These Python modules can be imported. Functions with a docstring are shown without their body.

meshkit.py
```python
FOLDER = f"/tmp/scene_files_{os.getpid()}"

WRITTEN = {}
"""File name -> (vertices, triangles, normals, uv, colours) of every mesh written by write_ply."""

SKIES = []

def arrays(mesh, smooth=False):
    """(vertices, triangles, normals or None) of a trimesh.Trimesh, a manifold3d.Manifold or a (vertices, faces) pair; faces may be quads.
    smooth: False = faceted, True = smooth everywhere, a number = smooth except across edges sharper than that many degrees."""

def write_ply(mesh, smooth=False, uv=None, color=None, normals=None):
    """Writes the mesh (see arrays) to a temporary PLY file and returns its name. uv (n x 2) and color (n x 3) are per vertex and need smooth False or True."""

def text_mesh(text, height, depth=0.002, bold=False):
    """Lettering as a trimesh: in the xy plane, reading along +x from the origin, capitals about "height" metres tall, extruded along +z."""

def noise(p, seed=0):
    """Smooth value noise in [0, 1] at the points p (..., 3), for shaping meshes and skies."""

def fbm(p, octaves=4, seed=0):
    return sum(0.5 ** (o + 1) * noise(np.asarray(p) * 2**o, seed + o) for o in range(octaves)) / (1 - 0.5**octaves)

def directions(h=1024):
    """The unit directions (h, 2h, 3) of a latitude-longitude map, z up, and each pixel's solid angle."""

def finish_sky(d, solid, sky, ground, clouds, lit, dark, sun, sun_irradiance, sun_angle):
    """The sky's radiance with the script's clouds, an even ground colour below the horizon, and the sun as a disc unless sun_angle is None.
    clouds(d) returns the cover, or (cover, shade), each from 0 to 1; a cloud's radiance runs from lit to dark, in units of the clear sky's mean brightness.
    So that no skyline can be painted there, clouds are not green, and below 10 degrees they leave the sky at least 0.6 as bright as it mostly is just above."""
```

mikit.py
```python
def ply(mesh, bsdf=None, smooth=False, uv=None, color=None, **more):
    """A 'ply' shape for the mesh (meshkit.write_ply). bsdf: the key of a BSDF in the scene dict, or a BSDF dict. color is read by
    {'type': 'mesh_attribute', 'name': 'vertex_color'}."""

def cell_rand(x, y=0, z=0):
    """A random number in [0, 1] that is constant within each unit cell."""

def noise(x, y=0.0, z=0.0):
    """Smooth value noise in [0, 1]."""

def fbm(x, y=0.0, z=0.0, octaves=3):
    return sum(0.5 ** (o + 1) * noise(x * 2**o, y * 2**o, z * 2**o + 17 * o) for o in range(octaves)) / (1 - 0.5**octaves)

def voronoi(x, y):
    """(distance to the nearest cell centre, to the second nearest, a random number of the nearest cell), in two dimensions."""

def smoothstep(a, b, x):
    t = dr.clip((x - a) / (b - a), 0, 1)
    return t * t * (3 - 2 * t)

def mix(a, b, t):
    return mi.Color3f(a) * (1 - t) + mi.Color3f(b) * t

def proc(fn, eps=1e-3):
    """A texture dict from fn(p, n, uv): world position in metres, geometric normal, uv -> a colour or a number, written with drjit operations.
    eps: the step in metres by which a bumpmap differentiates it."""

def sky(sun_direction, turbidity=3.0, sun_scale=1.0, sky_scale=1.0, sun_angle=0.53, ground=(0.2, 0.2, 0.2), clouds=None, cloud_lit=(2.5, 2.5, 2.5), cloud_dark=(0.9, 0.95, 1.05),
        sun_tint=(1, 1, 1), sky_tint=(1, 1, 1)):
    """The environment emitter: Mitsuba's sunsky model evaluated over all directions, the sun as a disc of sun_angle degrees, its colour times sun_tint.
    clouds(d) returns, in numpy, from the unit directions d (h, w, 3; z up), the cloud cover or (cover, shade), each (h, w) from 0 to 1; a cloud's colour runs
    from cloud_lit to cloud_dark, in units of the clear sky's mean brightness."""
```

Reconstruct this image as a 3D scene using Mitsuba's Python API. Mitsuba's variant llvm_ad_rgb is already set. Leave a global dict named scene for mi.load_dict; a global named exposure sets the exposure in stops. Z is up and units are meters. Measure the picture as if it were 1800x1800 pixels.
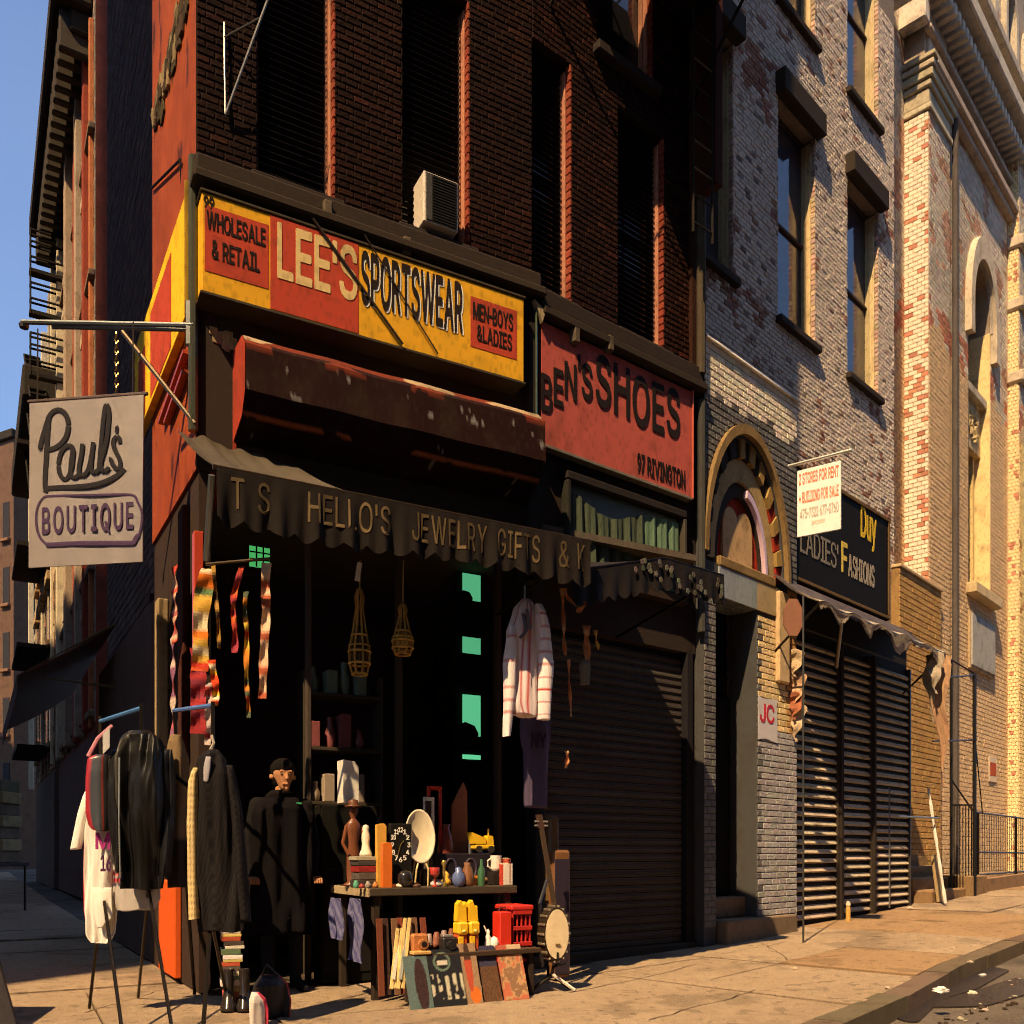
import math, random
import numpy as np
import trimesh
import shapely.geometry as sg
from shapely import affinity
from shapely.ops import unary_union, split as shsplit
import drjit as dr
import mitsuba as mi
import mikit, meshkit

random.seed(7)
RNG = np.random.default_rng(7)
scene, labels = {}, {}
FOC, CX, HY, CAMZ = 1600.0, 900.0, 1500.0, 1.0        # the photograph's own survey: focal length, centre and eye line in its pixels

# ------------------------------------------------------------------ camera, sky, exposure
scene['camera'] = {'type': 'perspective', 'fov': math.degrees(2 * math.atan(900 / FOC)), 'fov_axis': 'x', 'near_clip': 0.05, 'far_clip': 2000.0,
                   'principal_point_offset_y': -(HY - 900) / 1800,
                   'to_world': mi.ScalarTransform4f().look_at(origin=[0, 0, CAMZ], target=[0, 10, CAMZ], up=[0, 0, 1])}
SUN_AZ, SUN_EL = 62.0, 50.0
SUN = [-math.cos(math.radians(SUN_AZ)) * math.cos(math.radians(SUN_EL)), -math.sin(math.radians(SUN_AZ)) * math.cos(math.radians(SUN_EL)), math.sin(math.radians(SUN_EL))]


def cloud(d):
    return 0.05 + 0.12 * meshkit.fbm(d * [3, 3, 6], 4, 3)


scene['sky'] = mikit.sky(SUN, turbidity=3.0, sun_scale=1.0, sky_scale=0.86, sun_tint=(1.0, 0.84, 0.60), sky_tint=(0.80, 0.98, 1.16), clouds=cloud)
exposure = 2.42


# ------------------------------------------------------------------ materials
def rgb(c):
    return {'type': 'rgb', 'value': [float(x) for x in c]}


def unpack(p, n, uv):
    """a piece's own flat colour, carried by its uv as three bytes"""
    q = dr.floor(uv.x + .5)
    r = dr.floor(q / 256.0 + 1e-4)
    return mi.Color3f(dr.power(r / 255.0, 2.2), dr.power((q - r * 256.0) / 255.0, 2.2), dr.power(dr.floor(uv.y + .5) / 255.0, 2.2))


VC = mikit.proc(unpack)


def two(b):
    return {'type': 'twosided', 'bsdf': b}


def grime(p, n, uv):
    a = mikit.fbm(p.x * 6.0, p.y * 6.0, p.z * 3.5, 3)
    b = mikit.noise(p.x * 46.0, p.y * 46.0, p.z * 17.0)
    return dr.clip(mikit.smoothstep(0.46, 0.85, a) * 0.34 + mikit.smoothstep(0.55, 0.85, b) * 0.22, 0, 0.6)


def rough_h(p, n, uv):
    return mikit.fbm(p.x * 45.0, p.y * 45.0, p.z * 45.0, 3)


DIRT = {'type': 'diffuse', 'reflectance': rgb((.045, .032, .022))}
GR = mikit.proc(grime)
scene['matte'] = two({'type': 'blendbsdf', 'weight': GR, 'a': {'type': 'principled', 'base_color': VC, 'roughness': .85, 'specular': .12}, 'b': DIRT})
scene['brick'] = two({'type': 'bumpmap', 'arbitrary': mikit.proc(rough_h, 2e-3), 'scale': .006, 'bsdf': {'type': 'principled', 'base_color': VC, 'roughness': .9, 'specular': .1}})
scene['plain'] = two({'type': 'principled', 'base_color': VC, 'roughness': .8, 'specular': .12})
scene['dark'] = two({'type': 'diffuse', 'reflectance': VC})
scene['satin'] = two({'type': 'principled', 'base_color': VC, 'roughness': .38, 'specular': .5})
scene['gloss'] = two({'type': 'principled', 'base_color': VC, 'roughness': .14, 'specular': .6, 'clearcoat': .6, 'clearcoat_gloss': .9})
scene['metal'] = two({'type': 'principled', 'base_color': VC, 'roughness': .34, 'metallic': .8})
scene['cloth'] = two({'type': 'principled', 'base_color': VC, 'roughness': .9, 'specular': .1, 'sheen': .3})
scene['leather'] = two({'type': 'principled', 'base_color': VC, 'roughness': .45, 'specular': .28})
scene['glass'] = two({'type': 'principled', 'base_color': VC, 'roughness': .04, 'specular': .9, 'clearcoat': 1.0, 'clearcoat_gloss': 1.0})


def pave(p, n, uv):
    a = mikit.fbm(p.x * 1.3, p.y * 1.3, 0.0, 4)
    b = mikit.fbm(p.x * 16.0, p.y * 16.0, 3.0, 3)
    g = mikit.noise(p.x * 150.0, p.y * 150.0, p.z * 150.0)
    st = mikit.smoothstep(.60, .72, mikit.fbm(p.x * 2.2 + 9.0, p.y * 2.2, 5.0, 4))
    sp = mikit.smoothstep(.80, .86, mikit.noise(p.x * 21.0, p.y * 21.0, 0.0))
    c = mikit.mix((.200, .143, .092), (.285, .212, .140), dr.clip(a * .9 + (b - .5) * .7, 0, 1))
    c = c * (0.75 + 0.5 * g)
    c = mikit.mix((0, 0, 0), c, 1.0) * (1 - .28 * st) * (1 - .3 * sp)
    return c


def pave_brown(p, n, uv):
    return pave(p, n, uv) * mi.Color3f(.93, .81, .67)


def tar(p, n, uv):
    a = mikit.fbm(p.x * 1.7, p.y * 1.7, 0.0, 4)
    g = mikit.noise(p.x * 120.0, p.y * 120.0, p.z * 120.0)
    st = mikit.smoothstep(.52, .70, mikit.fbm(p.x * .9 + 3.0, p.y * .9, 8.0, 4))
    c = mikit.mix((.062, .050, .040), (.125, .100, .076), a) * (0.6 + 0.8 * g)
    return c * (1 - .55 * st)


def pave_h(p, n, uv):
    return mikit.fbm(p.x * 30.0, p.y * 30.0, 0.0, 3) + .35 * mikit.noise(p.x * 170.0, p.y * 170.0, 0.0)


scene['pavement'] = {'type': 'bumpmap', 'arbitrary': mikit.proc(pave_h, 2e-3), 'scale': .010, 'bsdf': two({'type': 'principled', 'base_color': mikit.proc(pave), 'roughness': .85, 'specular': .2})}
scene['pavement_brown'] = {'type': 'bumpmap', 'arbitrary': mikit.proc(pave_h, 2e-3), 'scale': .010, 'bsdf': two({'type': 'principled', 'base_color': mikit.proc(pave_brown), 'roughness': .85, 'specular': .2})}
scene['asphalt'] = {'type': 'bumpmap', 'arbitrary': mikit.proc(pave_h, 2e-3), 'scale': .016, 'bsdf': two({'type': 'principled', 'base_color': mikit.proc(tar), 'roughness': .8, 'specular': .3})}


def stucco(p, n, uv):
    a = mikit.fbm(p.x * 2.5, p.y * 2.5, p.z * 1.2, 4)
    b = mikit.fbm(p.x * 22.0, p.y * 22.0, p.z * 9.0, 3)
    c = mikit.mix((.20, .030, .003), (.33, .060, .006), dr.clip(.5 + (a - .5) * 1.6 + (b - .5) * .8, 0, 1))
    worn = mikit.smoothstep(.66, .74, mikit.fbm(p.x * 7.0, p.y * 7.0, p.z * 2.2 + 4.0, 4))
    return mikit.mix((0, 0, 0), c, 1.0) * (1 - worn * .7)


scene['orange_wall'] = two({'type': 'principled', 'base_color': mikit.proc(stucco), 'roughness': .7, 'specular': .3})

# ------------------------------------------------------------------ keys and labels
used = set()


def unique(key):
    k, i = key, 1
    while k in used:
        k = f'{key}_{i:03d}'
        i += 1
    used.add(k)
    return k


def thing(name, label, cat, group=None):
    k = unique(name)
    labels[k] = {'label': label, 'category': cat}
    if group:
        labels[k]['group'] = group
    return k


def struct(name):
    k = unique(name)
    labels[k] = {'kind': 'structure'}
    return k


def put(key, mb, mat='matte', smooth=False, **more):
    v, f, c = mb.arrays()
    e = np.round(255 * np.clip(c, 0, 1) ** (1 / 2.2))
    same = (e[f[:, 0]] == e[f[:, 1]]).all() and (e[f[:, 0]] == e[f[:, 2]]).all()
    if not same and smooth:                                # colours that run over a smooth surface
        if mat + '_run' not in scene:
            scene[mat + '_run'] = swap(scene[mat])
        scene[key] = mikit.ply((v, f), mat + '_run', smooth=smooth, color=c, **more)
        return key
    if not same:
        e = np.repeat(np.round(255 * np.clip(c[f].mean(1), 0, 1) ** (1 / 2.2)), 3, 0)
        v, f = v[f].reshape(-1, 3), np.arange(len(f) * 3).reshape(-1, 3)
    scene[key] = mikit.ply((v, f), mat, smooth=smooth, uv=np.stack([e[:, 0] * 256 + e[:, 1], e[:, 2]], 1), **more)
    return key


def swap(b):
    return {k: ({'type': 'mesh_attribute', 'name': 'vertex_color'} if x is VC else swap(x) if isinstance(x, dict) else x) for k, x in b.items()}


def part(parent, name, mb, mat='matte', smooth=False, label=None, stuff=False, **more):
    k = unique(parent + '__' + name)
    put(k, mb, mat, smooth, **more)
    d = {}
    if label:
        d['label'] = label
    if stuff:
        d['kind'] = 'stuff'
    if d:
        labels[k] = d
    return k


# ------------------------------------------------------------------ frames: u along a wall, o out of it, z up
def gz(x, y):
    t = (np.asarray(x) + 2.2547) * .75 + (np.asarray(y) - 6.5) * .66
    return .036 * np.maximum(0, t - 3) + .0 * t


class Frame:
    def __init__(s, p0, p1, n=None):
        s.p, p1 = np.array(p0, float), np.array(p1, float)
        s.L = np.linalg.norm(p1 - s.p)
        s.d = (p1 - s.p) / s.L
        s.n = np.array([s.d[1], -s.d[0]])
        if (n is None and s.n @ (-s.p) < 0) or (n is not None and s.n @ n < 0):
            s.n = -s.n

    def w(s, a):
        a = np.asarray(a, float)
        xy = s.p + a[..., :1] * s.d + a[..., 1:2] * s.n
        return np.concatenate([xy, a[..., 2:3]], -1)

    def hit(s, px, py=HY, o=0.0):
        r = np.array([(px - CX) / FOC, 1.0])
        t, u = np.linalg.solve(np.array([r, -s.d]).T, s.p + o * s.n)
        return u, CAMZ + (HY - py) / FOC * t

    def u(s, px, o=0.0):
        return s.hit(px, HY, o)[0]

    def z(s, px, py, o=0.0):
        return s.hit(px, py, o)[1]

    def g(s, u, o=0.0):
        q = s.w([u, o, 0.0])
        return float(gz(q[0], q[1]))

    def shift(s, o):
        return Frame(s.p + o * s.n, s.p + o * s.n + s.d * s.L, s.n)


def P(px, py, Y):
    return np.array([(px - CX) / FOC * Y, Y, CAMZ + (HY - py) / FOC * Y])


def plan(x, w):
    Y = 6.5 / w
    return np.array([(x - CX) / FOC * Y, Y])


C0, C1, C2, C3, C4 = plan(345, 1.0), plan(935, .8305), plan(1222, .711), plan(1570, .52), plan(1800, .375)
L, B, W0, CH, S = Frame(C0, C1), Frame(C1, C2), Frame(C2, C3), Frame(C3, C4), Frame(C0, plan(265, .797))
W = W0.shift(-.85)
ID = None


# ------------------------------------------------------------------ mesh builder with a colour per vertex
class MB:
    def __init__(s, F=None):
        s.F, s.V, s.Fc, s.C, s.k = F, [], [], [], 0

    def add(s, v, f, col):
        v = np.asarray(v, float)
        c = np.asarray(col, float)
        s.V.append(v)
        s.Fc.append(np.asarray(f, int) + s.k)
        s.C.append(np.broadcast_to(c, (len(v), 3)) if c.ndim == 1 else c)
        s.k += len(v)
        return s

    def mesh(s, m, col):
        return s.add(m.vertices, m.faces, col)

    def box(s, u0, u1, o0, o1, z0, z1, col, ch=0.0):
        lo, hi = np.minimum([u0, o0, z0], [u1, o1, z1]), np.maximum([u0, o0, z0], [u1, o1, z1])
        if ch <= 0:
            v = np.array([[(lo, hi)[i][0], (lo, hi)[j][1], (lo, hi)[k][2]] for i in (0, 1) for j in (0, 1) for k in (0, 1)])
            return s.add(v, BOXF, col)
        mid, half = (lo + hi) / 2, (hi - lo) / 2
        c = min(ch, half.min() * .9)
        return s.add(mid + CHV * half - CHS * c, CHF, col)

    def obox(s, centre, half, rot, col, ch=0.0):
        """a box turned by the 3x3 matrix rot"""
        half = np.array(half, float)
        if ch <= 0:
            v = np.array([[i, j, k] for i in (-1, 1) for j in (-1, 1) for k in (-1, 1)]) * half
            f = BOXF
        else:
            c = min(ch, half.min() * .9)
            v, f = CHV * half - CHS * c, CHF
        return s.add(v @ np.asarray(rot).T + np.array(centre), f, col)

    def bar(s, a, b, wid, thick, col, up=(0, 0, 1)):
        a, b = np.array(a, float), np.array(b, float)
        t = b - a
        ln = np.linalg.norm(t)
        t /= ln
        x = np.cross(up, t)
        if np.linalg.norm(x) < 1e-6:
            x = np.cross((1, 0, 0), t)
        x /= np.linalg.norm(x)
        y = np.cross(t, x)
        return s.obox((a + b) / 2, (wid / 2, thick / 2, ln / 2), np.stack([x, y, t], 1), col)

    def tube(s, pts, r, col, sides=7, flat=None):
        p = np.asarray(pts, float)
        n = len(p)
        r = np.broadcast_to(np.asarray(r, float), (n,))
        t = np.gradient(p, axis=0)
        t /= np.linalg.norm(t, axis=1, keepdims=True) + 1e-12
        ref = np.array([0, 0, 1.0]) if abs(t[:, 2]).mean() < .8 else np.array([1.0, 0, 0])
        a = np.cross(t, ref)
        a /= np.linalg.norm(a, axis=1, keepdims=True) + 1e-9
        b = np.cross(t, a)
        ang = np.arange(sides) * 2 * np.pi / sides
        off = r[:, None, None] * (np.cos(ang)[None, :, None] * a[:, None] + np.sin(ang)[None, :, None] * b[:, None])
        if flat is not None:
            off = off * np.asarray(flat)
        return s.rings(p[:, None] + off, col)

    def rings(s, R, col, cap=True):
        R = np.asarray(R, float)
        n, m = R.shape[:2]
        i, j = np.meshgrid(np.arange(n - 1), np.arange(m), indexing='ij')
        a, b, c, d = i * m + j, i * m + (j + 1) % m, (i + 1) * m + (j + 1) % m, (i + 1) * m + j
        f = np.vstack([np.stack([a, b, c], -1).reshape(-1, 3), np.stack([a, c, d], -1).reshape(-1, 3)])
        v = R.reshape(-1, 3)
        cc = np.asarray(col, float)
        if cc.ndim == 3:
            cc = cc.reshape(-1, 3)
        if cap:
            v = np.vstack([v, R[0].mean(0), R[-1].mean(0)])
            k = np.arange(m)
            f = np.vstack([f, np.stack([(k + 1) % m, k, k * 0 + n * m], 1), np.stack([(n - 1) * m + k, (n - 1) * m + (k + 1) % m, k * 0 + n * m + 1], 1)])
            if cc.ndim == 2:
                cc = np.vstack([cc, cc[:m].mean(0), cc[-m:].mean(0)])
        return s.add(v, f, cc)

    def lathe(s, base, prof, col, sides=18, sx=1.0, sy=1.0):
        """profile of (radius, height) turned about a vertical axis at base"""
        prof = np.asarray(prof, float)
        ang = np.arange(sides) * 2 * np.pi / sides
        R = np.stack([np.stack([r * np.cos(ang) * sx, r * np.sin(ang) * sy, ang * 0 + h], -1) for r, h in prof]) + np.asarray(base, float)
        c = np.asarray(col, float)
        if c.ndim == 2:
            c = np.repeat(c[:, None], sides, 1)
        return s.rings(R, c)

    def prism(s, poly, o0, o1, col):
        """polygon in (u, z), thick from o0 to o1"""
        if not hasattr(poly, 'geom_type'):
            poly = sg.Polygon(poly)
        for g in getattr(poly, 'geoms', [poly]):
            if g.area < 1e-8:
                continue
            m = trimesh.creation.extrude_polygon(g, o1 - o0, engine='earcut')
            v = m.vertices
            s.add(np.stack([v[:, 0], v[:, 2] + o0, v[:, 1]], 1), m.faces, col)
        return s

    def grid(s, Pm, col):
        """an open sheet through the points Pm[i, j]"""
        Pm = np.asarray(Pm, float)
        n, m = Pm.shape[:2]
        i, j = np.meshgrid(np.arange(n - 1), np.arange(m - 1), indexing='ij')
        a = i * m + j
        f = np.vstack([np.stack([a, a + 1, a + m + 1], -1).reshape(-1, 3), np.stack([a, a + m + 1, a + m], -1).reshape(-1, 3)])
        c = np.asarray(col, float)
        return s.add(Pm.reshape(-1, 3), f, c.reshape(-1, 3) if c.ndim == 3 else c)

    def sheet(s, Pm, thick, col):
        """a sheet with thickness along its mean normal"""
        Pm = np.asarray(Pm, float)
        nrm = np.cross(Pm[-1, 0] - Pm[0, 0], Pm[0, -1] - Pm[0, 0])
        nrm = nrm / np.linalg.norm(nrm) * thick
        n, m = Pm.shape[:2]
        ring = np.concatenate([Pm, (Pm + nrm)[:, ::-1]], 1)
        c = np.asarray(col, float)
        if c.ndim == 3:
            c = np.concatenate([c, c[:, ::-1]], 1)
        return s.rings(ring, c)

    def arrays(s):
        v, f, c = np.vstack(s.V), np.vstack(s.Fc), np.vstack(s.C)
        if s.F is not None:
            v = s.F.w(v)
        return v, f, np.clip(c, 0, 1)


BOXF = np.array([[0, 1, 3], [0, 3, 2], [4, 6, 7], [4, 7, 5], [0, 4, 5], [0, 5, 1], [2, 3, 7], [2, 7, 6], [0, 2, 6], [0, 6, 4], [1, 5, 7], [1, 7, 3]])
_v, _s = [], []
for _a in (-1, 1):
    for _b in (-1, 1):
        for _c in (-1, 1):
            for _k in range(3):
                _m = np.array([_a, _b, _c], float)
                _q = _m.copy()
                _q[_k] = 0
                _v.append(_m)
                _s.append(_q)
CHV, CHS = np.array(_v), np.array(_s)
_h = trimesh.convex.convex_hull(CHV - CHS * .3)
_ix = np.array([np.argmin(np.linalg.norm((CHV - CHS * .3) - p, axis=1)) for p in _h.vertices])
CHF = _ix[_h.faces]


def jit(c, a=.12):
    return np.clip(np.asarray(c, float) * (1 + RNG.uniform(-a, a)) * (1 + RNG.uniform(-a, a, 3) * .3), 0, 1)


def nz(x, y=0., z=0., seed=0, oct=4):
    return float(meshkit.fbm(np.array([x, y, z], float), oct, seed))


BRF = np.array([[0, 1, 2], [0, 2, 3], [4, 5, 1], [4, 1, 0], [5, 6, 2], [5, 2, 1], [6, 7, 3], [6, 3, 2], [7, 4, 0], [7, 0, 3]])


def courses(mb, u0, u1, z0, z1, o, bw, bh, colfn, blocked=None, joint=.007, proud=.010, rough=.003):
    """running-bond bricks standing proud of a joint plane, cut at blocked(z) intervals"""
    n = max(1, int(round((z1 - z0) / bh)))
    h = (z1 - z0) / n
    for i in range(n):
        za, zb = z0 + i * h + joint / 2, z0 + (i + 1) * h - joint / 2
        zc = (za + zb) / 2
        spans = [(u0, u1)]
        for a, b in (blocked(zc) if blocked else ()):
            spans = [q for p, r in spans for q in ((p, min(r, a)), (max(p, b), r)) if q[1] - q[0] > .02]
        off = (i % 2) * bw / 2 + (.03 if i % 5 == 0 else 0)
        for p, r in spans:
            k = math.floor((p - off) / bw)
            while True:
                a, b = max(p, off + k * bw) + joint / 2, min(r, off + (k + 1) * bw) - joint / 2
                if off + k * bw >= r:
                    break
                k += 1
                if b - a < .012:
                    continue
                pr = o + proud + random.uniform(-rough, rough)
                e = .006
                mb.add([[a + e, pr, za + e], [b - e, pr, za + e], [b - e, pr, zb - e], [a + e, pr, zb - e], [a, o, za], [b, o, za], [b, o, zb], [a, o, zb]], BRF, colfn((a + b) / 2, zc))


GLYPH = {}


def glyph(ch, bold):
    if (ch, bold) not in GLYPH:
        GLYPH[(ch, bold)] = meshkit.text_mesh(ch, 1.0, 1.0, bold)
    return GLYPH[(ch, bold)]


def word(parent, F, txt, ul, ur, zb, zt, o, col, mat='plain', bold=True, name='letter', split=True, lift=None, gap=.10, thick=.004):
    """lettering set along u between ul and ur, each letter a part (or one part of print)"""
    adv = []
    x = 0
    for ch in txt:
        if ch == ' ':
            x += .42
            continue
        m = glyph(ch, bold)
        lo, hi = m.bounds[0][0], m.bounds[1][0]
        adv.append((ch, x - lo, m))
        x += hi - lo + gap
    sx = (ur - ul) / (x - gap)
    mb = MB(F)
    for i, (ch, xo, m) in enumerate(adv):
        v = m.vertices
        dz = lift(i) if lift else 0
        mb.add(np.stack([ul + (v[:, 0] + xo) * sx, o + v[:, 2] * thick, zb + dz + v[:, 1] * (zt - zb)], 1), m.faces, col)
        if split:
            part(parent, name, mb, mat)
            mb = MB(F)
    if not split:
        part(parent, name, mb, mat, stuff=True)


def cols(*h):
    """sRGB hex to linear"""
    out = []
    for x in h:
        v = np.array([int(x[i:i + 2], 16) for i in (0, 2, 4)]) / 255
        out.append(np.where(v <= .04045, v / 12.92, ((v + .055) / 1.055) ** 2.4))
    return out[0] if len(out) == 1 else out


BLACK = (.010, .008, .007)

# ================================================================== THE GROUND
road = struct('road')
mb = MB()
xs = np.concatenate([np.linspace(-60, -6, 10), np.linspace(-5, 14, 60), np.linspace(16, 90, 12)])
ys = np.concatenate([np.linspace(-40, 0, 6), np.linspace(1, 18, 50), np.linspace(20, 120, 12)])
X, Y = np.meshgrid(xs, ys, indexing='ij')
Z = gz(X, Y) - .13 + .012 * (meshkit.fbm(np.stack([X * 1.1, Y * 1.1, X * 0], -1), 4, 5) - .5)
mb.grid(np.stack([X, Y, Z], -1), (.1, .1, .1))
put(road, mb, 'asphalt', smooth=True)

far = W0.shift(2.42)
c_far = far.p + far.d * 40
kerb_line = [c_far, np.array([5.0, 8.9]), np.array([3.7, 7.5]), np.array([2.75, 6.3]), np.array([1.90, 5.30]), np.array([1.05, 4.1]), np.array([-.3, 3.0]), np.array([-2.2, 2.7]), np.array([-3.4, 3.2]), S.p + S.n * 2.9 - S.d * 1.0, S.p + S.n * 2.9 + S.d * 40]
inner = [S.p + S.d * 40 - S.n * .2, S.p - S.n * .2, C1 - B.n * .3, C2 - W0.n * .3, C3 - W0.n * .3, CH.p + CH.d * 40 - CH.n * .3]
walk_poly = sg.Polygon([tuple(p) for p in kerb_line] + [tuple(p) for p in inner]).buffer(0)
curb_path = sg.LineString([tuple(p) for p in kerb_line]).simplify(.001)
walk_in = walk_poly.buffer(-.17, join_style=1)


def jag(a, b, amp, n=10):
    a, b = np.array(a, float), np.array(b, float)
    t = np.linspace(0, 1, n)
    nn = np.array([-(b - a)[1], (b - a)[0]])
    nn /= np.linalg.norm(nn)
    q = a + t[:, None] * (b - a) + (RNG.uniform(-amp, amp, n) * (t > 0) * (t < 1))[:, None] * nn
    return sg.LineString(q)


cuts = []
for k in range(-3, 30):                                                   # joints square to the walls
    fr, uu = (L, -1.6 + k * .92) if k < 3 else (W0, -1.9 + (k - 3) * 1.35)
    if k < 3:
        cuts.append(sg.LineString([fr.w([uu, -.5, 0])[:2], fr.w([uu, 4.8, 0])[:2]]))
    else:
        cuts.append(sg.LineString([fr.w([uu, -1, 0])[:2], fr.w([uu, 3.0, 0])[:2]]))
for fr, o, a, b in ((L, 1.32, -2.0, 1.2), (L, 2.5, -3, 1.6)):
    cuts.append(sg.LineString([fr.w([a, o, 0])[:2], fr.w([b, o, 0])[:2]]))
cuts.append(sg.LineString([W0.w([-1.6, 1.22, 0])[:2], W0.w([30, 1.22, 0])[:2]]))
for k in range(24):
    cuts.append(sg.LineString([S.w([.7 + k * 1.5, -.4, 0])[:2], S.w([.7 + k * 1.5, 3, 0])[:2]]))
cuts.append(sg.LineString([S.w([-.5, 1.45, 0])[:2], S.w([30, 1.45, 0])[:2]]))
p_ = lambda x, y: P(x, y, FOC * CAMZ / (y - HY))[:2]
for a, b in (((1040, 1712), (1250, 1690)), ((1250, 1690), (1380, 1672)), ((1000, 1745), (1225, 1700)), ((1340, 1672), (1390, 1700)), ((1390, 1700), (1500, 1692)), ((1380, 1735), (1470, 1730)),
             ((1140, 1792), (1330, 1740)), ((150, 1778), (330, 1724))):
    cuts.append(jag(p_(*a), p_(*b), .02, 12))
pieces = walk_in.difference(unary_union([c.buffer(.008, cap_style=2) for c in cuts]))
side = struct('sidewalk')
for g in pieces.geoms:
    c = g.centroid
    if g.area < .02:
        continue
    dist = math.hypot(c.x, c.y)
    tri = trimesh.creation.extrude_polygon(g.simplify(.002), .09, engine='earcut')
    v = tri.vertices.copy()
    h = RNG.uniform(-.006, .004)
    tx, ty = RNG.uniform(-.006, .006, 2)
    v[:, 2] += gz(v[:, 0], v[:, 1]) - .09 + h + (v[:, 0] - c.x) * tx + (v[:, 1] - c.y) * ty
    k = unique('sidewalk__slab')
    scene[k] = mikit.ply((v, tri.faces), 'pavement_brown' if c.x > 2.6 and RNG.random() < .42 else 'pavement', smooth=False)
for k_, (pts) in enumerate((((1560, 1768), (1640, 1725), (1700, 1700), (1760, 1712), (1700, 1738), (1640, 1752), (1600, 1782)), ((1640, 1762), (1720, 1745), (1790, 1728), (1800, 1745), (1720, 1762)))):
    q_ = sg.Polygon([p_(x, y + 14)[:2] * 1.12 for x, y in pts]).buffer(.12).buffer(-.06)
    t_ = trimesh.creation.extrude_polygon(q_, .012, engine='earcut')
    v = t_.vertices.copy()
    v[:, :2] += .05 * (meshkit.fbm(v * [3, 3, 0] + 5, 3, 2)[:, None] - .5)
    v[:, 2] += gz(v[:, 0], v[:, 1]) - .128
    part(road, 'tar_patch', MB().add(v, t_.faces, (.022, .017, .014)), 'satin')
ker = struct('kerb')
ln = curb_path.length
d = 0.0
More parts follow.
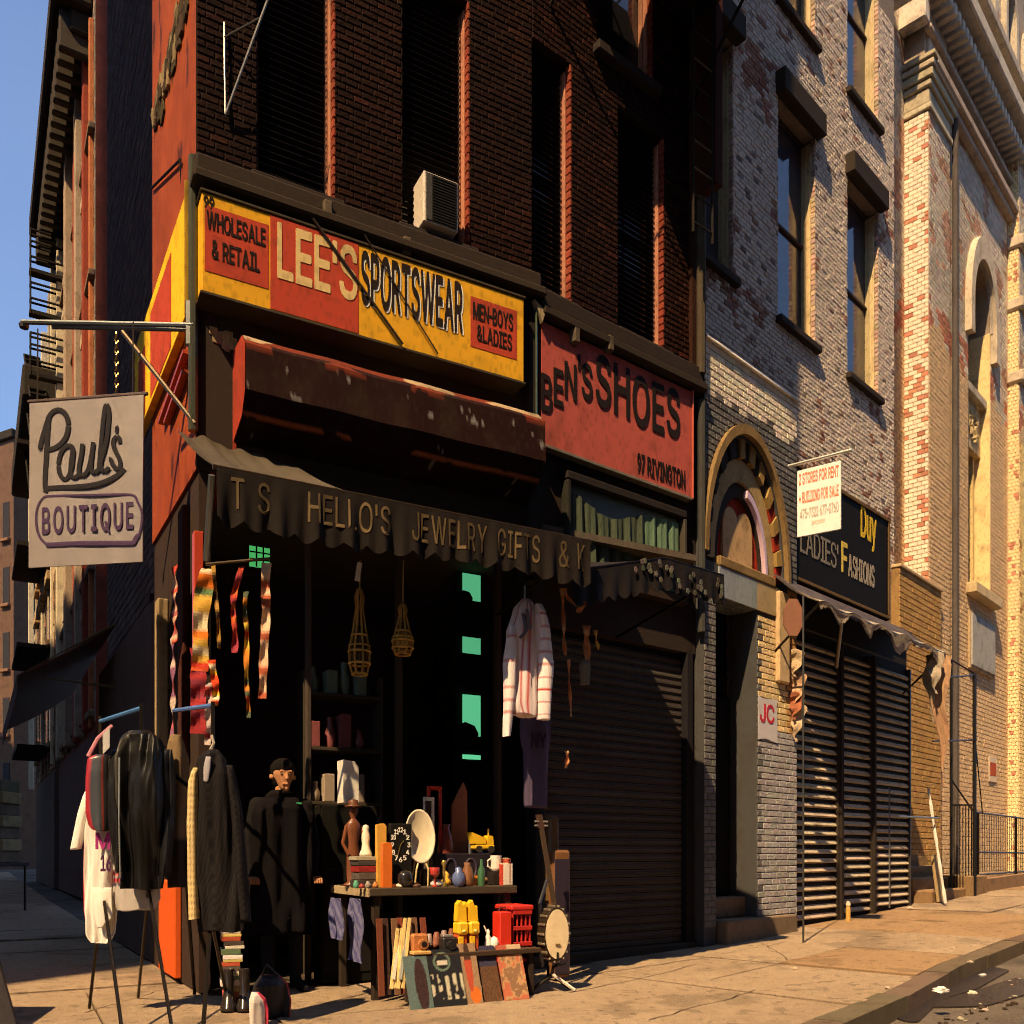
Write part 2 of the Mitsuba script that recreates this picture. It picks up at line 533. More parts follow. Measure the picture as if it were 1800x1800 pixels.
while d < ln:
    e = min(d + 1.15, ln)
    if e - d > .1:
        seg = [curb_path.interpolate(x) for x in np.linspace(d + .005, e - .005, 4)]
        m_ = seg[1]
        if math.hypot(m_.x, m_.y) < 26:
            poly = sg.LineString([(q.x, q.y) for q in seg]).buffer(.20, cap_style=2).intersection(walk_poly.buffer(.0))
            if poly.area > .01 and poly.geom_type == 'Polygon':
                t = trimesh.creation.extrude_polygon(poly, .15, engine='earcut')
                v = t.vertices.copy()
                v[:, 2] += gz(v[:, 0], v[:, 1]) - .155 + RNG.uniform(-.004, .006)
                mb = MB().add(v, t.faces, jit((.11, .082, .055), .2))
                part(ker, 'kerbstone', mb, 'matte')
    d = e

# ================================================================== CORNER BUILDING
cb = thing('corner_building', 'corner building of brick darkened to stand for shade, with an orange painted side wall and shop fronts below', 'building')
DK, BR_ = (.0105, .0040, .0027), (.022, .0066, .0032)  # front brick darkened in its colour in place of shade
TOPZ = 20.0
win_L = [(L.u(452), L.u(588), 5.98, 8.05), (L.u(707), L.u(824), 5.98, 8.05), ]
win_B = [(B.u(905) , B.u(1003), 5.86, 8.02), (B.u(1086), B.u(1166), 5.86, 7.95)]
up_B = [(B.u(1050), B.u(1146), 8.36, 10.4)]
up_L = [(win_L[0][0], win_L[0][1], 8.6, 10.6), (win_L[1][0], win_L[1][1], 8.6, 10.6)]
RV = .15


def walls(F, u0, u1, z0, z1, wins, name):
    """a wall slab with openings, then its bricks"""
    solid = sg.box(u0, z0, u1, z1)
    for w in wins:
        solid = solid.difference(sg.box(w[0], w[2], w[1], w[3]))
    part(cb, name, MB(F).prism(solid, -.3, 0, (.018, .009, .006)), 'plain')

    def blocked(z):
        return [(w[0], w[1]) for w in wins if w[2] - .02 < z < w[3] + .02]

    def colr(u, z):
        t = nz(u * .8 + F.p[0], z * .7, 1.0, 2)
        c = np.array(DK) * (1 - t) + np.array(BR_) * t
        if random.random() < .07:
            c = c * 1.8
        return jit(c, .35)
    b = MB(F)
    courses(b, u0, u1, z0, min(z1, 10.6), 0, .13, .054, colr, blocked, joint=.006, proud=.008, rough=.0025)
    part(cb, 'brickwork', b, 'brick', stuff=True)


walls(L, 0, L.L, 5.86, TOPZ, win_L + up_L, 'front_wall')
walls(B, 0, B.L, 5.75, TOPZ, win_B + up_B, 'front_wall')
# the storey below the ledge
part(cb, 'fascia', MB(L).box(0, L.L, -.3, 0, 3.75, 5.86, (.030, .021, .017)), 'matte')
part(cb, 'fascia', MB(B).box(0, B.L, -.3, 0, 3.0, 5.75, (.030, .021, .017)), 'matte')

SALMON, REDB = (.40, .175, .105), (.21, .045, .025)


def window(parent, F, u0, u1, z0, z1, o=0., rv=RV, jamb=SALMON, brickjamb=REDB, sash=(.03, .02, .018), pane=(.012, .012, .014), sill=(.03, .022, .018), lintel=None, mull=True):
    w = part(parent, 'window', MB(F).box(u0, u1, o - rv - .02, o - rv, z0, z1, pane), 'glass')
    zm = (z0 + z1) / 2
    fr = MB(F)
    t = .045
    for a, b, c, d_ in ((u0, u1, z0, z0 + t), (u0, u1, z1 - t, z1), (u0, u1, zm - t / 2, zm + t / 2)):
        fr.box(a, b, o - rv, o - rv + .035, c, d_, sash, .006)
    for a in (u0, u1 - t * .8):
        fr.box(a, a + t * .8, o - rv, o - rv + .033, z0 + t, z1 - t, sash, .006)
    part(w, 'sash', fr, 'matte')
    jb = MB(F)
    # the reveal on the right: a moulded wooden trim and the brick return in front of it
    jb.box(u1 - .026, u1 - .002, o - rv, o - .052, z0 + .03, z1 - .03, jit(jamb, .1), .006)
    jb.box(u1 - .040, u1 - .026, o - rv, o - rv * .62, z0 + .03, z1 - .05, jit(jamb, .1) * .8, .004)
    part(w, 'trim', jb, 'matte')
    bj = MB(F)
    n = int((z1 - z0) / .072)
    for i in range(n):
        zz = z0 + i * (z1 - z0) / n
        bj.box(u1 - .014, u1 + .006, o - .051, o + .004 + random.uniform(0, .008), zz + .004, zz + (z1 - z0) / n - .004, jit(brickjamb, .3), .004)
    part(w, 'reveal_brickwork', bj, 'brick', stuff=True)
    part(w, 'sill', MB(F).box(u0 - .06, u1 + .06, o - rv + .01, o + .09, z0 - .10, z0 - .004, sill, .012), 'matte')
    if lintel:
        part(w, 'lintel', MB(F).box(u0 - .07, u1 + .07, o - rv + .01, o + lintel, z1 + .004, z1 + .30, sill, .012), 'matte')
    return w


for a in win_L + up_L:
    window(cb, L, *a)
for a in win_B + up_B:
    window(cb, B, *a)
# louvred dark shutters in the left part of each upper window read as ribbed panels
for F, w in ((L, win_L[0]), (L, win_L[1]), (B, win_B[0]), (B, win_B[1])):
    m = MB(F)
    ua, ub = w[0] + .03, w[1] - .06
    n = int((w[3] - w[2]) / .055)
    for i in range(n):
        zz = w[2] + .05 + i * .054
        m.obox(((ua + ub) / 2, -.085, zz), ((ub - ua) / 2, .018, .004), [[1, 0, 0], [0, .75, -.66], [0, .66, .75]], (.012, .010, .009))
    part(cb, 'louvre_screen', m, 'dark', stuff=True)
# ledge over the signs
led = MB(L)
led.box(-.03, L.L + .03, 0, .13, 5.78, 5.93, (.03, .021, .016), .02).box(-.05, L.L + .04, 0, .20, 5.70, 5.775, (.035, .025, .018), .015)
part(cb, 'ledge', led, 'matte')
led = MB(B)
led.box(.0, B.L - .01, 0, .13, 5.66, 5.82, (.03, .021, .016), .02).box(.0, B.L, 0, .17, 5.57, 5.655, (.035, .025, .018), .015)
part(cb, 'ledge', led, 'matte')
for x, y, F in ((720, 415, L), (1020, 575, B), (1080, 590, B), (580, 350, L)):
    u, z = F.hit(x, y, .2)
    part(cb, 'ledge_bracket', MB(F).box(u - .035, u + .035, .0, .17, z - .12, z + .02, (.10, .075, .05), .012), 'matte')
# strip between the two signs
part(cb, 'pilaster', MB(L).box(L.L - .085, L.L + .01, 0, .10, 3.3, 5.69, (.02, .016, .014), .01), 'matte')
part(cb, 'conduit', MB(L).tube([(L.L - .03, .125, 4.6), (L.L - .03, .125, 5.66)], .011, (.12, .16, .10)), 'metal')
part(cb, 'scroll_bracket', MB(L).prism([(L.L - .06, 5.67), (L.L + .05, 5.60), (L.L + .02, 5.50), (L.L - .01, 5.56)], .10, .15, (.28, .22, .13)), 'matte')
# corner post and side wall
part(cb, 'corner_post', MB().tube([(C0[0] - .012, C0[1] - .03, 4.0), (C0[0] - .012, C0[1] - .03, 5.95)], .035, (.13, .14, .10), 8), 'metal')
part(cb, 'side_wall', MB(S).box(.012, 1.86, -.3, 0, 3.75, TOPZ, (.3, .04, .01)), 'orange_wall', label='orange painted side wall of the corner building')
part(cb, 'side_wall', MB(S).box(.012, 1.86, -.10, -.02, 0, 3.74, (.035, .022, .017)), 'matte', label='dark lower side wall')
# peeling plaster band on the side wall and the diagonal scar
sc = MB(S)
for k in range(60):
    t = k / 60
    px, py = 268 + 62 * t + RNG.uniform(-9, 9), 225 - 225 * t + RNG.uniform(-14, 14)
    u, z = S.hit(px, py)
    if .03 < u < 1.84:
        sc.obox((u, .008, z), (RNG.uniform(.02, .10), RNG.uniform(.006, .02), RNG.uniform(.03, .10)), trimesh.transformations.rotation_matrix(RNG.uniform(-.6, .6), (0, 1, 0))[:3, :3], jit((.20, .15, .08) if RNG.random() < .4 else (.05, .036, .02), .3), .01)
part(cb, 'flaking_plaster', sc, 'matte', stuff=True)
part(cb, 'cable', MB(S).tube([S.hit(270, 333)[:1] + (.02,) + S.hit(270, 333)[1:], S.hit(322, 282)[:1] + (.02,) + S.hit(322, 282)[1:], S.hit(322, 330)[:1] + (.02,) + S.hit(322, 330)[1:]], .010, BLACK), 'plain')
part(cb, 'kick_panel', MB(S).box(.62, 1.32, -.02, .035, .03, .78, (.50, .075, .012), .01), 'plain', label='bright orange panel at the foot of the side wall')
part(cb, 'side_post', MB(S).box(1.16, 1.30, -.02, .07, .9, 3.1, (.28, .20, .11), .012), 'matte')
part(cb, 'red_post', MB(L).box(-.02, .05, -.06, .02, 2.35, 3.3, (.40, .045, .02), .008), 'satin')
part(cb, 'red_post', MB(S).box(.33, .52, -.02, .03, 1.2, 3.6, (.06, .016, .01), .008), 'matte')
for x0, y0, x1, y1 in ((335, 620, 290, 745), (300, 745, 333, 655)):  # bars in place of sunlit patches between shadows on the side wall
    a, b = S.hit(x0, y0), S.hit(x1, y1)
    part(cb, 'side_brace', MB(S).bar((a[0], .03, a[1]), (b[0], .03, b[1]), .05, .03, (.30, .04, .012)), 'satin')

# shop interior behind the open front
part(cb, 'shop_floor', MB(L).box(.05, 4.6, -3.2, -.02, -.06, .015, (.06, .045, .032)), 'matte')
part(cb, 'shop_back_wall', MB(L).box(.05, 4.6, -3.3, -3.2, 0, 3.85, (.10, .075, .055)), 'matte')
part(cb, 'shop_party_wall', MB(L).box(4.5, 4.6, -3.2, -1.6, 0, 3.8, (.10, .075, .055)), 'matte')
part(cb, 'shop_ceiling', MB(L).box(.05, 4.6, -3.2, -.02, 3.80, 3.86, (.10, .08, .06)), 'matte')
part(cb, 'door_frame', MB(L).box(.80, .84, -.06, .0, .0, 3.75, (.06, .045, .035), .008), 'matte')
for u in (1.55, 2.45):
    part(cb, 'shop_post', MB(L).box(u, u + .05, -.12, -.05, 0, 3.75, (.05, .035, .025), .01), 'matte')
# the shop's rear door, its panes emitting green in place of daylight
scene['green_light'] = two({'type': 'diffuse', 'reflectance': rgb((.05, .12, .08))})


def glow_pane(parent, F, u0, u1, z0, z1, o, rad):
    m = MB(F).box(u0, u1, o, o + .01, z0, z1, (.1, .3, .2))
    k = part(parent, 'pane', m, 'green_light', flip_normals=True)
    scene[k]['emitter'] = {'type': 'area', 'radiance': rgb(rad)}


bd = thing('glazed_rear_door', 'tall dark door frame with self-glowing pale green panes deep in the shop behind the goods', 'door')
OB = -1.3
ua, ub = L.u(812, OB), L.u(846, OB)
fr = MB(L)
fr.box(ua - .05, ub + .05, OB - .06, OB - .02, .05, 3.75, (.010, .012, .010))
for y in (1062, 1116, 1155, 1212, 1300, 1318, 1342):
    zz = L.z(830, y, OB)
    fr.box(ua - .05, ub + .05, OB - .02, OB + .015, zz - .03, zz + .03, (.012, .016, .012), .006)
put(unique(bd + '__frame'), fr, 'matte')
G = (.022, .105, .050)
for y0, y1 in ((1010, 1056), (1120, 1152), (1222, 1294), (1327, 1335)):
    glow_pane(bd, L, ua + .004, ub - .012, L.z(830, y1, OB), L.z(830, y0, OB), OB, np.array(G) * (.7 + .45 * ((y0 * 7) % 10) / 10))
for x, y, r, w_ in ((815, 1052, .09, 'uppermost'), (834, 1160, .06, 'middle'), (818, 1290, .13, 'lowest')):  # dark shapes added to break up the glow of the panes
    u, z = L.hit(x, y, OB + .08)
    kk = thing('dark_vase', f'dark rounded occluder added before the green panes, {w_} of the three', 'vase', 'occluders before the green panes')
    put(kk, MB(L).lathe((u, OB + .08, z - r), [(0, 0), (r * .8, r * .3), (r, r), (r * .7, r * 1.6), (0, r * 1.9)], (.008, .008, .008), 12), 'cloth', smooth=True)
gw = thing('grille_window', 'small self-glowing green window with a dark grid of bars high in the shop doorway', 'window')
OG = -.7
ua, ub = L.u(438, OG), L.u(474, OG)
za, zb = L.z(455, 998, OG), L.z(455, 962, OG)
put(unique(gw + '__grille'), MB(L).tube([(ua + (ub - ua) * .33, OG + .02, za), (ua + (ub - ua) * .33, OG + .02, zb)], .006, BLACK).tube([(ua + (ub - ua) * .66, OG + .02, za), (ua + (ub - ua) * .66, OG + .02, zb)], .006, BLACK).tube([(ua, OG + .02, za + (zb - za) * .36), (ub, OG + .02, za + (zb - za) * .36)], .006, BLACK).tube([(ua, OG + .02, za + (zb - za) * .7), (ub, OG + .02, za + (zb - za) * .7)], .006, BLACK), 'plain')
glow_pane(gw, L, ua, ub, za, zb, OG, (.012, .075, .020))  # pane emits its own green to stand for outside light

# Ben's storefront: roll shutter, jambs, transom, curtain
sh = thing('roll_shutter', 'closed dark roll-down shutter in deep shade beneath the black scalloped awning', 'shutter')
u0, u1 = .12, 2.0
put(unique(sh + '__backing'), MB(B).box(u0, u1, -.12, -.09, .05, 3.0, (.012, .010, .009)), 'plain')
n = 38
for i in range(n):
    zz = .10 + i * 2.85 / n
    m = MB(B)
    hh = 2.85 / n
    m.prism([(0, 0)] and [(u0, zz), (u1, zz), (u1, zz + hh * .9), (u0, zz + hh * .9)], -.089, -.075, jit((.060, .050, .046), .2))
    m.box(u0, u1, -.075, -.066, zz + hh * .25, zz + hh * .65, jit((.065, .054, .048), .2), .004)
    part(sh, 'slat', m, 'matte')
for u in (.04, 2.0):
    part(cb, 'door_post', MB(B).box(u, u + .10, -.14, .0, 0, 3.1, (.014, .013, .015), .01), 'plain')
part(cb, 'threshold', MB(B).box(.0, 2.12, -.2, .02, -.05, .11, (.05, .04, .03), .01), 'matte')
tr = thing('transom_window', 'dusty green-curtained transom window below the red shoe shop sign', 'window')
ua, ub = B.u(1000, .05), B.u(1197, .05)
za, zb = B.z(1100, 945, .05), B.z(1100, 868, .05)
za, zb = 3.52, 4.28
put(unique(tr + '__pane'), MB(B).box(ua, ub, .004, .02, za, zb, (.05, .07, .05)), 'satin')
cur = MB(B)
n = 70
uu = np.linspace(ua + .02, ub - .02, n)
fold = .018 * np.sin(uu * 40) + .014 * np.sin(uu * 73 + 1)
zz = np.linspace(za + .02, zb - .05, 9)
Pm = np.stack([np.broadcast_to(uu[:, None], (n, 9)), .045 + fold[:, None] * np.linspace(1.2, .5, 9)[None], np.broadcast_to(zz[None], (n, 9)) - (.16 * np.exp(-((uu - ua - .5) / .35) ** 2))[:, None] * (zz > za + .5)[None]], -1)
stripe = np.where((uu > ub - .5)[:, None, None], np.array((.10, .16, .10)), np.array((.055, .07, .045))) * (1 + RNG.uniform(-.2, .2, (n, 9, 1)))
cur.sheet(Pm, .004, stripe)
put(unique(tr + '__curtain'), cur, 'cloth')
put(unique(tr + '__frame'), MB(B).box(ua - .05, ub + .05, .0, .10, za - .09, za - .004, (.035, .022, .014), .01).box(ua - .05, ub + .05, .0, .09, zb + .004, zb + .08, (.02, .016, .014), .01).box(ub + .004, ub + .05, .0, .09, za, zb, (.06, .05, .035), .01).box(ua - .05, ua - .004, .0, .09, za, zb, (.02, .02, .016), .01), 'matte')

# ------------------------------------------------------------------ the painted signs
RED, YEL, CREAM = (.42, .052, .026), (.68, .345, .018), (.62, .45, .19)
ls = thing('yellow_shop_sign', 'long yellow and red painted board over the corner shop, lettered in cream and black', 'sign')
SO = .20
u0, u1, z0, z1 = L.u(355, SO), L.u(921, SO), L.z(921, 672, SO), L.z(921, 526, SO)
put(unique(ls + '__board'), MB(L).box(u0, u1, .0, 0.2000, z0, z1, YEL, .006), 'matte')
for a, b, c, d_ in ((u0 - .012, u1 + .012, z1 + .001, z1 + .022), (u0 - .012, u1 + .012, z0 - .022, z0 - .001)):
    part(ls, 'rim', MB(L).box(a, b, .0, 0.2120, c, d_, (.05, .04, .025), .004), 'matte')
LU = lambda x, y=HY: L.u(x, SO)
LZ = lambda x, y: L.z(x, y, SO)
part(ls, 'red_panel', MB(L).box(LU(360), LU(472), 0.2005, 0.2040, LZ(416, 492), LZ(416, 378), RED), 'matte')
part(ls, 'red_panel', MB(L).box(LU(475), LU(630), 0.2005, 0.2040, z0 + .01, z1 - .004, RED), 'matte')
part(ls, 'red_panel', MB(L).box(LU(827), LU(908), 0.2005, 0.2040, LZ(865, 620), LZ(865, 533), RED), 'matte')
INK = (.016, .010, .008)
word(ls, L, '99', LU(358), LU(376), LZ(367, 367), LZ(367, 346), 0.2015, INK, split=False, name='number')
word(ls, L, 'WHOLESALE', LU(363), LU(466), LZ(416, 418), LZ(416, 388), 0.2045, INK, split=False, name='lettering', bold=True)
word(ls, L, '& RETAIL', LU(372), LU(456), LZ(416, 467), LZ(416, 436), 0.2045, INK, split=False, name='lettering')
word(ls, L, "LEE'S", LU(487), LU(628), LZ(490, 487), LZ(490, 394), 0.2045, CREAM, 'matte')
zb_, zt_ = LZ(640, 532), LZ(640, 444)
word(ls, L, 'SPORTSWEAR', LU(637), LU(815), zb_ - .012, zt_ - .012, 0.2012, (.72, .70, .62), name='letter_outline', gap=.13)
word(ls, L, 'SPORTSWEAR', LU(634), LU(812), zb_, zt_, 0.2057, INK, gap=.13)
word(ls, L, 'MEN-BOYS', LU(831), LU(901), LZ(866, 571), LZ(866, 543), 0.2045, INK, split=False, name='lettering')
word(ls, L, '&LADIES', LU(838), LU(899), LZ(866, 607), LZ(866, 580), 0.2045, INK, split=False, name='lettering')
for (xa, ya), (xb, yb), r in (((550, 384), (708, 605), .010), ((641, 413), (770, 622), .006)):  # rods stand in for two shadow streaks across the sign
    a, b = L.hit(xa, ya, .222), L.hit(xb, yb, .222)
    k = thing('guy_rod', 'dark rod standing for a shadow streak across the yellow sign ' + ('over its cream lettering' if r > .008 else 'over its black lettering'), 'rod')
    put(k, MB(L).tube([(a[0], .222, a[1]), (b[0], .222, b[1])], r, (.03, .022, .018)), 'plain')
# the sign round the corner
ss = thing('side_shop_sign', 'yellow board with a red panel on the orange side wall, seen very obliquely', 'sign')
put(unique(ss + '__board'), MB(S).box(.05, 2.45, .0, .06, 4.86, 5.74, (.78, .46, .02), .006), 'matte')
part(ss, 'red_panel', MB(S).box(.62, 1.55, .0605, .064, 4.90, 5.62, RED), 'matte')
part(ss, 'red_panel', MB(S).box(1.85, 2.2, .0605, .064, 4.90, 5.5, RED), 'matte')
part(ss, 'end_cap', MB(S).box(.02, .045, -.0, .075, 4.84, 5.80, (.35, .20, .02), .004), 'matte')
# Ben's
bs = thing('red_shop_sign', 'large plain red board with black lettering over the shuttered shoe shop', 'sign')
bz0, bz1 = 4.50, 5.545
BRED = (.43, .086, .066)
put(unique(bs + '__board'), MB(B).box(.02, 1.955, .04, .10, bz0, bz1, BRED, .006), 'matte')
part(bs, 'rim', MB(B).box(1.957, 1.975, .035, .115, bz0 - .01, bz1 + .01, (.45, .09, .05), .003), 'satin')
part(bs, 'rim', MB(B).box(.0, 1.955, .035, .115, bz0 - .03, bz0 - .002, (.16, .14, .11), .004), 'matte')
BU = lambda x: B.u(x, .105)
BZ = lambda x, y: B.z(x, y, .105)
hB = BZ(965, 655) - BZ(965, 722)
word(bs, B, "BEN'S", BU(951), BU(1041), BZ(965, 724), BZ(965, 662), .1055, INK, lift=lambda i: [0, .09, .19, .30, .25][i])
word(bs, B, 'SHOES', BU(1047), BU(1195), BZ(1060, 714), BZ(1060, 628), .1055, INK, gap=.16, lift=lambda i: [0, -.01, -.03, -.02, .0][i])
word(bs, B, '97 RIVINGTON', BU(1120), BU(1204), BZ(1160, 842), BZ(1160, 812), .1055, INK, split=False, name='lettering')

# ------------------------------------------------------------------ red hood between sign and awning
rh = thing('red_metal_hood', 'rust-streaked dark red metal hood with a bright red end under the yellow sign', 'awning housing')
ua, ub = .26, 2.66
prof = [(.0, 4.64), (.30, 4.62), (.40, 4.52), (.40, 4.20), (.30, 4.06), (.0, 3.98)]


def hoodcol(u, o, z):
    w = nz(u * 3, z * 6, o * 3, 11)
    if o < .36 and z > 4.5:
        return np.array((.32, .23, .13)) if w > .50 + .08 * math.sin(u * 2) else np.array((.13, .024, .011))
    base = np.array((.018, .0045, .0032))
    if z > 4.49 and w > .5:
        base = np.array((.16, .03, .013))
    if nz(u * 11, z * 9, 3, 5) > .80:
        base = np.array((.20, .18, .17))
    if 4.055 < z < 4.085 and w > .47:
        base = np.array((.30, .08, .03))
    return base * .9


pr = []
for (o0, z0_), (o1, z1_) in zip(prof, prof[1:]):
    for t in np.linspace(0, 1, 16)[:-1]:
        pr.append((o0 + (o1 - o0) * t, z0_ + (z1_ - z0_) * t))
pr.append(prof[-1])
us = np.linspace(ua, ub, 330)
Pm = np.array([[(u, o + .006 * math.sin(u * 9) * (o > .2), z + .012 * (nz(u * 2.2, 0, 0, 9) - .5)) for o, z in pr] for u in us])
Cm = np.array([[hoodcol(u, o, z) for o, z in pr] for u in us])
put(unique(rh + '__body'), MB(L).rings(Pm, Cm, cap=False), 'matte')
part(rh, 'end_panel', MB(L).add([(ua - .006, o, z) for o, z in prof] + [(ua - .001, o, z) for o, z in prof], np.vstack([[[0, i, i + 1] for i in range(1, 5)], [[6, 7 + i, 6 + i] for i in range(1, 5)]]), (.30, .04, .022)), 'matte', label='bright red end of the hood')
part(rh, 'end_panel', MB(L).add([(ub + .001, o, z) for o, z in prof], [[0, i, i + 1] for i in range(1, 5)], (.06, .016, .01)), 'plain')
part(rh, 'leg', MB(L).box(ua - .006, ua + .014, .0, .03, 3.6, 3.98, (.20, .03, .015)), 'plain')
# white chips of paint on the wall left of the hood
ch = MB(L)
for k in range(26):
    px, py = RNG.uniform(374, 411), RNG.uniform(578, 618)
    if py < 580 + (px - 372) * .25 or py > 590 + (px - 372) * .9:
        continue
    u, z = L.hit(px, py)
    ch.obox((u, .004, z), (RNG.uniform(.01, .035), .004, RNG.uniform(.015, .05)), np.eye(3), jit((.34, .24, .13), .3), .004)
part(cb, 'paint_chips', ch, 'matte', stuff=True)

# ------------------------------------------------------------------ grey canvas awning with a lettered valance
aw = thing('canvas_awning', 'dusty grey canvas awning with a dark lettered valance over the open corner shop', 'awning')
PA = 1.4
a0, a1 = -.126, 2.423
zf = 3.215
us = np.linspace(a0, a1, 90)
ts = np.linspace(0, 1, 12)


def back_z(u):
    """the canvas climbs unevenly up the wall"""
    x = np.interp(u, [a0, .25, .45, .62, .9, 1.6, 1.9, 2.2, a1], [3.97, 3.93, 3.92, 3.90, 3.80, 3.74, 3.72, 3.66, 3.50])
    return x + .014 * math.sin(u * 21) + .010 * math.sin(u * 47)


Pm = np.array([[(u + .02 * math.sin(u * 5) * t * (1 - t), .03 + (PA - .03) * t, back_z(u) + (zf - back_z(u)) * t - .035 * math.sin(math.pi * t) * (1 + .5 * math.sin(u * 7)) + .006 * math.sin(u * 30 + 3 * t)) for t in ts] for u in us])
Cm = np.array([[np.array((.055, .044, .030)) * (.8 + .5 * nz(u * 4, t * 3, 0, 3)) for t in ts] for u in us])
put(unique(aw + '__canvas'), MB(L).sheet(Pm, .006, Cm), 'cloth')
part(aw, 'front_bar', MB(L).tube([(a0 - .02, PA, zf - .005), (a1 + .02, PA, zf - .012)], .016, (.06, .045, .03)), 'metal')
part(aw, 'side_arm', MB(L).tube([(a1, .02, 3.0), (a1, PA - .01, zf - .01)], .013, (.06, .05, .04)), 'metal')
q_ = L.hit(372, 835, 1.2), L.hit(362, 985, .9)
part(aw, 'side_arm', MB(L).tube([(q_[0][0], 1.2, q_[0][1]), (q_[1][0], .9, q_[1][1])], .020, (.30, .33, .34)), 'metal', label='pale metal arm at the left end of the awning')
us = np.linspace(a0, a1, 261)


def val_o(u, t):
    return PA + .014 + t * (.016 * math.sin(u * 31) + .012 * math.sin(u * 57 + 1))


nsc = 17
Pm, Cm = [], []
for u in us:
    ph = (u - a0) / (a1 - a0) * nsc
    drop = .285 + .045 * abs(math.sin(math.pi * ph)) + .02 * math.sin(u * 3)
    Pm.append([(u, val_o(u, t), zf - .01 - drop * t) for t in np.linspace(0, 1, 8)])
    Cm.append([np.array((.014, .0105, .009)) * (.8 + .5 * nz(u * 12, t, 0, 4)) for t in np.linspace(0, 1, 8)])
put(unique(aw + '__valance'), MB(L).sheet(Pm, .004, np.array(Cm)), 'cloth')
AU = lambda x: L.u(x, PA)
GOLD = (.36, .25, .12)
zt_, zb_ = 3.165, 2.985
for t_, x0, x1 in (("T S", 405, 480), ("HELLO'S", 540, 690), ('JEWELRY', 722, 858), ('GIFTS', 872, 950), ('& K', 982, 1030)):
    adv = []
    x = 0
    for c_ in t_:
        if c_ == ' ':
            x += .6
            continue
        m_ = glyph(c_, False)
        lo, hi = m_.bounds[0][0], m_.bounds[1][0]
        adv.append((x - lo, m_))
        x += hi - lo + .22
    sx = (AU(x1) - AU(x0)) / x
    for k_, (xo, m_) in enumerate(adv):
        m2 = trimesh.Trimesh(m_.vertices, m_.faces, process=False)
        v = m2.vertices
        u_ = AU(x0) + (v[:, 0] + xo) * sx
        tt = (zf - (zb_ + v[:, 1] * (zt_ - zb_))) / .3
        oo = np.array([val_o(a, b) for a, b in zip(u_, tt)]) + .006 + v[:, 2] * .003
        part(aw, 'letter', MB(L).add(np.stack([u_, oo, zb_ + v[:, 1] * (zt_ - zb_)], 1), m2.faces, np.array(GOLD) * RNG.uniform(.14, .55)), 'matte')

# black scalloped awning in front of the shutter
ba = thing('black_awning', 'black scalloped awning with small pale flowers over the closed roll shutter', 'awning')
PB = 1.25
b0, b1 = -.66, B.u(1271, PB)
bu = np.linspace(b0, b1, 120)
bt, bz = 3.42, B.z(1271, 1012, PB)
bzu = lambda u: bz - .28 * min(1.0, max(0.0, (.30 - u) / .9))
Pm = np.array([[(u, .02 + (PB - .02) * t, bt + .12 - (bt + .12 - bzu(u)) * t - .02 * math.sin(math.pi * t)) for t in np.linspace(0, 1, 6)] for u in bu])
put(unique(ba + '__canvas'), MB(B).sheet(Pm, .006, (.014, .012, .012)), 'cloth')
Pm, Cm = [], []
for u in bu:
    drop = .20 + .05 * abs(math.sin(math.pi * (u - b0) / .115))
    Pm.append([(u, PB + .005 + t * .012 * math.sin(u * 40), bzu(u) - drop * t) for t in np.linspace(0, 1, 7)])
    Cm.append([(.016, .013, .013)] * 7)
put(unique(ba + '__valance'), MB(B).sheet(Pm, .004, np.array(Cm)), 'cloth')
part(ba, 'front_bar', MB(B).tube([(b0, PB, bzu(b0)), (.3, PB, bz), (b1, PB, bz)], .012, BLACK), 'metal')
part(ba, 'side_arm', MB(B).tube([(b1, .02, 3.0), (b1, PB, bz)], .012, BLACK), 'metal')
fl = MB(B)
for k in range(34):
    u = RNG.uniform(-.1, b1 - .02)
    z = bz - RNG.uniform(.04, .22)
    c = jit((.10, .095, .075), .5)
    for a in range(5):
        fl.obox((u + .011 * math.cos(a * 1.257), PB + .024, z + .014 * math.sin(a * 1.257)), (.006, .003, .008), np.eye(3), c)
part(ba, 'flower_print', fl, 'plain', stuff=True)

# ------------------------------------------------------------------ hanging boutique sign and its bracket
pb = thing('pole_bracket', 'pair of thin grey horizontal poles sticking out from the corner to carry the hanging sign', 'bracket')
A_, E_ = P(340, 572, 6.45), P(38, 566, 6.62)
put(unique(pb + '__pole'), MB().tube([A_, E_], .018, (.22, .24, .24), 8), 'metal')
A2, E2 = P(330, 580, 6.50), P(92, 575, 6.62)
part(pb, 'pole', MB().tube([A2, E2], .014, (.22, .24, .24), 8), 'metal')
part(pb, 'brace', MB().tube([P(215, 583, 6.5), P(343, 745, 6.45)], .016, (.20, .15, .09), 8), 'metal')
part(pb, 'wall_plate', MB().obox(P(335, 570, 6.47), (.03, .03, .16), np.eye(3), (.12, .12, .10), .008), 'metal')
part(pb, 'end_knob', MB().lathe(P(42, 572, 6.62) - np.array([0, 0, .03]), [(0, 0), (.03, .01), (.035, .035), (.0, .06)], (.10, .08, .06), 10), 'metal')
chn = thing('hanging_chain', 'thin yellowish chain hanging beside the brace above the grey hanging sign', 'chain')
m = MB()
for k in range(12):
    p = P(205, 588 + k * 9.5, 6.55)
    ang = np.linspace(0, 2 * math.pi, 9)
    ax = np.array([.8, .6, 0]) if k % 2 else np.array([.3, -.95, 0])
    m.tube([p + ax * .012 * math.cos(a) + np.array([0, 0, .023]) * math.sin(a) for a in ang], .0045, (.45, .32, .10), 5)
put(chn, m, 'metal')

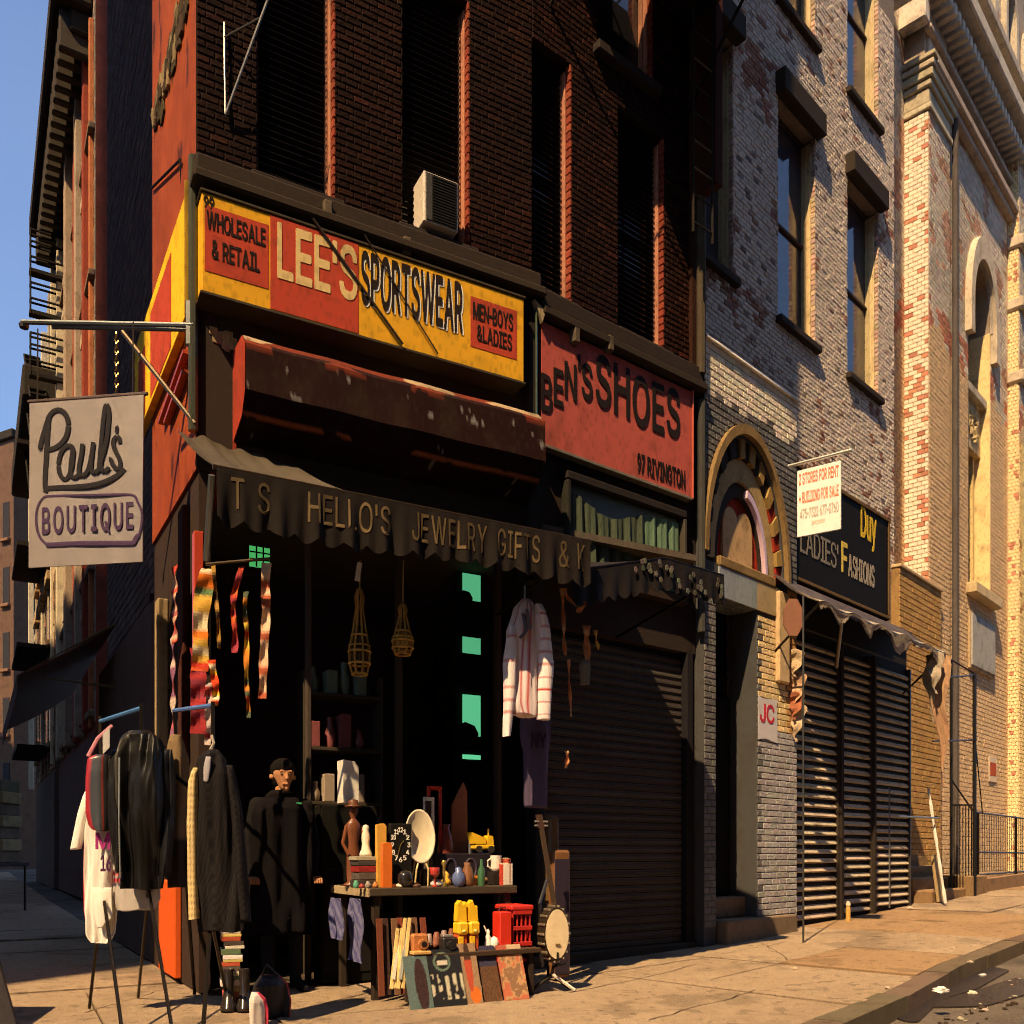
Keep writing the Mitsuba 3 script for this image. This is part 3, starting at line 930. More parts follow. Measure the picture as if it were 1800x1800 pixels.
pq0, pq1 = P(52, HY, 6.52), P(252, HY, 6.42)
PS = Frame(pq0[:2], pq1[:2])
hs = thing('hanging_sign', 'weathered grey hanging shop sign with black script over a purple outlined oval', 'sign')
hz0, hz1 = 1 + 508 / FOC * 6.47, 1 + 798 / FOC * 6.47
hb = MB(PS)
gu = np.linspace(0, PS.L, 24)
gzz = np.linspace(0, 1, 30)
Pm = np.array([[(u + .010 * t, .005 * math.sin(u * 9) * math.sin(3 * t) + .010 * (nz(u * 4, t * 3, 0, 8) - .5), hz0 - .012 * (1 - u / PS.L) + (hz1 - hz0) * t) for t in gzz] for u in gu])
Cm = np.array([[np.array((.245, .213, .200)) * (.86 + .28 * nz(u * 9, t * 3.0, 0, 6)) for t in gzz] for u in gu])
hb.sheet(Pm, -.012, Cm)
put(unique(hs + '__panel'), hb, 'satin')
part(hs, 'top_rail', MB(PS).tube([(-.01, .0, hz1 + .006), (PS.L + .03, .0, hz1 + .014)], .014, (.12, .09, .09)), 'matte')
for u in (.06, PS.L - .08):
    part(hs, 'hanger', MB(PS).tube([(u, 0, hz1), (u + .01, .01, hz1 + .52)], .005, (.12, .11, .10), 5), 'metal')


def zs(x, y):
    """a point of the sign, from its enlargement"""
    px, py = 30 + x / 5.4545, 680 + y / 5.4545
    u, z = PS.hit(px, py, .02)
    return (u, .020, z)


def smooth_line(pts, n=6):
    p = np.asarray(pts, float)
    t = np.arange(len(p))
    from scipy.interpolate import CubicSpline
    return CubicSpline(t, p)(np.linspace(0, len(p) - 1, (len(p) - 1) * n + 1))


def stroke(name, pts, w, col=INK, flat=True):
    q = smooth_line([zs(*p) for p in pts]) if len(pts) > 2 else np.array([zs(*p) for p in pts])
    part(hs, name, MB(PS).tube(q, w, col, 8, flat=(1, .15, 1)), 'plain')


SK = (.020, .018, .022)
stroke('letter', [(305, 275), (292, 420), (283, 600), (272, 800), (268, 930), (285, 1000)], .0195, SK)
stroke('letter', [(222, 605), (232, 520), (262, 420), (300, 300), (345, 238), (405, 222), (460, 260), (488, 340), (480, 440), (440, 520), (370, 580), (285, 600)], .0185, SK)
stroke('letter', [(535, 590), (480, 565), (425, 620), (398, 720), (405, 820), (440, 880), (480, 875), (515, 800), (530, 700), (535, 590), (515, 740), (515, 840), (545, 870), (585, 840)], .0165, SK)
stroke('letter', [(625, 545), (608, 680), (590, 800), (610, 850), (655, 830), (700, 720), (730, 530), (712, 680), (708, 790), (740, 820), (785, 780)], .0165, SK)
stroke('letter', [(785, 780), (795, 640), (815, 420), (835, 240), (855, 175), (878, 230), (872, 400), (840, 580), (805, 700), (800, 770), (830, 805), (880, 770)], .0165, SK)
stroke('letter', [(985, 540), (960, 480), (925, 510), (928, 580), (965, 660), (990, 740), (965, 790), (915, 740), (905, 680)], .0165, SK)
stroke('apostrophe', [(950, 378), (955, 400), (950, 440)], .013, SK)
stroke('underline', [(300, 1000), (340, 972), (600, 958), (780, 930), (880, 895), (960, 850), (1030, 785)], .020, SK)
PUR = (.062, .035, .080)
pill = [(275, 1050), (400, 1045), (600, 1040), (850, 1035), (1090, 1035), (1150, 1090), (1190, 1180), (1195, 1280), (1175, 1400), (1110, 1490)]
part(hs, 'oval_outline', MB(PS).tube(smooth_line([zs(*p) for p in pill], 5), .009, PUR, 8, flat=(1, .2, 1)), 'plain')
pill2 = [(275, 1050), (215, 1110), (182, 1230), (195, 1380), (240, 1470), (290, 1515)]
part(hs, 'oval_outline', MB(PS).tube(smooth_line([zs(*p) for p in pill2], 5), .009, PUR, 8, flat=(1, .2, 1)), 'plain')
pill3 = [(280, 1515), (420, 1510), (600, 1502), (850, 1500), (1060, 1500), (1120, 1490), (1165, 1420)]
part(hs, 'oval_outline', MB(PS).tube(smooth_line([zs(*p) for p in pill3], 5), .018, PUR, 8, flat=(1, .2, 1)), 'plain')
q0, q1 = zs(240, 1390), zs(1115, 1130)
word(hs, PS, 'BOUTIQUE', q0[0], q1[0], zs(650, 1385)[2], zs(650, 1140)[2], .019, PUR, gap=.32, bold=True, lift=lambda i: -.004 + .0015 * i)

# ------------------------------------------------------------------ air conditioner, wall bracket
ac = thing('air_conditioner', 'boxy air conditioner with a bright side and dark grille in an upper window', 'air conditioner')
ua, ub = L.u(745, .13), L.u(805, .13)
za, zb = L.z(775, 398, .13), L.z(775, 310, .13)
put(unique(ac + '__case'), MB(L).box(ua, ub, -.12, .13, za, zb, (.58, .50, .40), .006), 'satin')
part(ac, 'grille_panel', MB(L).box(ua + .02, ub - .012, .1305, .134, za + .012, zb - .012, (.012, .011, .010)), 'plain')
part(ac, 'control_panel', MB(L).box(ua + .02, ua + .07, .1345, .137, za + .02, zb - .02, (.05, .048, .044)), 'plain')
gm = MB(L)
for i in range(16):
    zz = za + .03 + i * (zb - za - .06) / 15
    gm.box(ua + .075, ub - .016, .1345, .139, zz - .003, zz + .003, (.016, .014, .013))
part(ac, 'grille_slat', gm, 'plain', stuff=True)
wb = thing('triangular_bracket', 'thin pale triangular iron bracket on the darkened brick above the sign', 'bracket')
q = lambda x, y, o: L.hit(x, y, o)[:1] + (o,) + L.hit(x, y, o)[1:]
m = MB(L)
m.tube([q(394, 40, .04), q(396, 202, .04)], .008, (.16, .15, .14), 6)
put(unique(wb + '__upright'), m, 'metal')
part(wb, 'diagonal', MB(L).tube([q(396, 202, .04), q(474, -10, .30)], .010, (.16, .15, .14), 6), 'metal')
part(wb, 'strut', MB(L).tube([q(394, 66, .04), q(460, 30, .25)], .008, (.16, .15, .14), 6), 'metal')

# fire escape high on the right of the corner building
fe = thing('fire_escape', 'black iron fire escape high on the front of the corner building', 'fire escape')
IR = (.018, .015, .013)
zP = 9.3
f0, f1 = .15, 2.05
put(unique(fe + '__platform'), MB(B).box(f0, f1, .03, .98, zP - .05, zP - .02, IR).box(f0, f1, .02, .06, zP - .09, zP + .02, IR).box(f0, f1, .95, .99, zP - .10, zP + .03, IR), 'matte')
for i in range(11):
    oo = .09 + i * .082
    part(fe, 'slat', MB(B).box(f0, f1, oo, oo + .055, zP - .018, zP - .006, IR), 'matte')
rl = MB(B)
for zz in (zP + .45, zP + .95):
    rl.tube([(f0, .97, zz), (f1, .97, zz)], .014, IR, 5)
    for u in (f0, f1):
        rl.tube([(u, .03, zz), (u, .97, zz)], .014, IR, 5)
part(fe, 'railing', rl, 'matte')
for i in range(17):
    u = f0 + i * (f1 - f0) / 16
    part(fe, 'baluster', MB(B).tube([(u, .97, zP), (u, .97, zP + .95)], .009, IR, 5), 'matte')
for u in (f0 + .05, f1 - .05):
    part(fe, 'support', MB(B).tube([(u, .02, zP - .9), (u, .95, zP - .06)], .016, IR, 5), 'matte')
ld = MB(B)
for u in (1.72, 2.0):
    ld.tube([(u, .32, 6.9), (u, .32, zP - .02)], .013, IR, 5)
part(fe, 'ladder_rail', ld, 'matte')
for i in range(8):
    part(fe, 'rung', MB(B).tube([(1.72, .32, 7.0 + i * .26), (2.0, .32, 7.0 + i * .26)], .009, (.10, .08, .05) if i in (2, 3, 6) else IR, 5), 'matte')
part(cb, 'downpipe', MB(B).tube([(B.L - .02, .10, 3.2), (B.L - .02, .10, 5.5)], .04, (.05, .05, .045), 8).tube([(B.L - .05, .12, 5.75), (B.L - .05, .12, TOPZ)], .045, (.07, .055, .035), 8), 'matte')
part(cb, 'end_pier', MB(B).box(B.L - .10, B.L + .015, .0, .34, 7.5, TOPZ, (.05, .016, .010), .01).box(B.L - .10, B.L + .015, .0, .05, 5.85, 7.49, (.03, .011, .006)), 'brick')  # upper pier added to throw shade on the whitewashed wall

# ================================================================== ARCHED ENTRANCE
WE = W0.shift(.09)
ae = thing('arched_entrance', 'grey brick entrance front with a painted round arch and a shallow doorway coloured near-black for shade', 'entrance')
AZ1 = 6.15
e0, e1 = .02, 1.90
zA = 4.02                                             # spring line
cA, RA = (WE.u(1238) + WE.u(1379)) / 2, (WE.u(1379) - WE.u(1238)) / 2
hA = 5.42 - zA


def arc(r, n=28, rz=None, z=zA, c=None):
    t = np.linspace(0, math.pi, n)
    return [((cA if c is None else c) - r * math.cos(a), z + (rz if rz else r) * math.sin(a)) for a in t]


ratio = hA / RA


def archpoly(r, zlow):
    return sg.Polygon([(cA - r, zlow)] + arc(r, 40, r * ratio) + [(cA + r, zlow)])


gate = sg.box(WE.u(1258), -.2, WE.u(1330), 3.62)
face = sg.box(e0, 0, e1, AZ1).difference(archpoly(RA - .02, 3.95)).difference(gate)
part(ae, 'wall', MB(WE).prism(face, -.35, 0, (.06, .06, .06)), 'matte')


def gate_cut(z):
    out = []
    if z < 3.62:
        out.append((WE.u(1258), WE.u(1330)))
    if 3.55 < z < zA:
        out.append((cA - RA - .06, cA + RA + .06))
    elif z >= zA and z < zA + hA + .09:
        r = (RA + .06) * math.sqrt(max(0, 1 - ((z - zA) / (hA + .09)) ** 2))
        out.append((cA - r, cA + r))
    return out


def greycol(u, z):
    t = nz(u * 1.6, z * 2.0, 0, 21)
    edge = AZ1 - .52 + .16 * (nz(u * 5, 0, 0, 31) - .5) * 2
    if z > edge:
        c = np.array((.70, .61, .47))
    elif z < 2.35 and u > 1.1:
        c = np.array((.34, .32, .31))  # grey under the cream: shadow on the pier put into the colour
    elif z < 3.95 and u > 1.1:
        c = np.array((.72, .53, .27)) if u < 1.72 else np.array((.42, .24, .10))
    else:
        c = np.array((.125, .120, .115)) * (.8 + .5 * t)
    return jit(c, .16)


b = MB(WE)
courses(b, e0, e1, 0.25, AZ1, 0, .15, .068, greycol, gate_cut, proud=.008, rough=.002)
part(ae, 'brickwork', b, 'brick', stuff=True)
part(ae, 'coping', MB(WE).add([(u_, o_, z_) for u_ in (e0, e1 + .02) for o_, z_ in ((.04, AZ1), (.04, AZ1 + .015), (-.10, AZ1 + .17), (-.38, AZ1 + .17), (-.38, AZ1))], [[0, 1, 6], [0, 6, 5], [1, 2, 7], [1, 7, 6], [2, 3, 8], [2, 8, 7], [3, 4, 9], [3, 9, 8], [4, 0, 5], [4, 5, 9], [0, 2, 1], [0, 3, 2], [0, 4, 3], [5, 6, 7], [5, 7, 8], [5, 8, 9]], (.74, .66, .54)), 'matte')
OCH = (.24, .15, .06)
# outer label mould
ring = sg.Polygon(arc(RA + .055, 44, (RA + .055) * ratio) + arc(RA - .005, 44, (RA - .005) * ratio)[::-1])
part(ae, 'label_mould', MB(WE).prism(ring, -.02, .055, OCH), 'matte')
nv = 22
for i in range(nv):                                    # notched voussoirs; left half all dark, shade painted into the colour
    a0_, a1_ = math.pi * i / nv, math.pi * (i + 1) / nv
    q = lambda r, a: (cA - r * math.cos(a), zA + r * ratio * math.sin(a))
    d_ = .006
    poly = sg.Polygon([q(RA - .01, a0_ + d_), q(RA - .01, a1_ - d_), q(RA - .13, a1_ - d_), q(RA - .13, a0_ + d_)])
    low = i >= 17
    col = (.30, .028, .016) if low and i % 2 else (.33, .21, .07) if i % 2 == 0 and i > 9 else (.030, .022, .018)
    part(ae, 'voussoir', MB(WE).prism(poly, -.10, -.012 - .022 * (i % 2), jit(col, .1)), 'matte')
ring = sg.Polygon(arc(RA - .135, 40, (RA - .135) * ratio) + arc(RA - .27, 40, (RA - .27) * ratio)[::-1])
part(ae, 'inner_arch', MB(WE).prism(ring, -.20, -.055, (.40, .28, .13)), 'matte')
ring = sg.Polygon(arc(RA - .275, 40, (RA - .275) * ratio) + arc(RA - .36, 40, (RA - .36) * ratio)[::-1])
part(ae, 'inner_arch', MB(WE).prism(ring, -.24, -.085, (.030, .022, .018)), 'matte')
part(ae, 'tympanum', MB(WE).prism(archpoly(RA - .362, zA + .0), -.25, -.125, (.36, .034, .016)), 'matte', label='red painted infill of the arch')
lan = unary_union([sg.Polygon([(c_ - .15, zA + .06)] + arc(.15, 16, .22, zA + .42, c_) + [(c_ + .15, zA + .06)]) for c_ in (cA - .16, cA + .12)])
part(ae, 'lancet_board', MB(WE).prism(lan, -.124, -.095, (.50, .32, .16)), 'matte', label='pale double lancet board in the arch')
part(ae, 'lancet_sill', MB(WE).box(cA - .34, cA + .30, -.124, -.07, zA - .06, zA + .055, (.30, .24, .30), .01), 'matte')
jm = MB(WE)
jm.prism(sg.Polygon([q_ for q_ in arc(RA - .30, 30, (RA - .30) * ratio)[16:]] + [q_ for q_ in arc(RA - .345, 30, (RA - .345) * ratio)[16:]][::-1]), -.10, -.035, (.60, .42, .50))
part(ae, 'jamb_roll', jm, 'satin')
part(ae, 'impost', MB(WE).box(WE.u(1262), WE.u(1360), -.35, .03, zA - .09, zA + .015, OCH, .012), 'matte')
lt = MB(WE)
lu = np.linspace(WE.u(1262), WE.u(1362), 12)
for i in range(11):
    c = (.26, .29, .30) if i < 7 else (.40, .30, .16)
    lt.box(lu[i], lu[i + 1], -.34, .02, 3.62, zA - .095, jit(c, .08))
part(ae, 'lintel', lt, 'matte')
part(ae, 'passage', MB(WE).box(WE.u(1235), WE.u(1262), -.9, -.36, 0, 3.62, (.010, .009, .009)).box(WE.u(1262), WE.u(1372), -.42, -.36, 0, 3.7, (.007, .006, .007)).box(WE.u(1262), WE.u(1372), -.36, -.30, 3.63, 3.7, (.01, .01, .01)), 'plain')  # recess and door leaf coloured near-black to stand in for deep shade
part(ae, 'door_leaf', MB(WE).box(WE.u(1283), WE.u(1330), -.36, -.32, .45, 2.7, (.008, .007, .009), .01), 'plain')
part(ae, 'passage_wall', MB(WE).box(WE.u(1330) + .004, WE.u(1336), -.36, -.01, 0, 3.61, (.52, .31, .11)), 'matte')
g0 = WE.g(1.3, .2)
part(ae, 'step', MB(WE).box(WE.u(1264), WE.u(1388), -.36, .10, -.1, g0 + .20, (.17, .12, .075), .015), 'matte')
part(ae, 'step', MB(WE).box(WE.u(1268), WE.u(1356), -.36, -.14, g0 + .2, g0 + .42, (.17, .12, .075), .015), 'matte')
part(ae, 'corner_pier', MB(WE).box(WE.u(1362), WE.u(1380), .0, .06, 2.9, 3.9, (.56, .40, .22), .01), 'matte')
ps = thing('torn_poster', 'torn white poster with red writing on the yellow wall beside the dark doorway', 'poster')
u0, u1 = WE.u(1331, .02), WE.u(1366, .02)
# pasted to the front of the pier
pu0, pu1 = WE.u(1330) + .01, WE.u(1365)
zA_, zB_ = WE.z(1350, 1302, .02), WE.z(1350, 1226, .02)
put(unique(ps + '__sheet'), MB(WE).prism(sg.Polygon([(pu0, zA_), (pu0 + .15, zA_ + .02), (pu1, zA_ - .01), (pu1 - .02, zA_ + .4), (pu1, zB_), (pu0 + .1, zB_ - .02), (pu0, zB_)]), .012, .015, (.60, .56, .56)), 'plain')
word(ps, WE, 'JC', pu0 + .03, pu1 - .08, zA_ + .20, zB_ - .08, .0155, (.50, .04, .06), split=True)

# ================================================================== WHITEWASHED TENEMENT
wt = thing('whitewashed_tenement', 'tall brick tenement with flaking white paint and sash windows, left of the church', 'building')
WT = 16.5
WL = W.u(1571)
W_o = 0.0
rows = [(8.06, 10.95), (12.25, 15.2)]
colsW = [(W.u(1228), W.u(1288)), (W.u(1367), W.u(1432)), (W.u(1489), W.u(1543))]
wins = [(a, b, c, d_) for (a, b) in colsW for (c, d_) in rows]
solid = sg.box(.3, 3.0, WL, WT)
for w in wins:
    solid = solid.difference(sg.box(w[0], w[2], w[1], w[3]))
part(wt, 'wall', MB(W).prism(solid, -.35, 0, (.24, .19, .155)), 'matte')


def wwcol(u, z):
    a = nz(u * .9, z * .55, 0, 41)
    f_ = .52 * nz(u * 1.5, z * 1.0, 0, 42, 2) + .48 * nz(u * 7.5, z * 6.0, 2, 43, 2)
    th = .615 - .075 * max(0.0, min(1.0, (8.8 - z) / 2.6))
    r = random.random()
    if f_ > th + .025 and r < .85:
        return jit((.28, .145, .105), .22)
    if f_ > th - .012 and r < .8:
        return jit((.38, .27, .21), .18)
    if r > .965:
        return jit((.22, .17, .145), .3)
    return jit((.57, .485, .405), .09) * (.82 + .36 * a)


b = MB(W)
courses(b, .3, WL, 5.4, 14.2, 0, .125, .060, wwcol, lambda z: [(w[0], w[1]) for w in wins if w[2] - .02 < z < w[3] + .05], proud=.010, rough=.005)
part(wt, 'brickwork', b, 'brick', stuff=True)
for w in wins:
    window(wt, W, *w, rv=.19, jamb=(.60, .46, .26), brickjamb=(.50, .36, .27), sash=(.055, .04, .035), pane=(.03, .03, .045), sill=(.035, .026, .020), lintel=.15)
for w in (wins[3], wins[5]):                           # the blinds and the lifted lower sash behind the glass
    pass
part(wt, 'end_wall', MB(W).box(WL - .3, WL, -6, -.36, 0, WT, (.26, .20, .16)), 'matte')
part(wt, 'end_wall', MB(W).box(.0, .3, -6, .0, 6.0, WT, (.05, .03, .02)), 'matte')

# shop in the ground floor of the tenement
OB2 = .05
s0, s1 = W0.u(1391, OB2), W0.u(1607, OB2)
bx = thing('shuttered_shop', 'projecting shop front closed with three bays of ribbed metal shutters under a torn awning', 'shop front')
zg0, zg1 = W0.g(s0, OB2), W0.g(s1, OB2)
part(bx, 'core', MB(W0).box(s0 + .02, s1 - .02, -.85, OB2 - .10, -.1, 4.05, (.02, .016, .013)), 'plain')
part(bx, 'side_cheek', MB(W0).box(s0 - .03, s0 + .018, -.6, OB2, -.1, 4.05, (.24, .11, .045), .01), 'matte')
part(bx, 'roof', MB(W0).box(s0 - .03, s1 - .0, -.86, OB2 - .02, 4.055, 4.13, (.05, .04, .035), .01), 'matte')
bays = [(1394, 1478), (1485, 1537), (1542, 1604)]
for (xa, xb) in bays:
    ua, ub = W0.u(xa, OB2), W0.u(xb, OB2)
    g_ = W0.g((ua + ub) / 2, OB2)
    z0_ = max(W0.g(ua, OB2), W0.g(ub, OB2)) + .03
    n = 30
    hh = (3.55 - z0_) / n
    part(bx, 'shutter_backing', MB(W0).box(ua, ub, OB2 - .098, OB2 - .085, z0_ - .02, 3.56, (.012, .010, .008)), 'plain')
    for i in range(n):
        zz = z0_ + i * hh
        m = MB(W0)
        c = jit((.46, .375, .26), .10)
        # each slat is a shallow trough: a bright sloping upper face over a dark undercut
        pr_ = [(0.0, 0.005), (.022, hh * .06), (.034, hh * .20), (.0, hh * .60)]
        for e0_, e1_ in ((ua, ub),):
            v = [(e0_, OB2 - .083 + p_o, zz + p_z) for p_o, p_z in pr_] + [(e1_, OB2 - .083 + p_o, zz + p_z) for p_o, p_z in pr_]
            m.add(v, [[0, 1, 5], [0, 5, 4], [1, 2, 6], [1, 6, 5], [2, 3, 7], [2, 7, 6], [0, 2, 1], [0, 3, 2], [4, 5, 6], [4, 6, 7]], c)
        part(bx, 'slat', m, 'matte')
    for u in (ua - .03, ub):
        part(bx, 'guide_rail', MB(W0).box(u, u + .03, OB2 - .10, OB2 - .03, z0_ - .05, 3.6, (.035, .026, .02), .004), 'satin')
for xx in (1482, 1539.5):
    u = W0.u(xx, OB2)
    part(bx, 'mullion', MB(W0).box(u - .035, u + .035, OB2 - .09, OB2 + .0, .0, 3.6, (.030, .022, .016), .008), 'matte')
part(bx, 'rust_post', MB(W0).box(s0 - .07, s0 - .032, OB2 - .03, OB2 + .02, .05, 3.95, (.30, .13, .05), .006), 'matte')
u_ = W0.u(1590, OB2 + .02)
part(bx, 'padlock_bar', MB(W0).tube([(W0.u(1566, OB2 + .0), OB2 - .02, 1.9), (W0.u(1566, OB2), OB2 - .02, W0.g(4, .3) + .05)], .01, (.35, .34, .32), 6), 'metal')
fb = thing('black_fascia_sign', 'black fascia board with worn gold and silver lettering above the torn awning', 'sign')
fz0, fz1 = W0.z(1470, 1085, OB2), 5.55
f0u, f1u = W0.u(1389, OB2), W0.u(1563, OB2)
put(unique(fb + '__board'), MB(W0).box(f0u, f1u, OB2 - .08, OB2, 4.14, 5.50, (.010, .0075, .0065), .008), 'plain')
fr = MB(W0)
for a, b_, c, d_ in ((f0u, f1u, 4.15, 4.19), (f0u, f1u, 5.46, 5.50)):
    fr.box(a, b_, OB2 + .001, OB2 + .02, c, d_, (.14, .085, .035), .004)
fr.box(f1u - .05, f1u - .01, OB2 + .001, OB2 + .02, 4.2, 5.455, (.14, .085, .035), .004)
part(fb, 'frame', fr, 'matte')
part(fb, 'side_board', MB(W0).box(f0u - .02, f0u - .001, -.84, OB2 - .01, 4.14, 5.50, (.016, .012, .010)), 'matte')
q = lambda x, y: W0.hit(x, y, OB2 + .01)
GO = (.62, .42, .03)
fz = lambda x, y: q(x, y)[1]
word(fb, W0, 'Duy', q(1514, HY)[0], q(1541, HY)[0], fz(1526, 948), fz(1526, 893), OB2 + .003, GO)
word(fb, W0, "LADIES'", q(1408, HY)[0], q(1474, HY)[0], fz(1440, 985), fz(1440, 940), OB2 + .003, (.20, .18, .15), bold=False, split=False, name='lettering')
word(fb, W0, 'F', q(1480, HY)[0], q(1490, HY)[0], fz(1486, 1006), fz(1486, 955), OB2 + .003, (.66, .50, .10))
word(fb, W0, 'ASHIONS', q(1492, HY)[0], q(1538, HY)[0], fz(1515, 1022), fz(1515, 985), OB2 + .003, (.33, .28, .22), split=False, name='lettering', bold=True)

# the white letting sign on its bar
hw = thing('letting_sign', 'bright white hanging sign with rows of small letters before the black fascia', 'sign')
qa, qb = P(1401, HY, 8.70), P(1478, HY, 8.47)
HF = Frame(qa[:2], qb[:2])
zt1, zb1 = 1 + (HY - 822) / FOC * 8.70, 1 + (HY - 945) / FOC * 8.70
put(unique(hw + '__board'), MB(HF).box(0, HF.L, -.02, 0, zb1, zt1 - .03, (.80, .78, .72), .004), 'matte' if 0 else 'plain')
word(hw, HF, '2 STORES FOR RENT', .02, HF.L - .02, zt1 - .17, zt1 - .07, .0005, (.62, .16, .07), split=False, name='lettering', bold=True)
word(hw, HF, '+ BUILDING FOR SALE', .02, HF.L - .02, zt1 - .35, zt1 - .25, .0005, (.62, .16, .07), split=False, name='lettering', bold=True)
word(hw, HF, '475-7322 677-0760', .03, HF.L - .02, zt1 - .50, zt1 - .41, .0005, (.42, .36, .28), split=False, name='lettering', bold=True)
word(hw, HF, 'BROKER', .14, HF.L - .14, zt1 - .575, zt1 - .54, .0005, (.62, .50, .36), split=False, name='lettering', bold=False)
bar = thing('sign_bar', 'pale metal bar rising to the right above the white letting sign', 'bar')
put(bar, MB().tube([P(1385, 820, 8.72), P(1498, 791, 8.40)], .016, (.5, .5, .46), 8), 'metal')
for t in (.08, HF.L - .08):
    part(hw, 'hook', MB(HF).tube([(t, -.01, zt1 - .04), (t, -.01, zt1 + .02)], .006, (.3, .3, .28), 5), 'metal')

# torn awning over those shutters
ta = thing('torn_awning', 'tattered awning with ragged pale scraps hanging over the ribbed shutters', 'awning')
t0, t1 = W0.u(1400, OB2 + .3), W0.u(1632, OB2 + .35)
uu = np.linspace(t0, t1, 60)
PT = .56


def tz(u, t):
    return 4.10 - .42 * t - .05 * math.sin(math.pi * t) + .025 * math.sin(u * 9) * t


Pm = np.array([[(u, OB2 + .01 + PT * t, tz(u, t)) for t in np.linspace(0, 1, 9)] for u in uu])
Cm = np.array([[np.array((.055, .046, .048)) * (.6 + .9 * nz(u * 3, t * 4, 0, 51)) if t < .8 else np.array((.30, .25, .18)) * (.4 + .9 * nz(u * 5, t * 4, 1, 52)) for t in np.linspace(0, 1, 9)] for u in uu])
put(unique(ta + '__canvas'), MB(W0).sheet(Pm, .006, Cm), 'cloth')
part(ta, 'front_bar', MB(W0).tube([(t0, OB2 + PT, tz(t0, 1) - .02), (t1, OB2 + PT, tz(t1, 1) - .02)], .014, (.03, .025, .02)), 'metal')
part(ta, 'side_arm', MB(W0).tube([(t1, OB2, 3.2), (t1, OB2 + PT, tz(t1, 1) - .02)], .014, (.03, .025, .02)), 'metal')
part(ta, 'side_arm', MB(W0).tube([(t0, OB2, 3.2), (t0, OB2 + PT, tz(t0, 1) - .02)], .014, (.03, .025, .02)), 'metal')


def rag(parent, u, o, ztop, ln, wd, c, twist=.3, name='scrap'):
    n = 14
    t = np.linspace(0, 1, n)
    w_ = wd * (1 - (.15 + .5 * abs(math.sin(u * 37))) * t) * (.7 + .6 * meshkit.fbm(np.stack([t * 5, t * 0 + u * 9, t * 0], 1), 3, 4))
    x = u + .05 * np.sin(t * 6 + u * 7) * ln
    Pm = np.stack([np.stack([x + s_ * w_ / 2 * np.cos(twist * s_ + t * 2), o + s_ * w_ / 2 * np.sin(.9 + t * 2.4) + .02 * np.sin(t * 13), ztop - ln * t - .03 * abs(s_)], -1) for s_ in np.linspace(-1, 1, 5)], 1)
    cc = np.array([[jit(c, .12) if RNG.random() > .2 else jit(np.array(c) * .4, .2) for _ in range(5)] for _ in range(n)])
    part(parent, name, MB(W0).sheet(Pm, .004, cc), 'cloth')


uu = np.linspace(t0, t1, 150)
Pm, Cm = [], []
for u in uu:
    dr_ = .05 + .55 * max(0.0, nz(u * 2.3, 0, 0, 57, 3) - .40) + .10 * max(0.0, nz(u * 14, 1, 0, 58, 2) - .45)
    Pm.append([(u, OB2 + PT + .012 + .05 * t * (nz(u * 5, t * 2, 0, 59) - .5), tz(u, 1) - dr_ * t) for t in np.linspace(0, 1, 7)])
    Cm.append([np.array((.26, .205, .14) if nz(u * 4, t * 3, 3, 60) > .56 else (.07, .052, .045)) * (.7 + .6 * nz(u * 16, t * 8, 0, 61)) for t in np.linspace(0, 1, 7)])
part(ta, 'ragged_hem', MB(W0).sheet(Pm, .004, np.array(Cm)), 'cloth')
rag(ta, t1 - .03, OB2 + PT - .02, tz(t1, 1) - .02, 1.75, .18, (.44, .26, .15))
rag(ta, t1 - .16, OB2 + PT - .1, tz(t1, 1) - .02, .9, .2, (.30, .24, .17))
rag(ta, t1 - .30, OB2 + PT - .0, tz(t1, 1) - .02, .55, .16, (.36, .30, .22))
part(ta, 'strut', MB(W0).tube([(t0 + .55, OB2 + PT, tz(t0 + .5, 1)), (t0 + 1.15, OB2 + .2, 3.2)], .02, (.22, .17, .11), 6), 'metal')
# left streamer of rags and the back of a traffic sign
st = thing('hanging_rags', 'string of pale and rust coloured rags hanging left of the ribbed shutters', 'rags')
for k, (y, ln, c) in enumerate(((1140, .30, (.46, .33, .20)), (1180, .40, (.48, .30, .18)), (1215, .30, (.34, .12, .06)), (1235, .42, (.46, .34, .22)))):
    u, z = W0.hit(1398 + 3 * (k % 2), y, OB2 + .1)
    rag(st, u, OB2 + .1, z, ln, .16, c, name='rag')
oc = thing('octagonal_sign', 'back of an eight sided street sign on a thin pole beside the doorway', 'street sign')
pc = P(1396, 1084, 9.3)
OF = Frame(pc[:2] + [-.2, .0], pc[:2] + [.2, .06])
ang = np.arange(8) * math.pi / 4 + math.pi / 8
put(unique(oc + '__plate'), MB(OF).prism([(.2 + .115 * math.cos(a), pc[2] + .205 * math.sin(a)) for a in ang], -.006, .006, (.26, .12, .075)), 'satin')
pp = P(1412, 1052, 9.28)
part(oc, 'post', MB().tube([(pp[0], pp[1], 3.62), (pp[0], pp[1], float(gz(pp[0], pp[1])) - .03)], .011, (.12, .11, .08), 7), 'metal')

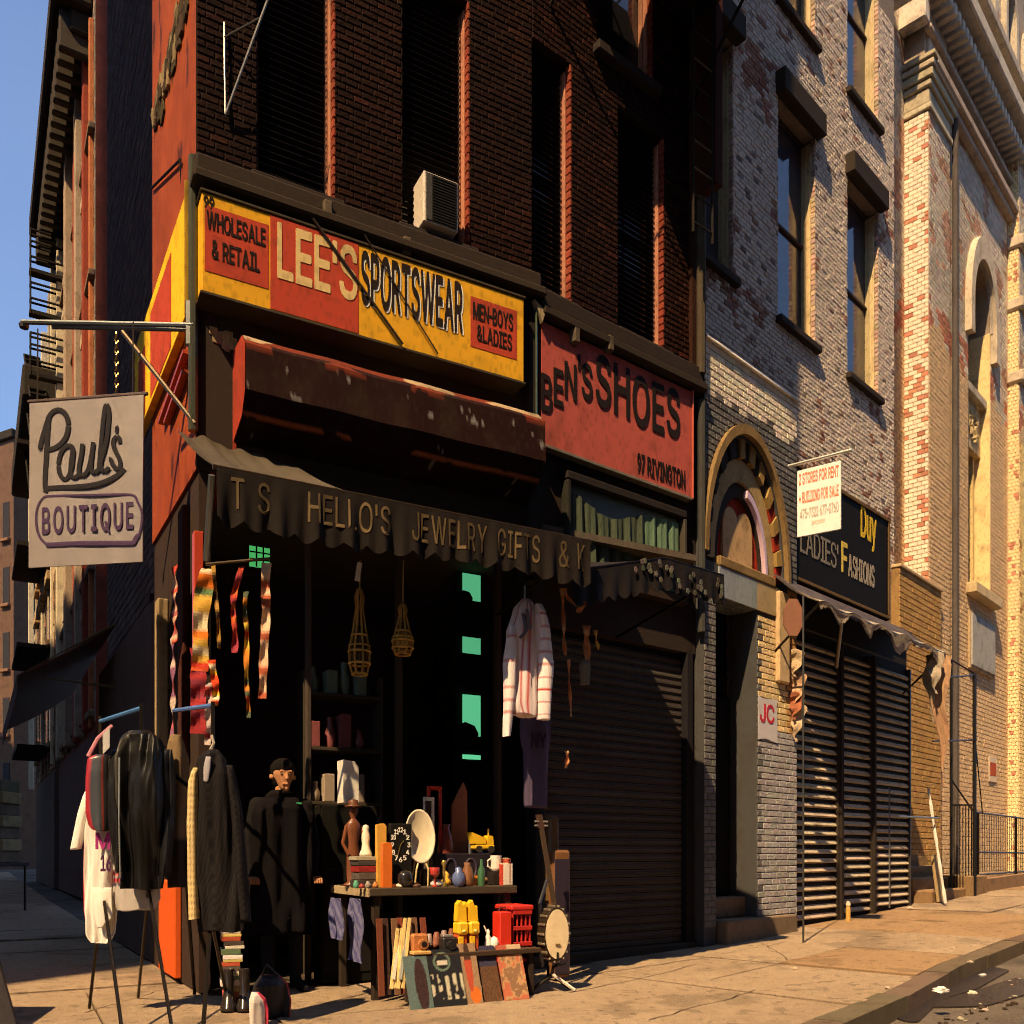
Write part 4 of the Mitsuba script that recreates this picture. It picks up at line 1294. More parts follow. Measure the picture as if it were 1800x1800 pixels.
# ================================================================== CHURCH
we = W.w([WL, 0.0, 0.0])[:2]
K = Frame(we, we + CH.d * 10).shift(.05)
ku, kz = (lambda x, o=0.: K.u(x, o)), (lambda x, y, o=0.: K.z(x, y, o))
cu = thing('church', 'tall painted brick church with brick piers, string courses and a tall arched window', 'building')
KT = 21.0
wA, wB = ku(1702, -.06), ku(1740, -.06)
wc, wr = (wA + wB) / 2, (wB - wA) / 2
wz0, wzs = kz(1722, 1040, -.06), kz(1720, 560, -.06)
wh = kz(1714, 455, -.06) - wzs
opening = sg.Polygon([(wA, wz0)] + [(wc - wr * math.cos(a), wzs + wh * math.sin(a)) for a in np.linspace(0, math.pi, 24)] + [(wB, wz0)])
uw = thing('upper_arch_windows', 'x', 'x')
del labels[uw]
used.discard(uw)
ups = []
for k in range(5):
    c = ku(1736) + k * 1.55
    ups.append(sg.Polygon([(c - .3, 17.3)] + [(c - .3 * math.cos(a), 18.6 + .5 * math.sin(a)) for a in np.linspace(0, math.pi, 12)] + [(c + .3, 17.3)]))
P1a, P1b = ku(1632), ku(1669)
P2a = ku(1776)
body = sg.box(P1a, 0, 12.5, KT).difference(opening).difference(unary_union(ups))
part(cu, 'wall', MB(K).prism(body, -.6, -.06, (.33, .26, .19)).box(P1a, 12.5, -.7, -.61, 0, KT, (.02, .018, .02)), 'matte')
zpaint = kz(1640, 580)


def chcol(u, z):
    f_ = nz(u * 3.0, z * 2.2, 0, 61, 3)
    edge = zpaint + .35 * (nz(u * 2, 0, 0, 62) - .5) * 2
    if z > edge:
        if z < edge + .55 and f_ > .42:
            return jit((.44, .19, .115), .25)
        if f_ > .66:
            return jit((.42, .25, .17), .25)
        return jit((.50, .43, .34), .15) * (.75 + .5 * nz(u * 1.2, z * .8, 0, 63))
    return jit((.58, .41, .235), .07)


b = MB(K)


def chblock(z):
    out = [(-.1, P1a), (P1a - .01, P1b + .01), (P2a - .02, P2a + 1.6)]
    if wz0 < z < wzs:
        out.append((wA - .02, wB + .02))
    elif wzs <= z < wzs + wh:
        r = wr * math.sqrt(1 - ((z - wzs) / wh) ** 2) + .02
        out.append((wc - r, wc + r))
    if 17.2 < z < 19.2:
        out += [(g.bounds[0] - .02, g.bounds[2] + .02) for g in ups]
    return out


courses(b, .0, 8.2, .3, 20.0, -.06, .20, .085, chcol, chblock, proud=.010, rough=.003)
part(cu, 'brickwork', b, 'brick', stuff=True)
# recess beside the tenement
RC = -.41
part(cu, 'recess_wall', MB(K).box(-.06, P1a, RC - .2, RC, 0, KT, (.34, .27, .2)), 'matte')
b = MB(K)
courses(b, -.05, P1a, .3, 18, RC, .20, .085, chcol, None, proud=.01)
part(cu, 'brickwork', b, 'brick', stuff=True)
# piers
for ua, ub, n0 in ((P1a, P1b, 0), (P2a, P2a + 1.6, 1)):
    zc0, zc1 = kz(1632, 192), kz(1632, 103)
    part(cu, 'pier', MB(K).box(ua + .008, ub, RC if n0 == 0 else -.06, .0 if n0 == 0 else .16, 0, zc1 if n0 == 0 else 16, (.36, .28, .2)), 'matte')
    fr = 0 if n0 == 0 else .16
    b = MB(K)
    if n0 == 0:
        courses(b, ua + .01, ub, .3, zc0, fr, .19, .085, chcol, None, proud=.01)
    else:
        courses(b, ua + .01, ub, .3, 16, fr, .19, .085, lambda u, z: jit((.74, .55, .24), .06) if z < kz(1790, 800) and random.random() > .07 else (jit((.55, .30, .12), .3) if z < kz(1790, 800) else chcol(u, z)), None, proud=.01)
    part(cu, 'pier_brickwork', b, 'brick', stuff=True)
    # quoins on the sunny flank: each brick of the narrow side
    fd = (RC, 0.0) if n0 == 0 else (-.06, .16)
    z = .3
    i = 0
    hb_ = .078
    flank = MB(K)
    while z < (zc0 if n0 == 0 else 16) - hb_:
        cut_ = [fd[0] + .005] + [fd[0] + (fd[1] - fd[0]) * k_ for k_ in ((.2, .55, .86) if i % 2 else (.38, .72))] + [fd[1]]
        for a, c in zip(cut_, cut_[1:]):
            red = RNG.random() < ((.24 if z < kz(1640, 520) else .12) if n0 == 0 else .05)
            col = jit((.50, .22, .14), .2) if red else jit((.78, .66, .52) if n0 == 0 else (.80, .64, .36), .05)
            pr_ = .012 + RNG.uniform(-.003, .003)
            e = .008
            flank.add([[ua - pr_, a + e, z + e], [ua - pr_, c - e, z + e], [ua - pr_, c - e, z + hb_ - e], [ua - pr_, a + e, z + hb_ - e], [ua + .008, a + .003, z + .003], [ua + .008, c - .003, z + .003], [ua + .008, c - .003, z + hb_ - .003], [ua + .008, a + .003, z + hb_ - .003]], BRF, col)
        z += hb_
        i += 1
    part(cu, 'flank_brickwork', flank, 'brick', stuff=True)
    if n0 == 0:
        cap = MB(K)
        hcap = zc1 - zc0
        for t0_, t1_, pj in ((0, .12, .05), (.14, .42, .015), (.44, .56, .06), (.58, .74, .10), (.76, .88, .13), (.90, 1.0, .16)):
            cap.box(ua - pj, ub + pj, RC, pj, zc0 + t0_ * hcap, zc0 + t1_ * hcap - .004, jit((.48, .40, .28), .15), .012)
        part(cu, 'capital', cap, 'matte')
        part(cu, 'upper_pier', MB(K).box(ua + .10, ub - .05, RC, -.02, zc1, KT, (.52, .43, .33), .01), 'matte')
    else:
        for zz in (kz(1776, 432), kz(1776, 540), kz(1776, 668)):
            part(cu, 'pier_band', MB(K).box(ua - .07, ub + .05, -.06, .26, zz - .10, zz + .14, (.56, .46, .34), .03), 'matte')
# string courses and dentilled cornice
zB1 = kz(1637, 112)
zA0, zA1 = kz(1637, 53), kz(1648, 0)
sc = (.42, .33, .25)
part(cu, 'string_course', MB(K).box(P1a, 12.5, -.06, .16, zB1 - .16, zB1, sc, .02), 'matte')
part(cu, 'string_course', MB(K).box(P1b, 12.5, -.06, .08, zB1 - .30, zB1 - .165, sc, .02), 'matte')
part(cu, 'string_course', MB(K).box(P1a - .05, 12.5, -.06, .06, zA0 - .10, zA0, sc, .02), 'matte')
part(cu, 'cornice', MB(K).box(P1a - .3, 12.5, -.06, .42, zA1, zA1 + .30, (.55, .48, .38), .03), 'matte')
part(cu, 'cornice', MB(K).box(P1a - .25, 12.5, -.06, .20, zA1 - .22, zA1 - .004, (.40, .33, .26), .02), 'matte')
nd = 40
for i in range(nd):
    u = P1a - .2 + i * .215
    part(cu, 'dentil', MB(K).box(u, u + .115, -.06, .30, zA1 - .42, zA1 - .225, (.58, .50, .40), .012), 'matte')
part(cu, 'upper_sill', MB(K).box(P1a - .1, 12.5, -.06, .30, 16.95, 17.15, (.45, .38, .29), .02), 'matte')
for g in ups:
    c = (g.bounds[0] + g.bounds[2]) / 2
    ringp = g.buffer(.16).difference(g.buffer(.01)).intersection(sg.box(c - 2, 17.3, c + 2, 20))
    part(cu, 'upper_window_mould', MB(K).prism(ringp, -.06, .06, (.52, .44, .33)), 'matte')
    part(cu, 'upper_window', MB(K).prism(g, -.42, -.38, (.02, .02, .025)), 'glass')
# corbels in the recess
for i in range(2):
    u = ku(1576, -.2) + i * (ku(1600, -.2) - ku(1576, -.2))
    zz = kz(1590, 24, -.2)
    part(cu, 'corbel', MB(K).box(u, u + .22, RC, .05, zz, zz + .5, (.66, .58, .48), .02), 'matte')
# the arched window
mo = sg.Polygon([(wA - .22, wzs - .6)] + [(wc - (wr + .22) * math.cos(a), wzs + (wh + .46) * math.sin(a)) for a in np.linspace(0, math.pi, 30)] + [(wB + .22, wzs - .6)]).difference(opening.buffer(.02).union(sg.box(wA, wz0, wB, wzs)))
part(cu, 'hood_mould', MB(K).prism(mo, -.06, .07, (.55, .46, .34)), 'matte')
mo2 = sg.Polygon([(wA - .10, wzs)] + [(wc - (wr + .10) * math.cos(a), wzs + (wh + .22) * math.sin(a)) for a in np.linspace(0, math.pi, 30)] + [(wB + .10, wzs)]).difference(opening)
part(cu, 'arch_ring', MB(K).prism(mo2, -.05, .0, (.42, .37, .32)), 'matte')
gl = part(cu, 'arched_window', MB(K).prism(opening, -.46, -.44, (.022, .018, .015)), 'glass')
tr_ = MB(K)
YF = (.62, .46, .20)
zl1 = kz(1720, 800, -.2)
zu0 = kz(1720, 715, -.2)
tr_.box(wc - .05, wc + .05, -.44, -.28, zu0, wzs + wh * .25, YF, .01)
for s_ in (-1, 1):
    cc = wc + s_ * wr * .48
    t = np.linspace(0, math.pi, 14)
    tr_.tube([(cc - wr * .45 * math.cos(a), -.34, wzs + wh * .10 + wr * .75 * math.sin(a)) for a in t], .035, YF, 6)
tr_.tube([(wc + wr * .34 * math.cos(a), -.34, wzs + wh * .62 + wr * .5 * math.sin(a)) for a in np.linspace(0, 2 * math.pi, 18)], .03, YF, 6)
part(gl, 'tracery', tr_, 'matte')
part(gl, 'spandrel', MB(K).box(wA, wB, -.44, -.22, zl1, zu0, (.52, .40, .22), .01).box(wA - .0, wB, -.22, -.10, zu0 - .02, zu0 + .16, (.50, .42, .30), .02), 'matte')
rel = MB(K)
for k in range(34):
    a = RNG.uniform(0, 2 * math.pi)
    u = wc + RNG.uniform(-.42, .42)
    z = (zl1 + zu0) / 2 + RNG.uniform(-.26, .26)
    rel.obox((u, -.205, z), (RNG.uniform(.03, .09), .03, RNG.uniform(.015, .04)), trimesh.transformations.rotation_matrix(a, (0, 1, 0))[:3, :3], jit((.58, .44, .22), .1), .012)
part(gl, 'relief', rel, 'matte', stuff=True)
for u in (wA + .22, wc, wB - .22):
    part(gl, 'mullion', MB(K).box(u - .045, u + .045, -.44, -.30, wz0, zl1, YF, .01), 'matte')
for i in range(5):
    zz = wz0 + .25 + i * (zl1 - wz0 - .3) / 5
    part(gl, 'glazing_bar', MB(K).box(wA, wB, -.42, -.36, zz, zz + .045, (.20, .14, .07), .006), 'matte')
part(gl, 'jamb', MB(K).box(wB - .05, wB - .002, -.44, -.05, wz0, wzs, (.78, .58, .28), .01), 'matte')
part(gl, 'sill', MB(K).box(wA - .16, wB + .16, -.40, .14, wz0 - .22, wz0 - .005, (.58, .44, .25), .02), 'matte')
# drainpipe and low base wall
part(cu, 'drainpipe', MB(K).tube([(ku(1676), .03, .4), (ku(1676), .03, zB1 - .3)], .055, (.10, .085, .075), 8), 'matte')
bz = kz(1600, 1000, .1)
part(cu, 'base_wall', MB(K).box(-.10, P1a + .4, RC, .07, 0, bz - .06, (.30, .18, .07)).box(-.12, P1a + .42, RC, .11, bz - .055, bz, (.50, .36, .20), .01), 'matte')
b = MB(K)
courses(b, -.10, P1a + .4, .3, bz - .06, .07, .22, .095, lambda u, z: jit((.40, .235, .085), .12), None, proud=.012)
part(cu, 'base_brickwork', b, 'brick', stuff=True)
nb = thing('notice_board', 'blank blue grey notice board on the beige church wall below the window sill', 'board')
ua, ub = ku(1707, 0), ku(1747, 0)
put(unique(nb + '__panel'), MB(K).box(ua, ub, -.04, .03, kz(1727, 1178), kz(1727, 1090), (.36, .35, .32), .008), 'matte')
part(nb, 'frame', MB(K).box(ua - .05, ub + .05, -.045, .0, kz(1727, 1178) - .06, kz(1727, 1090) + .06, (.44, .33, .2), .01), 'matte')
pn = thing('paper_notice', 'small white and red paper notice on the church wall near the far right edge', 'notice')
ua, ub = ku(1742, .0), ku(1755, 0)
z0_, z1_ = kz(1748, 1374), kz(1748, 1330)
put(unique(pn + '__sheet'), MB(K).box(ua, ub, -.045, -.03, z0_, z1_, (.62, .50, .36)), 'plain')
part(pn, 'red_band', MB(K).box(ua + .05, ub - .05, -.029, -.026, z0_ + .12, z1_ - .12, (.42, .08, .03)), 'plain')

# iron cage, steps, fence in front of the church
def Pg(px, Y):
    x = (px - CX) / FOC * Y
    return np.array([x, Y, float(gz(x, Y))])


sp = thing('stone_stoop', 'worn brown stone steps beside the right end of the ribbed shutters', 'steps')
SF = Frame(Pg(1640, 13.2)[:2], Pg(1712, 14.6)[:2])
gs = float(gz(*Pg(1660, 13.4)[:2]))
for i in range(4):
    part(sp, 'step', MB(SF).box(-.05 + .0 * i, SF.L + .2, -1.4 + .0, .0 - .26 * i, gs - .1, gs + .17 * (i + 1), jit((.24, .15, .075), .12), .02), 'matte')
part(sp, 'side_block', MB(SF).box(SF.L * .78, SF.L + .35, -1.4, .10, gs - .1, gs + .36, (.22, .14, .07), .02), 'matte')
part(sp, 'leaning_board', MB(SF).obox((.15, .02, gs + .34), (.13, .02, .34), trimesh.transformations.rotation_matrix(.12, (1, 0, 0))[:3, :3], (.36, .25, .12), .006), 'matte')
cg = thing('iron_cage', 'tall dark iron railing cage over the stone steps by the church', 'railing')
Ia, Ib, Ic = Pg(1640, 12.95), Pg(1672, 14.3), Pg(1713, 14.3)
top = lambda p, y: np.array([p[0], p[1], CAMZ + (HY - y) / FOC * p[1]])
for p, y in ((Ib, 1160), (Ic, 1184)):
    part(cg, 'post', MB().tube([p, top(p, y)], .022 if p is Ib else .030, (.03, .024, .018), 6), 'metal')
rails = [(top(Ia, 1162), top(Ib, 1160)), (top(Ib, 1160), top(Ic, 1184)), (top(Ia, 1193), top(Ic, 1187)), (top(Ia, 1303), top(Ic, 1301)), (top(Ib, 1415), top(Ic, 1415)), (top(Ib, 1370), top(Ic, 1430))]
for a, b_ in rails:
    part(cg, 'rail', MB().tube([a, b_], .014, (.035, .027, .02), 5), 'metal')
for k in range(1, 8):
    t = k / 8
    a, b_ = Ib * (1 - t) + Ic * t, top(Ib, 1415) * (1 - t) + top(Ic, 1415) * t
    part(cg, 'bar', MB().tube([a, b_], .008, (.035, .027, .02), 5), 'metal')
part(cg, 'stay', MB().tube([top(Ic, 1290), top(Pg(1727, 15.0), 1430)], .010, (.035, .027, .02), 5), 'metal')
lf = thing('low_iron_fence', 'low dark iron fence along the foot of the church wall at the right edge', 'fence')
Fa, Fb = Pg(1716, 15.0), Pg(1830, 17.0)
for y0, y1 in ((1428, 1443), (1498, 1500), (1538, 1530)):
    part(lf, 'rail', MB().tube([top(Fa, y0), top(Fb, y1)], .016, (.04, .03, .022), 5), 'metal')
for t in (.02, .58, 1):
    p = Fa * (1 - t) + Fb * t
    part(lf, 'post', MB().tube([p, top(p, 1428 + 15 * t)], .022, (.04, .03, .022), 5), 'metal')
for k in range(30):
    t = (k + .5) / 30
    p = Fa * (1 - t) + Fb * t
    part(lf, 'bar', MB().tube([top(p, 1532), top(p, 1429 + 15 * t)], .006, (.06, .045, .03), 4), 'metal')
part(lf, 'kerb_stone', MB().bar(Fa + [0, 0, .08], Fb + [0, 0, .08], .24, .26, (.22, .14, .08)), 'matte')
wp = thing('white_pole', 'peeling white pole leaning upright in front of the stone steps', 'pole')
m = MB()
a, b_ = P(1662, 1588, 12.7), P(1632, 1386, 13.0)
ts = np.linspace(0, 1, 14)
m.tube(a + ts[:, None] * (b_ - a), .020 + .006 * np.sin(ts * 25), (.66, .60, .52), 7)
put(wp, m, 'plain')
cbx = thing('crossbar', 'thin pale blue bar stretched level beside the white pole', 'bar')
put(cbx, MB().tube([P(1580, 1435, 12.4), P(1650, 1438, 12.85)], .014, (.30, .36, .40), 6), 'metal')
cp = thing('yellow_stub', 'short yellow stub post standing before the middle shutter bay', 'post')
p = Pg(1491, 11.15)
put(cp, MB().lathe(p, [(0, -.02), (.028, -.02), (.028, .15), (.022, .17), (.030, .19), (.018, .235), (0, .24)], [(.55, .32, .08)] * 4 + [(.6, .5, .36)] * 3, 10), 'plain')

# ================================================================== SIDE STREET, LEFT
db = thing('dark_narrow_building', 'narrow unlit dark brown building between the orange wall and the red tenement', 'building')
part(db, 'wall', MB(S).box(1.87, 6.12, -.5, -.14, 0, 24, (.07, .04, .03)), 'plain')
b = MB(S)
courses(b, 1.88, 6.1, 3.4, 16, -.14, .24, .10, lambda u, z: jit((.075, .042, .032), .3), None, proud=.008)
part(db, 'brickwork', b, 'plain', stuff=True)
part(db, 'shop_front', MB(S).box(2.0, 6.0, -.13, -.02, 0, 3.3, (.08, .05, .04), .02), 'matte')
part(db, 'pipe', MB(S).tube([(2.2, -.06, 0), (2.2, -.06, 3.4)], .03, (.05, .04, .03), 6), 'metal')
rt = thing('red_tenement', 'red and grey tenement with tall pale window strips and a dark overhanging cornice', 'building')
S1 = S.shift(-.72)
x1 = lambda px, o=0.: S1.u(px, o)
t0_, t1_, tz1 = x1(168), S1.u(51, .75), S1.z(70, 170, .75) - .25
part(rt, 'wall', MB(S1).box(t0_, t1_, -.6, 0, 3.4, tz1, (.20, .05, .03)).box(t0_, t1_, -.6, 0.02, 0, 3.39, (.12, .055, .045)), 'matte')
b = MB(S1)
courses(b, t0_, t1_, 3.6, tz1, 0, .5, .16, lambda u, z: jit((.26, .055, .03) if u < 11 else (.26, .22, .17), .3), None, proud=.012)
part(rt, 'brickwork', b, 'brick', stuff=True)
vp = [(x1(q_), w_, c_, p_) for q_, w_, c_, p_ in [(166, .14, (.40, .14, .06), .10), (160, .20, (.26, .05, .03), .16), (150, .30, (.34, .26, .19), .20), (141, .20, (.30, .06, .03), .14), (134, .45, (.32, .24, .17), .24), (124, .30, (.10, .06, .04), .10), (114, .22, (.55, .47, .32), .20), (109, .24, (.30, .28, .22), .14), (103, .24, (.55, .47, .32), .20), (95, .3, (.34, .29, .20), .16), (85, .3, (.52, .44, .30), .20), (72, .3, (.34, .29, .20), .16), (60, .3, (.52, .44, .30), .20)]]
for u, w_, c, pj in vp:
    part(rt, 'pilaster', MB(S1).box(u, u + w_, .0, pj, 3.5, tz1 - .6, c, .02), 'matte')
for st_ in range(5):
    zz = 4.2 + st_ * 2.9
    for u in [x1(q_) for q_ in (156, 146, 129, 119.5, 106, 99, 90, 81, 76, 67)]:
        w = part(rt, 'window', MB(S1).box(u, u + .55, .013, .03, zz, zz + 1.75, (.03, .03, .035)), 'glass')
        part(w, 'sill', MB(S1).box(u - .06, u + .61, .0, .09, zz - .13, zz - .004, (.44, .38, .26), .01), 'matte')
        part(w, 'head', MB(S1).box(u - .06, u + .61, .0, .11, zz + 1.754, zz + 1.98, (.40, .33, .22), .01), 'matte')
        part(w, 'jamb', MB(S1).box(u - .06, u - .002, .0, .07, zz, zz + 1.75, (.36, .30, .2), .006), 'matte')
    part(rt, 'floor_band', MB(S1).box(t0_, t1_, .0, .13, zz - .5, zz - .36, (.20, .13, .08), .02), 'matte')
part(rt, 'cornice', MB(S1).box(t0_ + .3, t1_, .0, .75, tz1 - .30, tz1 + .25, (.035, .028, .022), .05).box(t0_ + .5, t1_, .0, .42, tz1 - .75, tz1 - .31, (.03, .024, .018), .04), 'matte')
for i in range(22):
    u = t0_ + .6 + i * (t1_ - t0_ - .6) / 22
    part(rt, 'cornice_bracket', MB(S1).box(u, u + .2, .0, .60, tz1 - 1.1, tz1 - .31, (.05, .04, .03), .03), 'matte')
f2 = thing('far_fire_escape', 'dark iron fire escape with ladders hanging on the red tenement, against the sky', 'fire escape')
fa, fb_ = S1.u(92, .3), S1.u(53, .8)
for zz in (S1.z(58, 625, .8), S1.z(58, 512, .8), S1.z(58, 436, .8)):
    part(f2, 'platform', MB(S1).box(fa, fb_, .02, 0.83, zz, zz + .12, IR, .01), 'matte')
    r_ = MB(S1)
    for h in (.4, .8, 1.1):
        r_.tube([(fa, 0.80, zz + h), (fb_, 0.80, zz + h)], .03, IR, 5)
        for u in (fa, fb_):
            r_.tube([(u, .03, zz + h), (u, 0.80, zz + h)], .03, IR, 5)
    for k in range(22):
        u = fa + k * (fb_ - fa) / 21
        r_.tube([(u, 0.80, zz), (u, 0.80, zz + 1.1)], .018, IR, 4)
    part(f2, 'railing', r_, 'matte', stuff=True)
    for o_ in (.35, .75):
        part(f2, 'stair_rail', MB(S1).tube([(fa + 1.2, o_, zz - 2.7), (fa + 4.6, o_, zz + .05)], .03, IR, 5), 'matte')
    for k in range(9):
        t = (k + .5) / 9
        part(f2, 'tread', MB(S1).box(fa + 1.2 + 3.4 * t - .1, fa + 1.2 + 3.4 * t + .1, .35, .75, zz - 2.7 + 2.75 * t, zz - 2.66 + 2.75 * t, IR), 'matte')
bt = thing('brown_tenement', 'lower weathered brown tenement beyond the red one at the left edge', 'building')
u0, u1, zt_ = t1_ + .15, S1.u(20, .9), S1.z(46, 575, .9) - .3
part(bt, 'wall', MB(S1).box(u0, u1, -.6, .1, 3.3, zt_, (.15, .10, .065)).box(u0, u1, -.6, .12, 0, 3.29, (.12, .08, .06)), 'matte')
b = MB(S1)
courses(b, u0, u1, 3.4, zt_, .1, .6, .2, lambda u, z: jit((.20, .10, .055) if random.random() > .3 else (.30, .20, .11), .5), None, proud=.03, rough=.015)
part(bt, 'brickwork', b, 'brick', stuff=True)
part(bt, 'cornice', MB(S1).box(u0, u1, .0, .9, zt_ - .6, zt_ + .3, (.03, .025, .02), .05), 'matte')
for st_ in range(4):
    for k in range(5):
        u, zz = u0 + .6 + k * (u1 - u0 - 1.2) / 5, 4.2 + st_ * 2.9
        w = part(bt, 'window', MB(S1).box(u, u + .9, .135, .15, zz, zz + 1.7, (.02, .02, .022)), 'glass')
        part(w, 'sill', MB(S1).box(u - .1, u + 1.0, .1, .26, zz - .16, zz - .004, (.30, .2, .1), .01), 'matte')
        part(w, 'head', MB(S1).box(u - .1, u + 1.0, .1, .28, zz + 1.704, zz + 1.95, (.34, .24, .13), .01), 'matte')
    part(bt, 'balcony', MB(S1).box(u0 + 1, u0 + 5, .1, 1.0, 4.0 + st_ * 2.9, 4.12 + st_ * 2.9, IR), 'matte')
fb2 = thing('far_dark_building', 'far dark building closing the side street at the left edge', 'building')
fF = Frame(P(-60, HY, 52)[:2], P(24, HY, 50)[:2])
zz = 1 + 715 / FOC * 51
part(fb2, 'wall', MB(fF).box(0, fF.L, -6, 0, -.3, zz, (.13, .075, .05)), 'matte')
part(fb2, 'parapet', MB(fF).box(-.1, fF.L + .1, -6, .2, zz, zz + .5, (.03, .025, .02), .05), 'matte')
for st_ in range(5):
    for k in range(3):
        u = fF.L - .9 - k * .95
        w = part(fb2, 'window', MB(fF).box(u, u + .55, .0, .03, 4 + st_ * 3.6, 6 + st_ * 3.6, (.03, .03, .035)), 'plain')
        part(w, 'sill', MB(fF).box(u - .1, u + .65, .0, .2, 3.8 + st_ * 3.6, 3.97 + st_ * 3.6, (.22, .12, .07), .02), 'matte')
sa = thing('side_shop_awning', 'dark sloping side street awning below the grey hanging sign', 'awning')
au0, au1 = 4.3, 9.5
uu = np.linspace(au0, au1, 30)
put(unique(sa + '__canvas'), MB(S).sheet(np.array([[(u, -.0 + .95 * t, 3.55 - .65 * t - .04 * math.sin(math.pi * t)) for t in np.linspace(0, 1, 6)] for u in uu]), .01, (.075, .038, .026)), 'cloth')
part(sa, 'valance', MB(S).sheet(np.array([[(u, .96, 2.9 - .22 * t) for t in np.linspace(0, 1, 4)] for u in uu]), .008, (.075, .038, .026)), 'cloth')
part(sa, 'side_arm', MB(S).tube([(au0, .0, 3.56), (au0, .95, 2.91), (au0, .0, 2.86)], .018, (.10, .07, .03), 6), 'matte')
ra = thing('red_front', 'dim shop front with a small white awning strip far along the shaded side street', 'shop front')
del labels[ra]
used.discard(ra)
sf = thing('street_stall', 'pale stack of goods on a stall in the shade at the left edge', 'stall')
p = P(12, 1400, 15.5)
g_ = float(gz(p[0], p[1]))
part(sf, 'table', MB().box(p[0] - .6, p[0] + .12, p[1] - .5, p[1] + .5, .78, .84, (.06, .05, .05), .01), 'matte')
for i in range(4):
    part(sf, 'leg', MB().tube([(p[0] - .55 + .62 * (i % 2), p[1] - .45 + .9 * (i // 2), g_), (p[0] - .55 + .62 * (i % 2), p[1] - .45 + .9 * (i // 2), .78)], .02, (.06, .05, .04), 6), 'metal')
for i in range(7):
    part(sf, 'carton', MB().box(p[0] - .3 + .06 * (i % 3), p[0] + .06 + .04 * (i % 2), p[1] - .3, p[1] + .3, .845 + .20 * i, 1.04 + .20 * i, jit((.30, .24, .12) if i % 2 else (.16, .12, .08), .3), .01), 'matte')

# outside the frame: a block added and shaped to throw shade on the side street, and the one across the shop street
sb = thing('side_street_block', 'unseen tall brick block added across the side street to shade it', 'building')
part(sb, 'wall', MB(S).box(-5.43, x1(168) - 9.42, 12.0, 14.8, -.4, 42.0, (.18, .09, .06)).box(x1(168) - 9.41, 44, 12.0, 20, -.4, 24.5, (.18, .09, .06)), 'matte')
for st_ in range(5):
    for k in range(12):
        part(sb, 'window', MB(S).box(-4.2 + k * 3.6, -2.8 + k * 3.6, 11.94, 11.98, 4.5 + st_ * 3.2, 6.6 + st_ * 3.2, (.03, .03, .035)), 'glass')
op = thing('opposite_block', 'brick block across the street, behind the camera', 'building')
OF2 = L.shift(13.5)
part(op, 'wall', MB(OF2).box(-14, 34, 0, 9, -.4, 22, (.16, .08, .05)), 'matte')
for st_ in range(5):
    for k in range(12):
        part(op, 'window', MB(OF2).box(-11 + k * 3.2, -9.7 + k * 3.2, -.06, -.02, 4.5 + st_ * 2.8, 6.4 + st_ * 2.8, (.03, .03, .035)), 'glass')

# ================================================================== GOODS ON THE PAVEMENT
ORD = ['first', 'second', 'third', 'fourth', 'fifth', 'sixth', 'seventh', 'eighth', 'ninth', 'tenth', 'eleventh', 'twelfth']
NEARER = {}


def garment(F, rows, o0, depth, colfn, fold=.012, seed=0, N=44, M=44, lean=0.0):
    """a hanging garment: rows of (z, left u, right u) from top to bottom, closed all round, with folds"""
    rows = np.array(rows, float)
    if F in NEARER:                                    # rows were surveyed in the frame's own plane
        off, y0_ = NEARER[F]
        k_ = (y0_ - o0) / y0_
        rows = np.stack([1 + (rows[:, 0] - 1) * k_, off + (rows[:, 1] - off) * k_, off + (rows[:, 2] - off) * k_], 1)
    t = np.linspace(0, 1, len(rows))
    tt = np.linspace(0, 1, M)
    z, a, b = (np.interp(tt, t, rows[:, k]) for k in range(3))
    dep = np.interp(tt, [0, .08, .3, 1], [.35, .8, 1, .8]) * depth
    th = np.arange(N) * 2 * np.pi / N
    R = np.zeros((M, N, 3))
    C = np.zeros((M, N, 3))
    for i in range(M):
        hw, uc = (b[i] - a[i]) / 2, (a[i] + b[i]) / 2
        cs, sn = np.cos(th), np.sin(th)
        u = uc + hw * np.sign(cs) * np.abs(cs) ** .8
        pts = np.stack([u * 22 + seed, np.full(N, z[i] * 2.2), sn * 1.2], 1)
        f_ = (meshkit.fbm(pts, 2, seed) - .5) * 2 * fold * min(1, tt[i] * 4 + .2)
        R[i] = np.stack([u + f_ * .3 * cs, o0 + dep[i] * np.sign(sn) * np.abs(sn) ** .9 + f_ * 1.6 + lean * (z[0] - z[i]), z[i] + .006 * np.sin(u * 30 + seed) * (tt[i] > .95)], 1)
        for j in range(N):
            C[i, j] = colfn(cs[j], sn[j], z[i])
    return MB(F).rings(R, C)


def across(p, yaw):
    """a frame at a point of the pavement, its u axis turned by yaw degrees from the picture's right"""
    c, s_ = math.cos(math.radians(yaw)), math.sin(math.radians(yaw))
    return Frame(np.array(p[:2]), np.array(p[:2]) + [c, s_], [s_, -c])


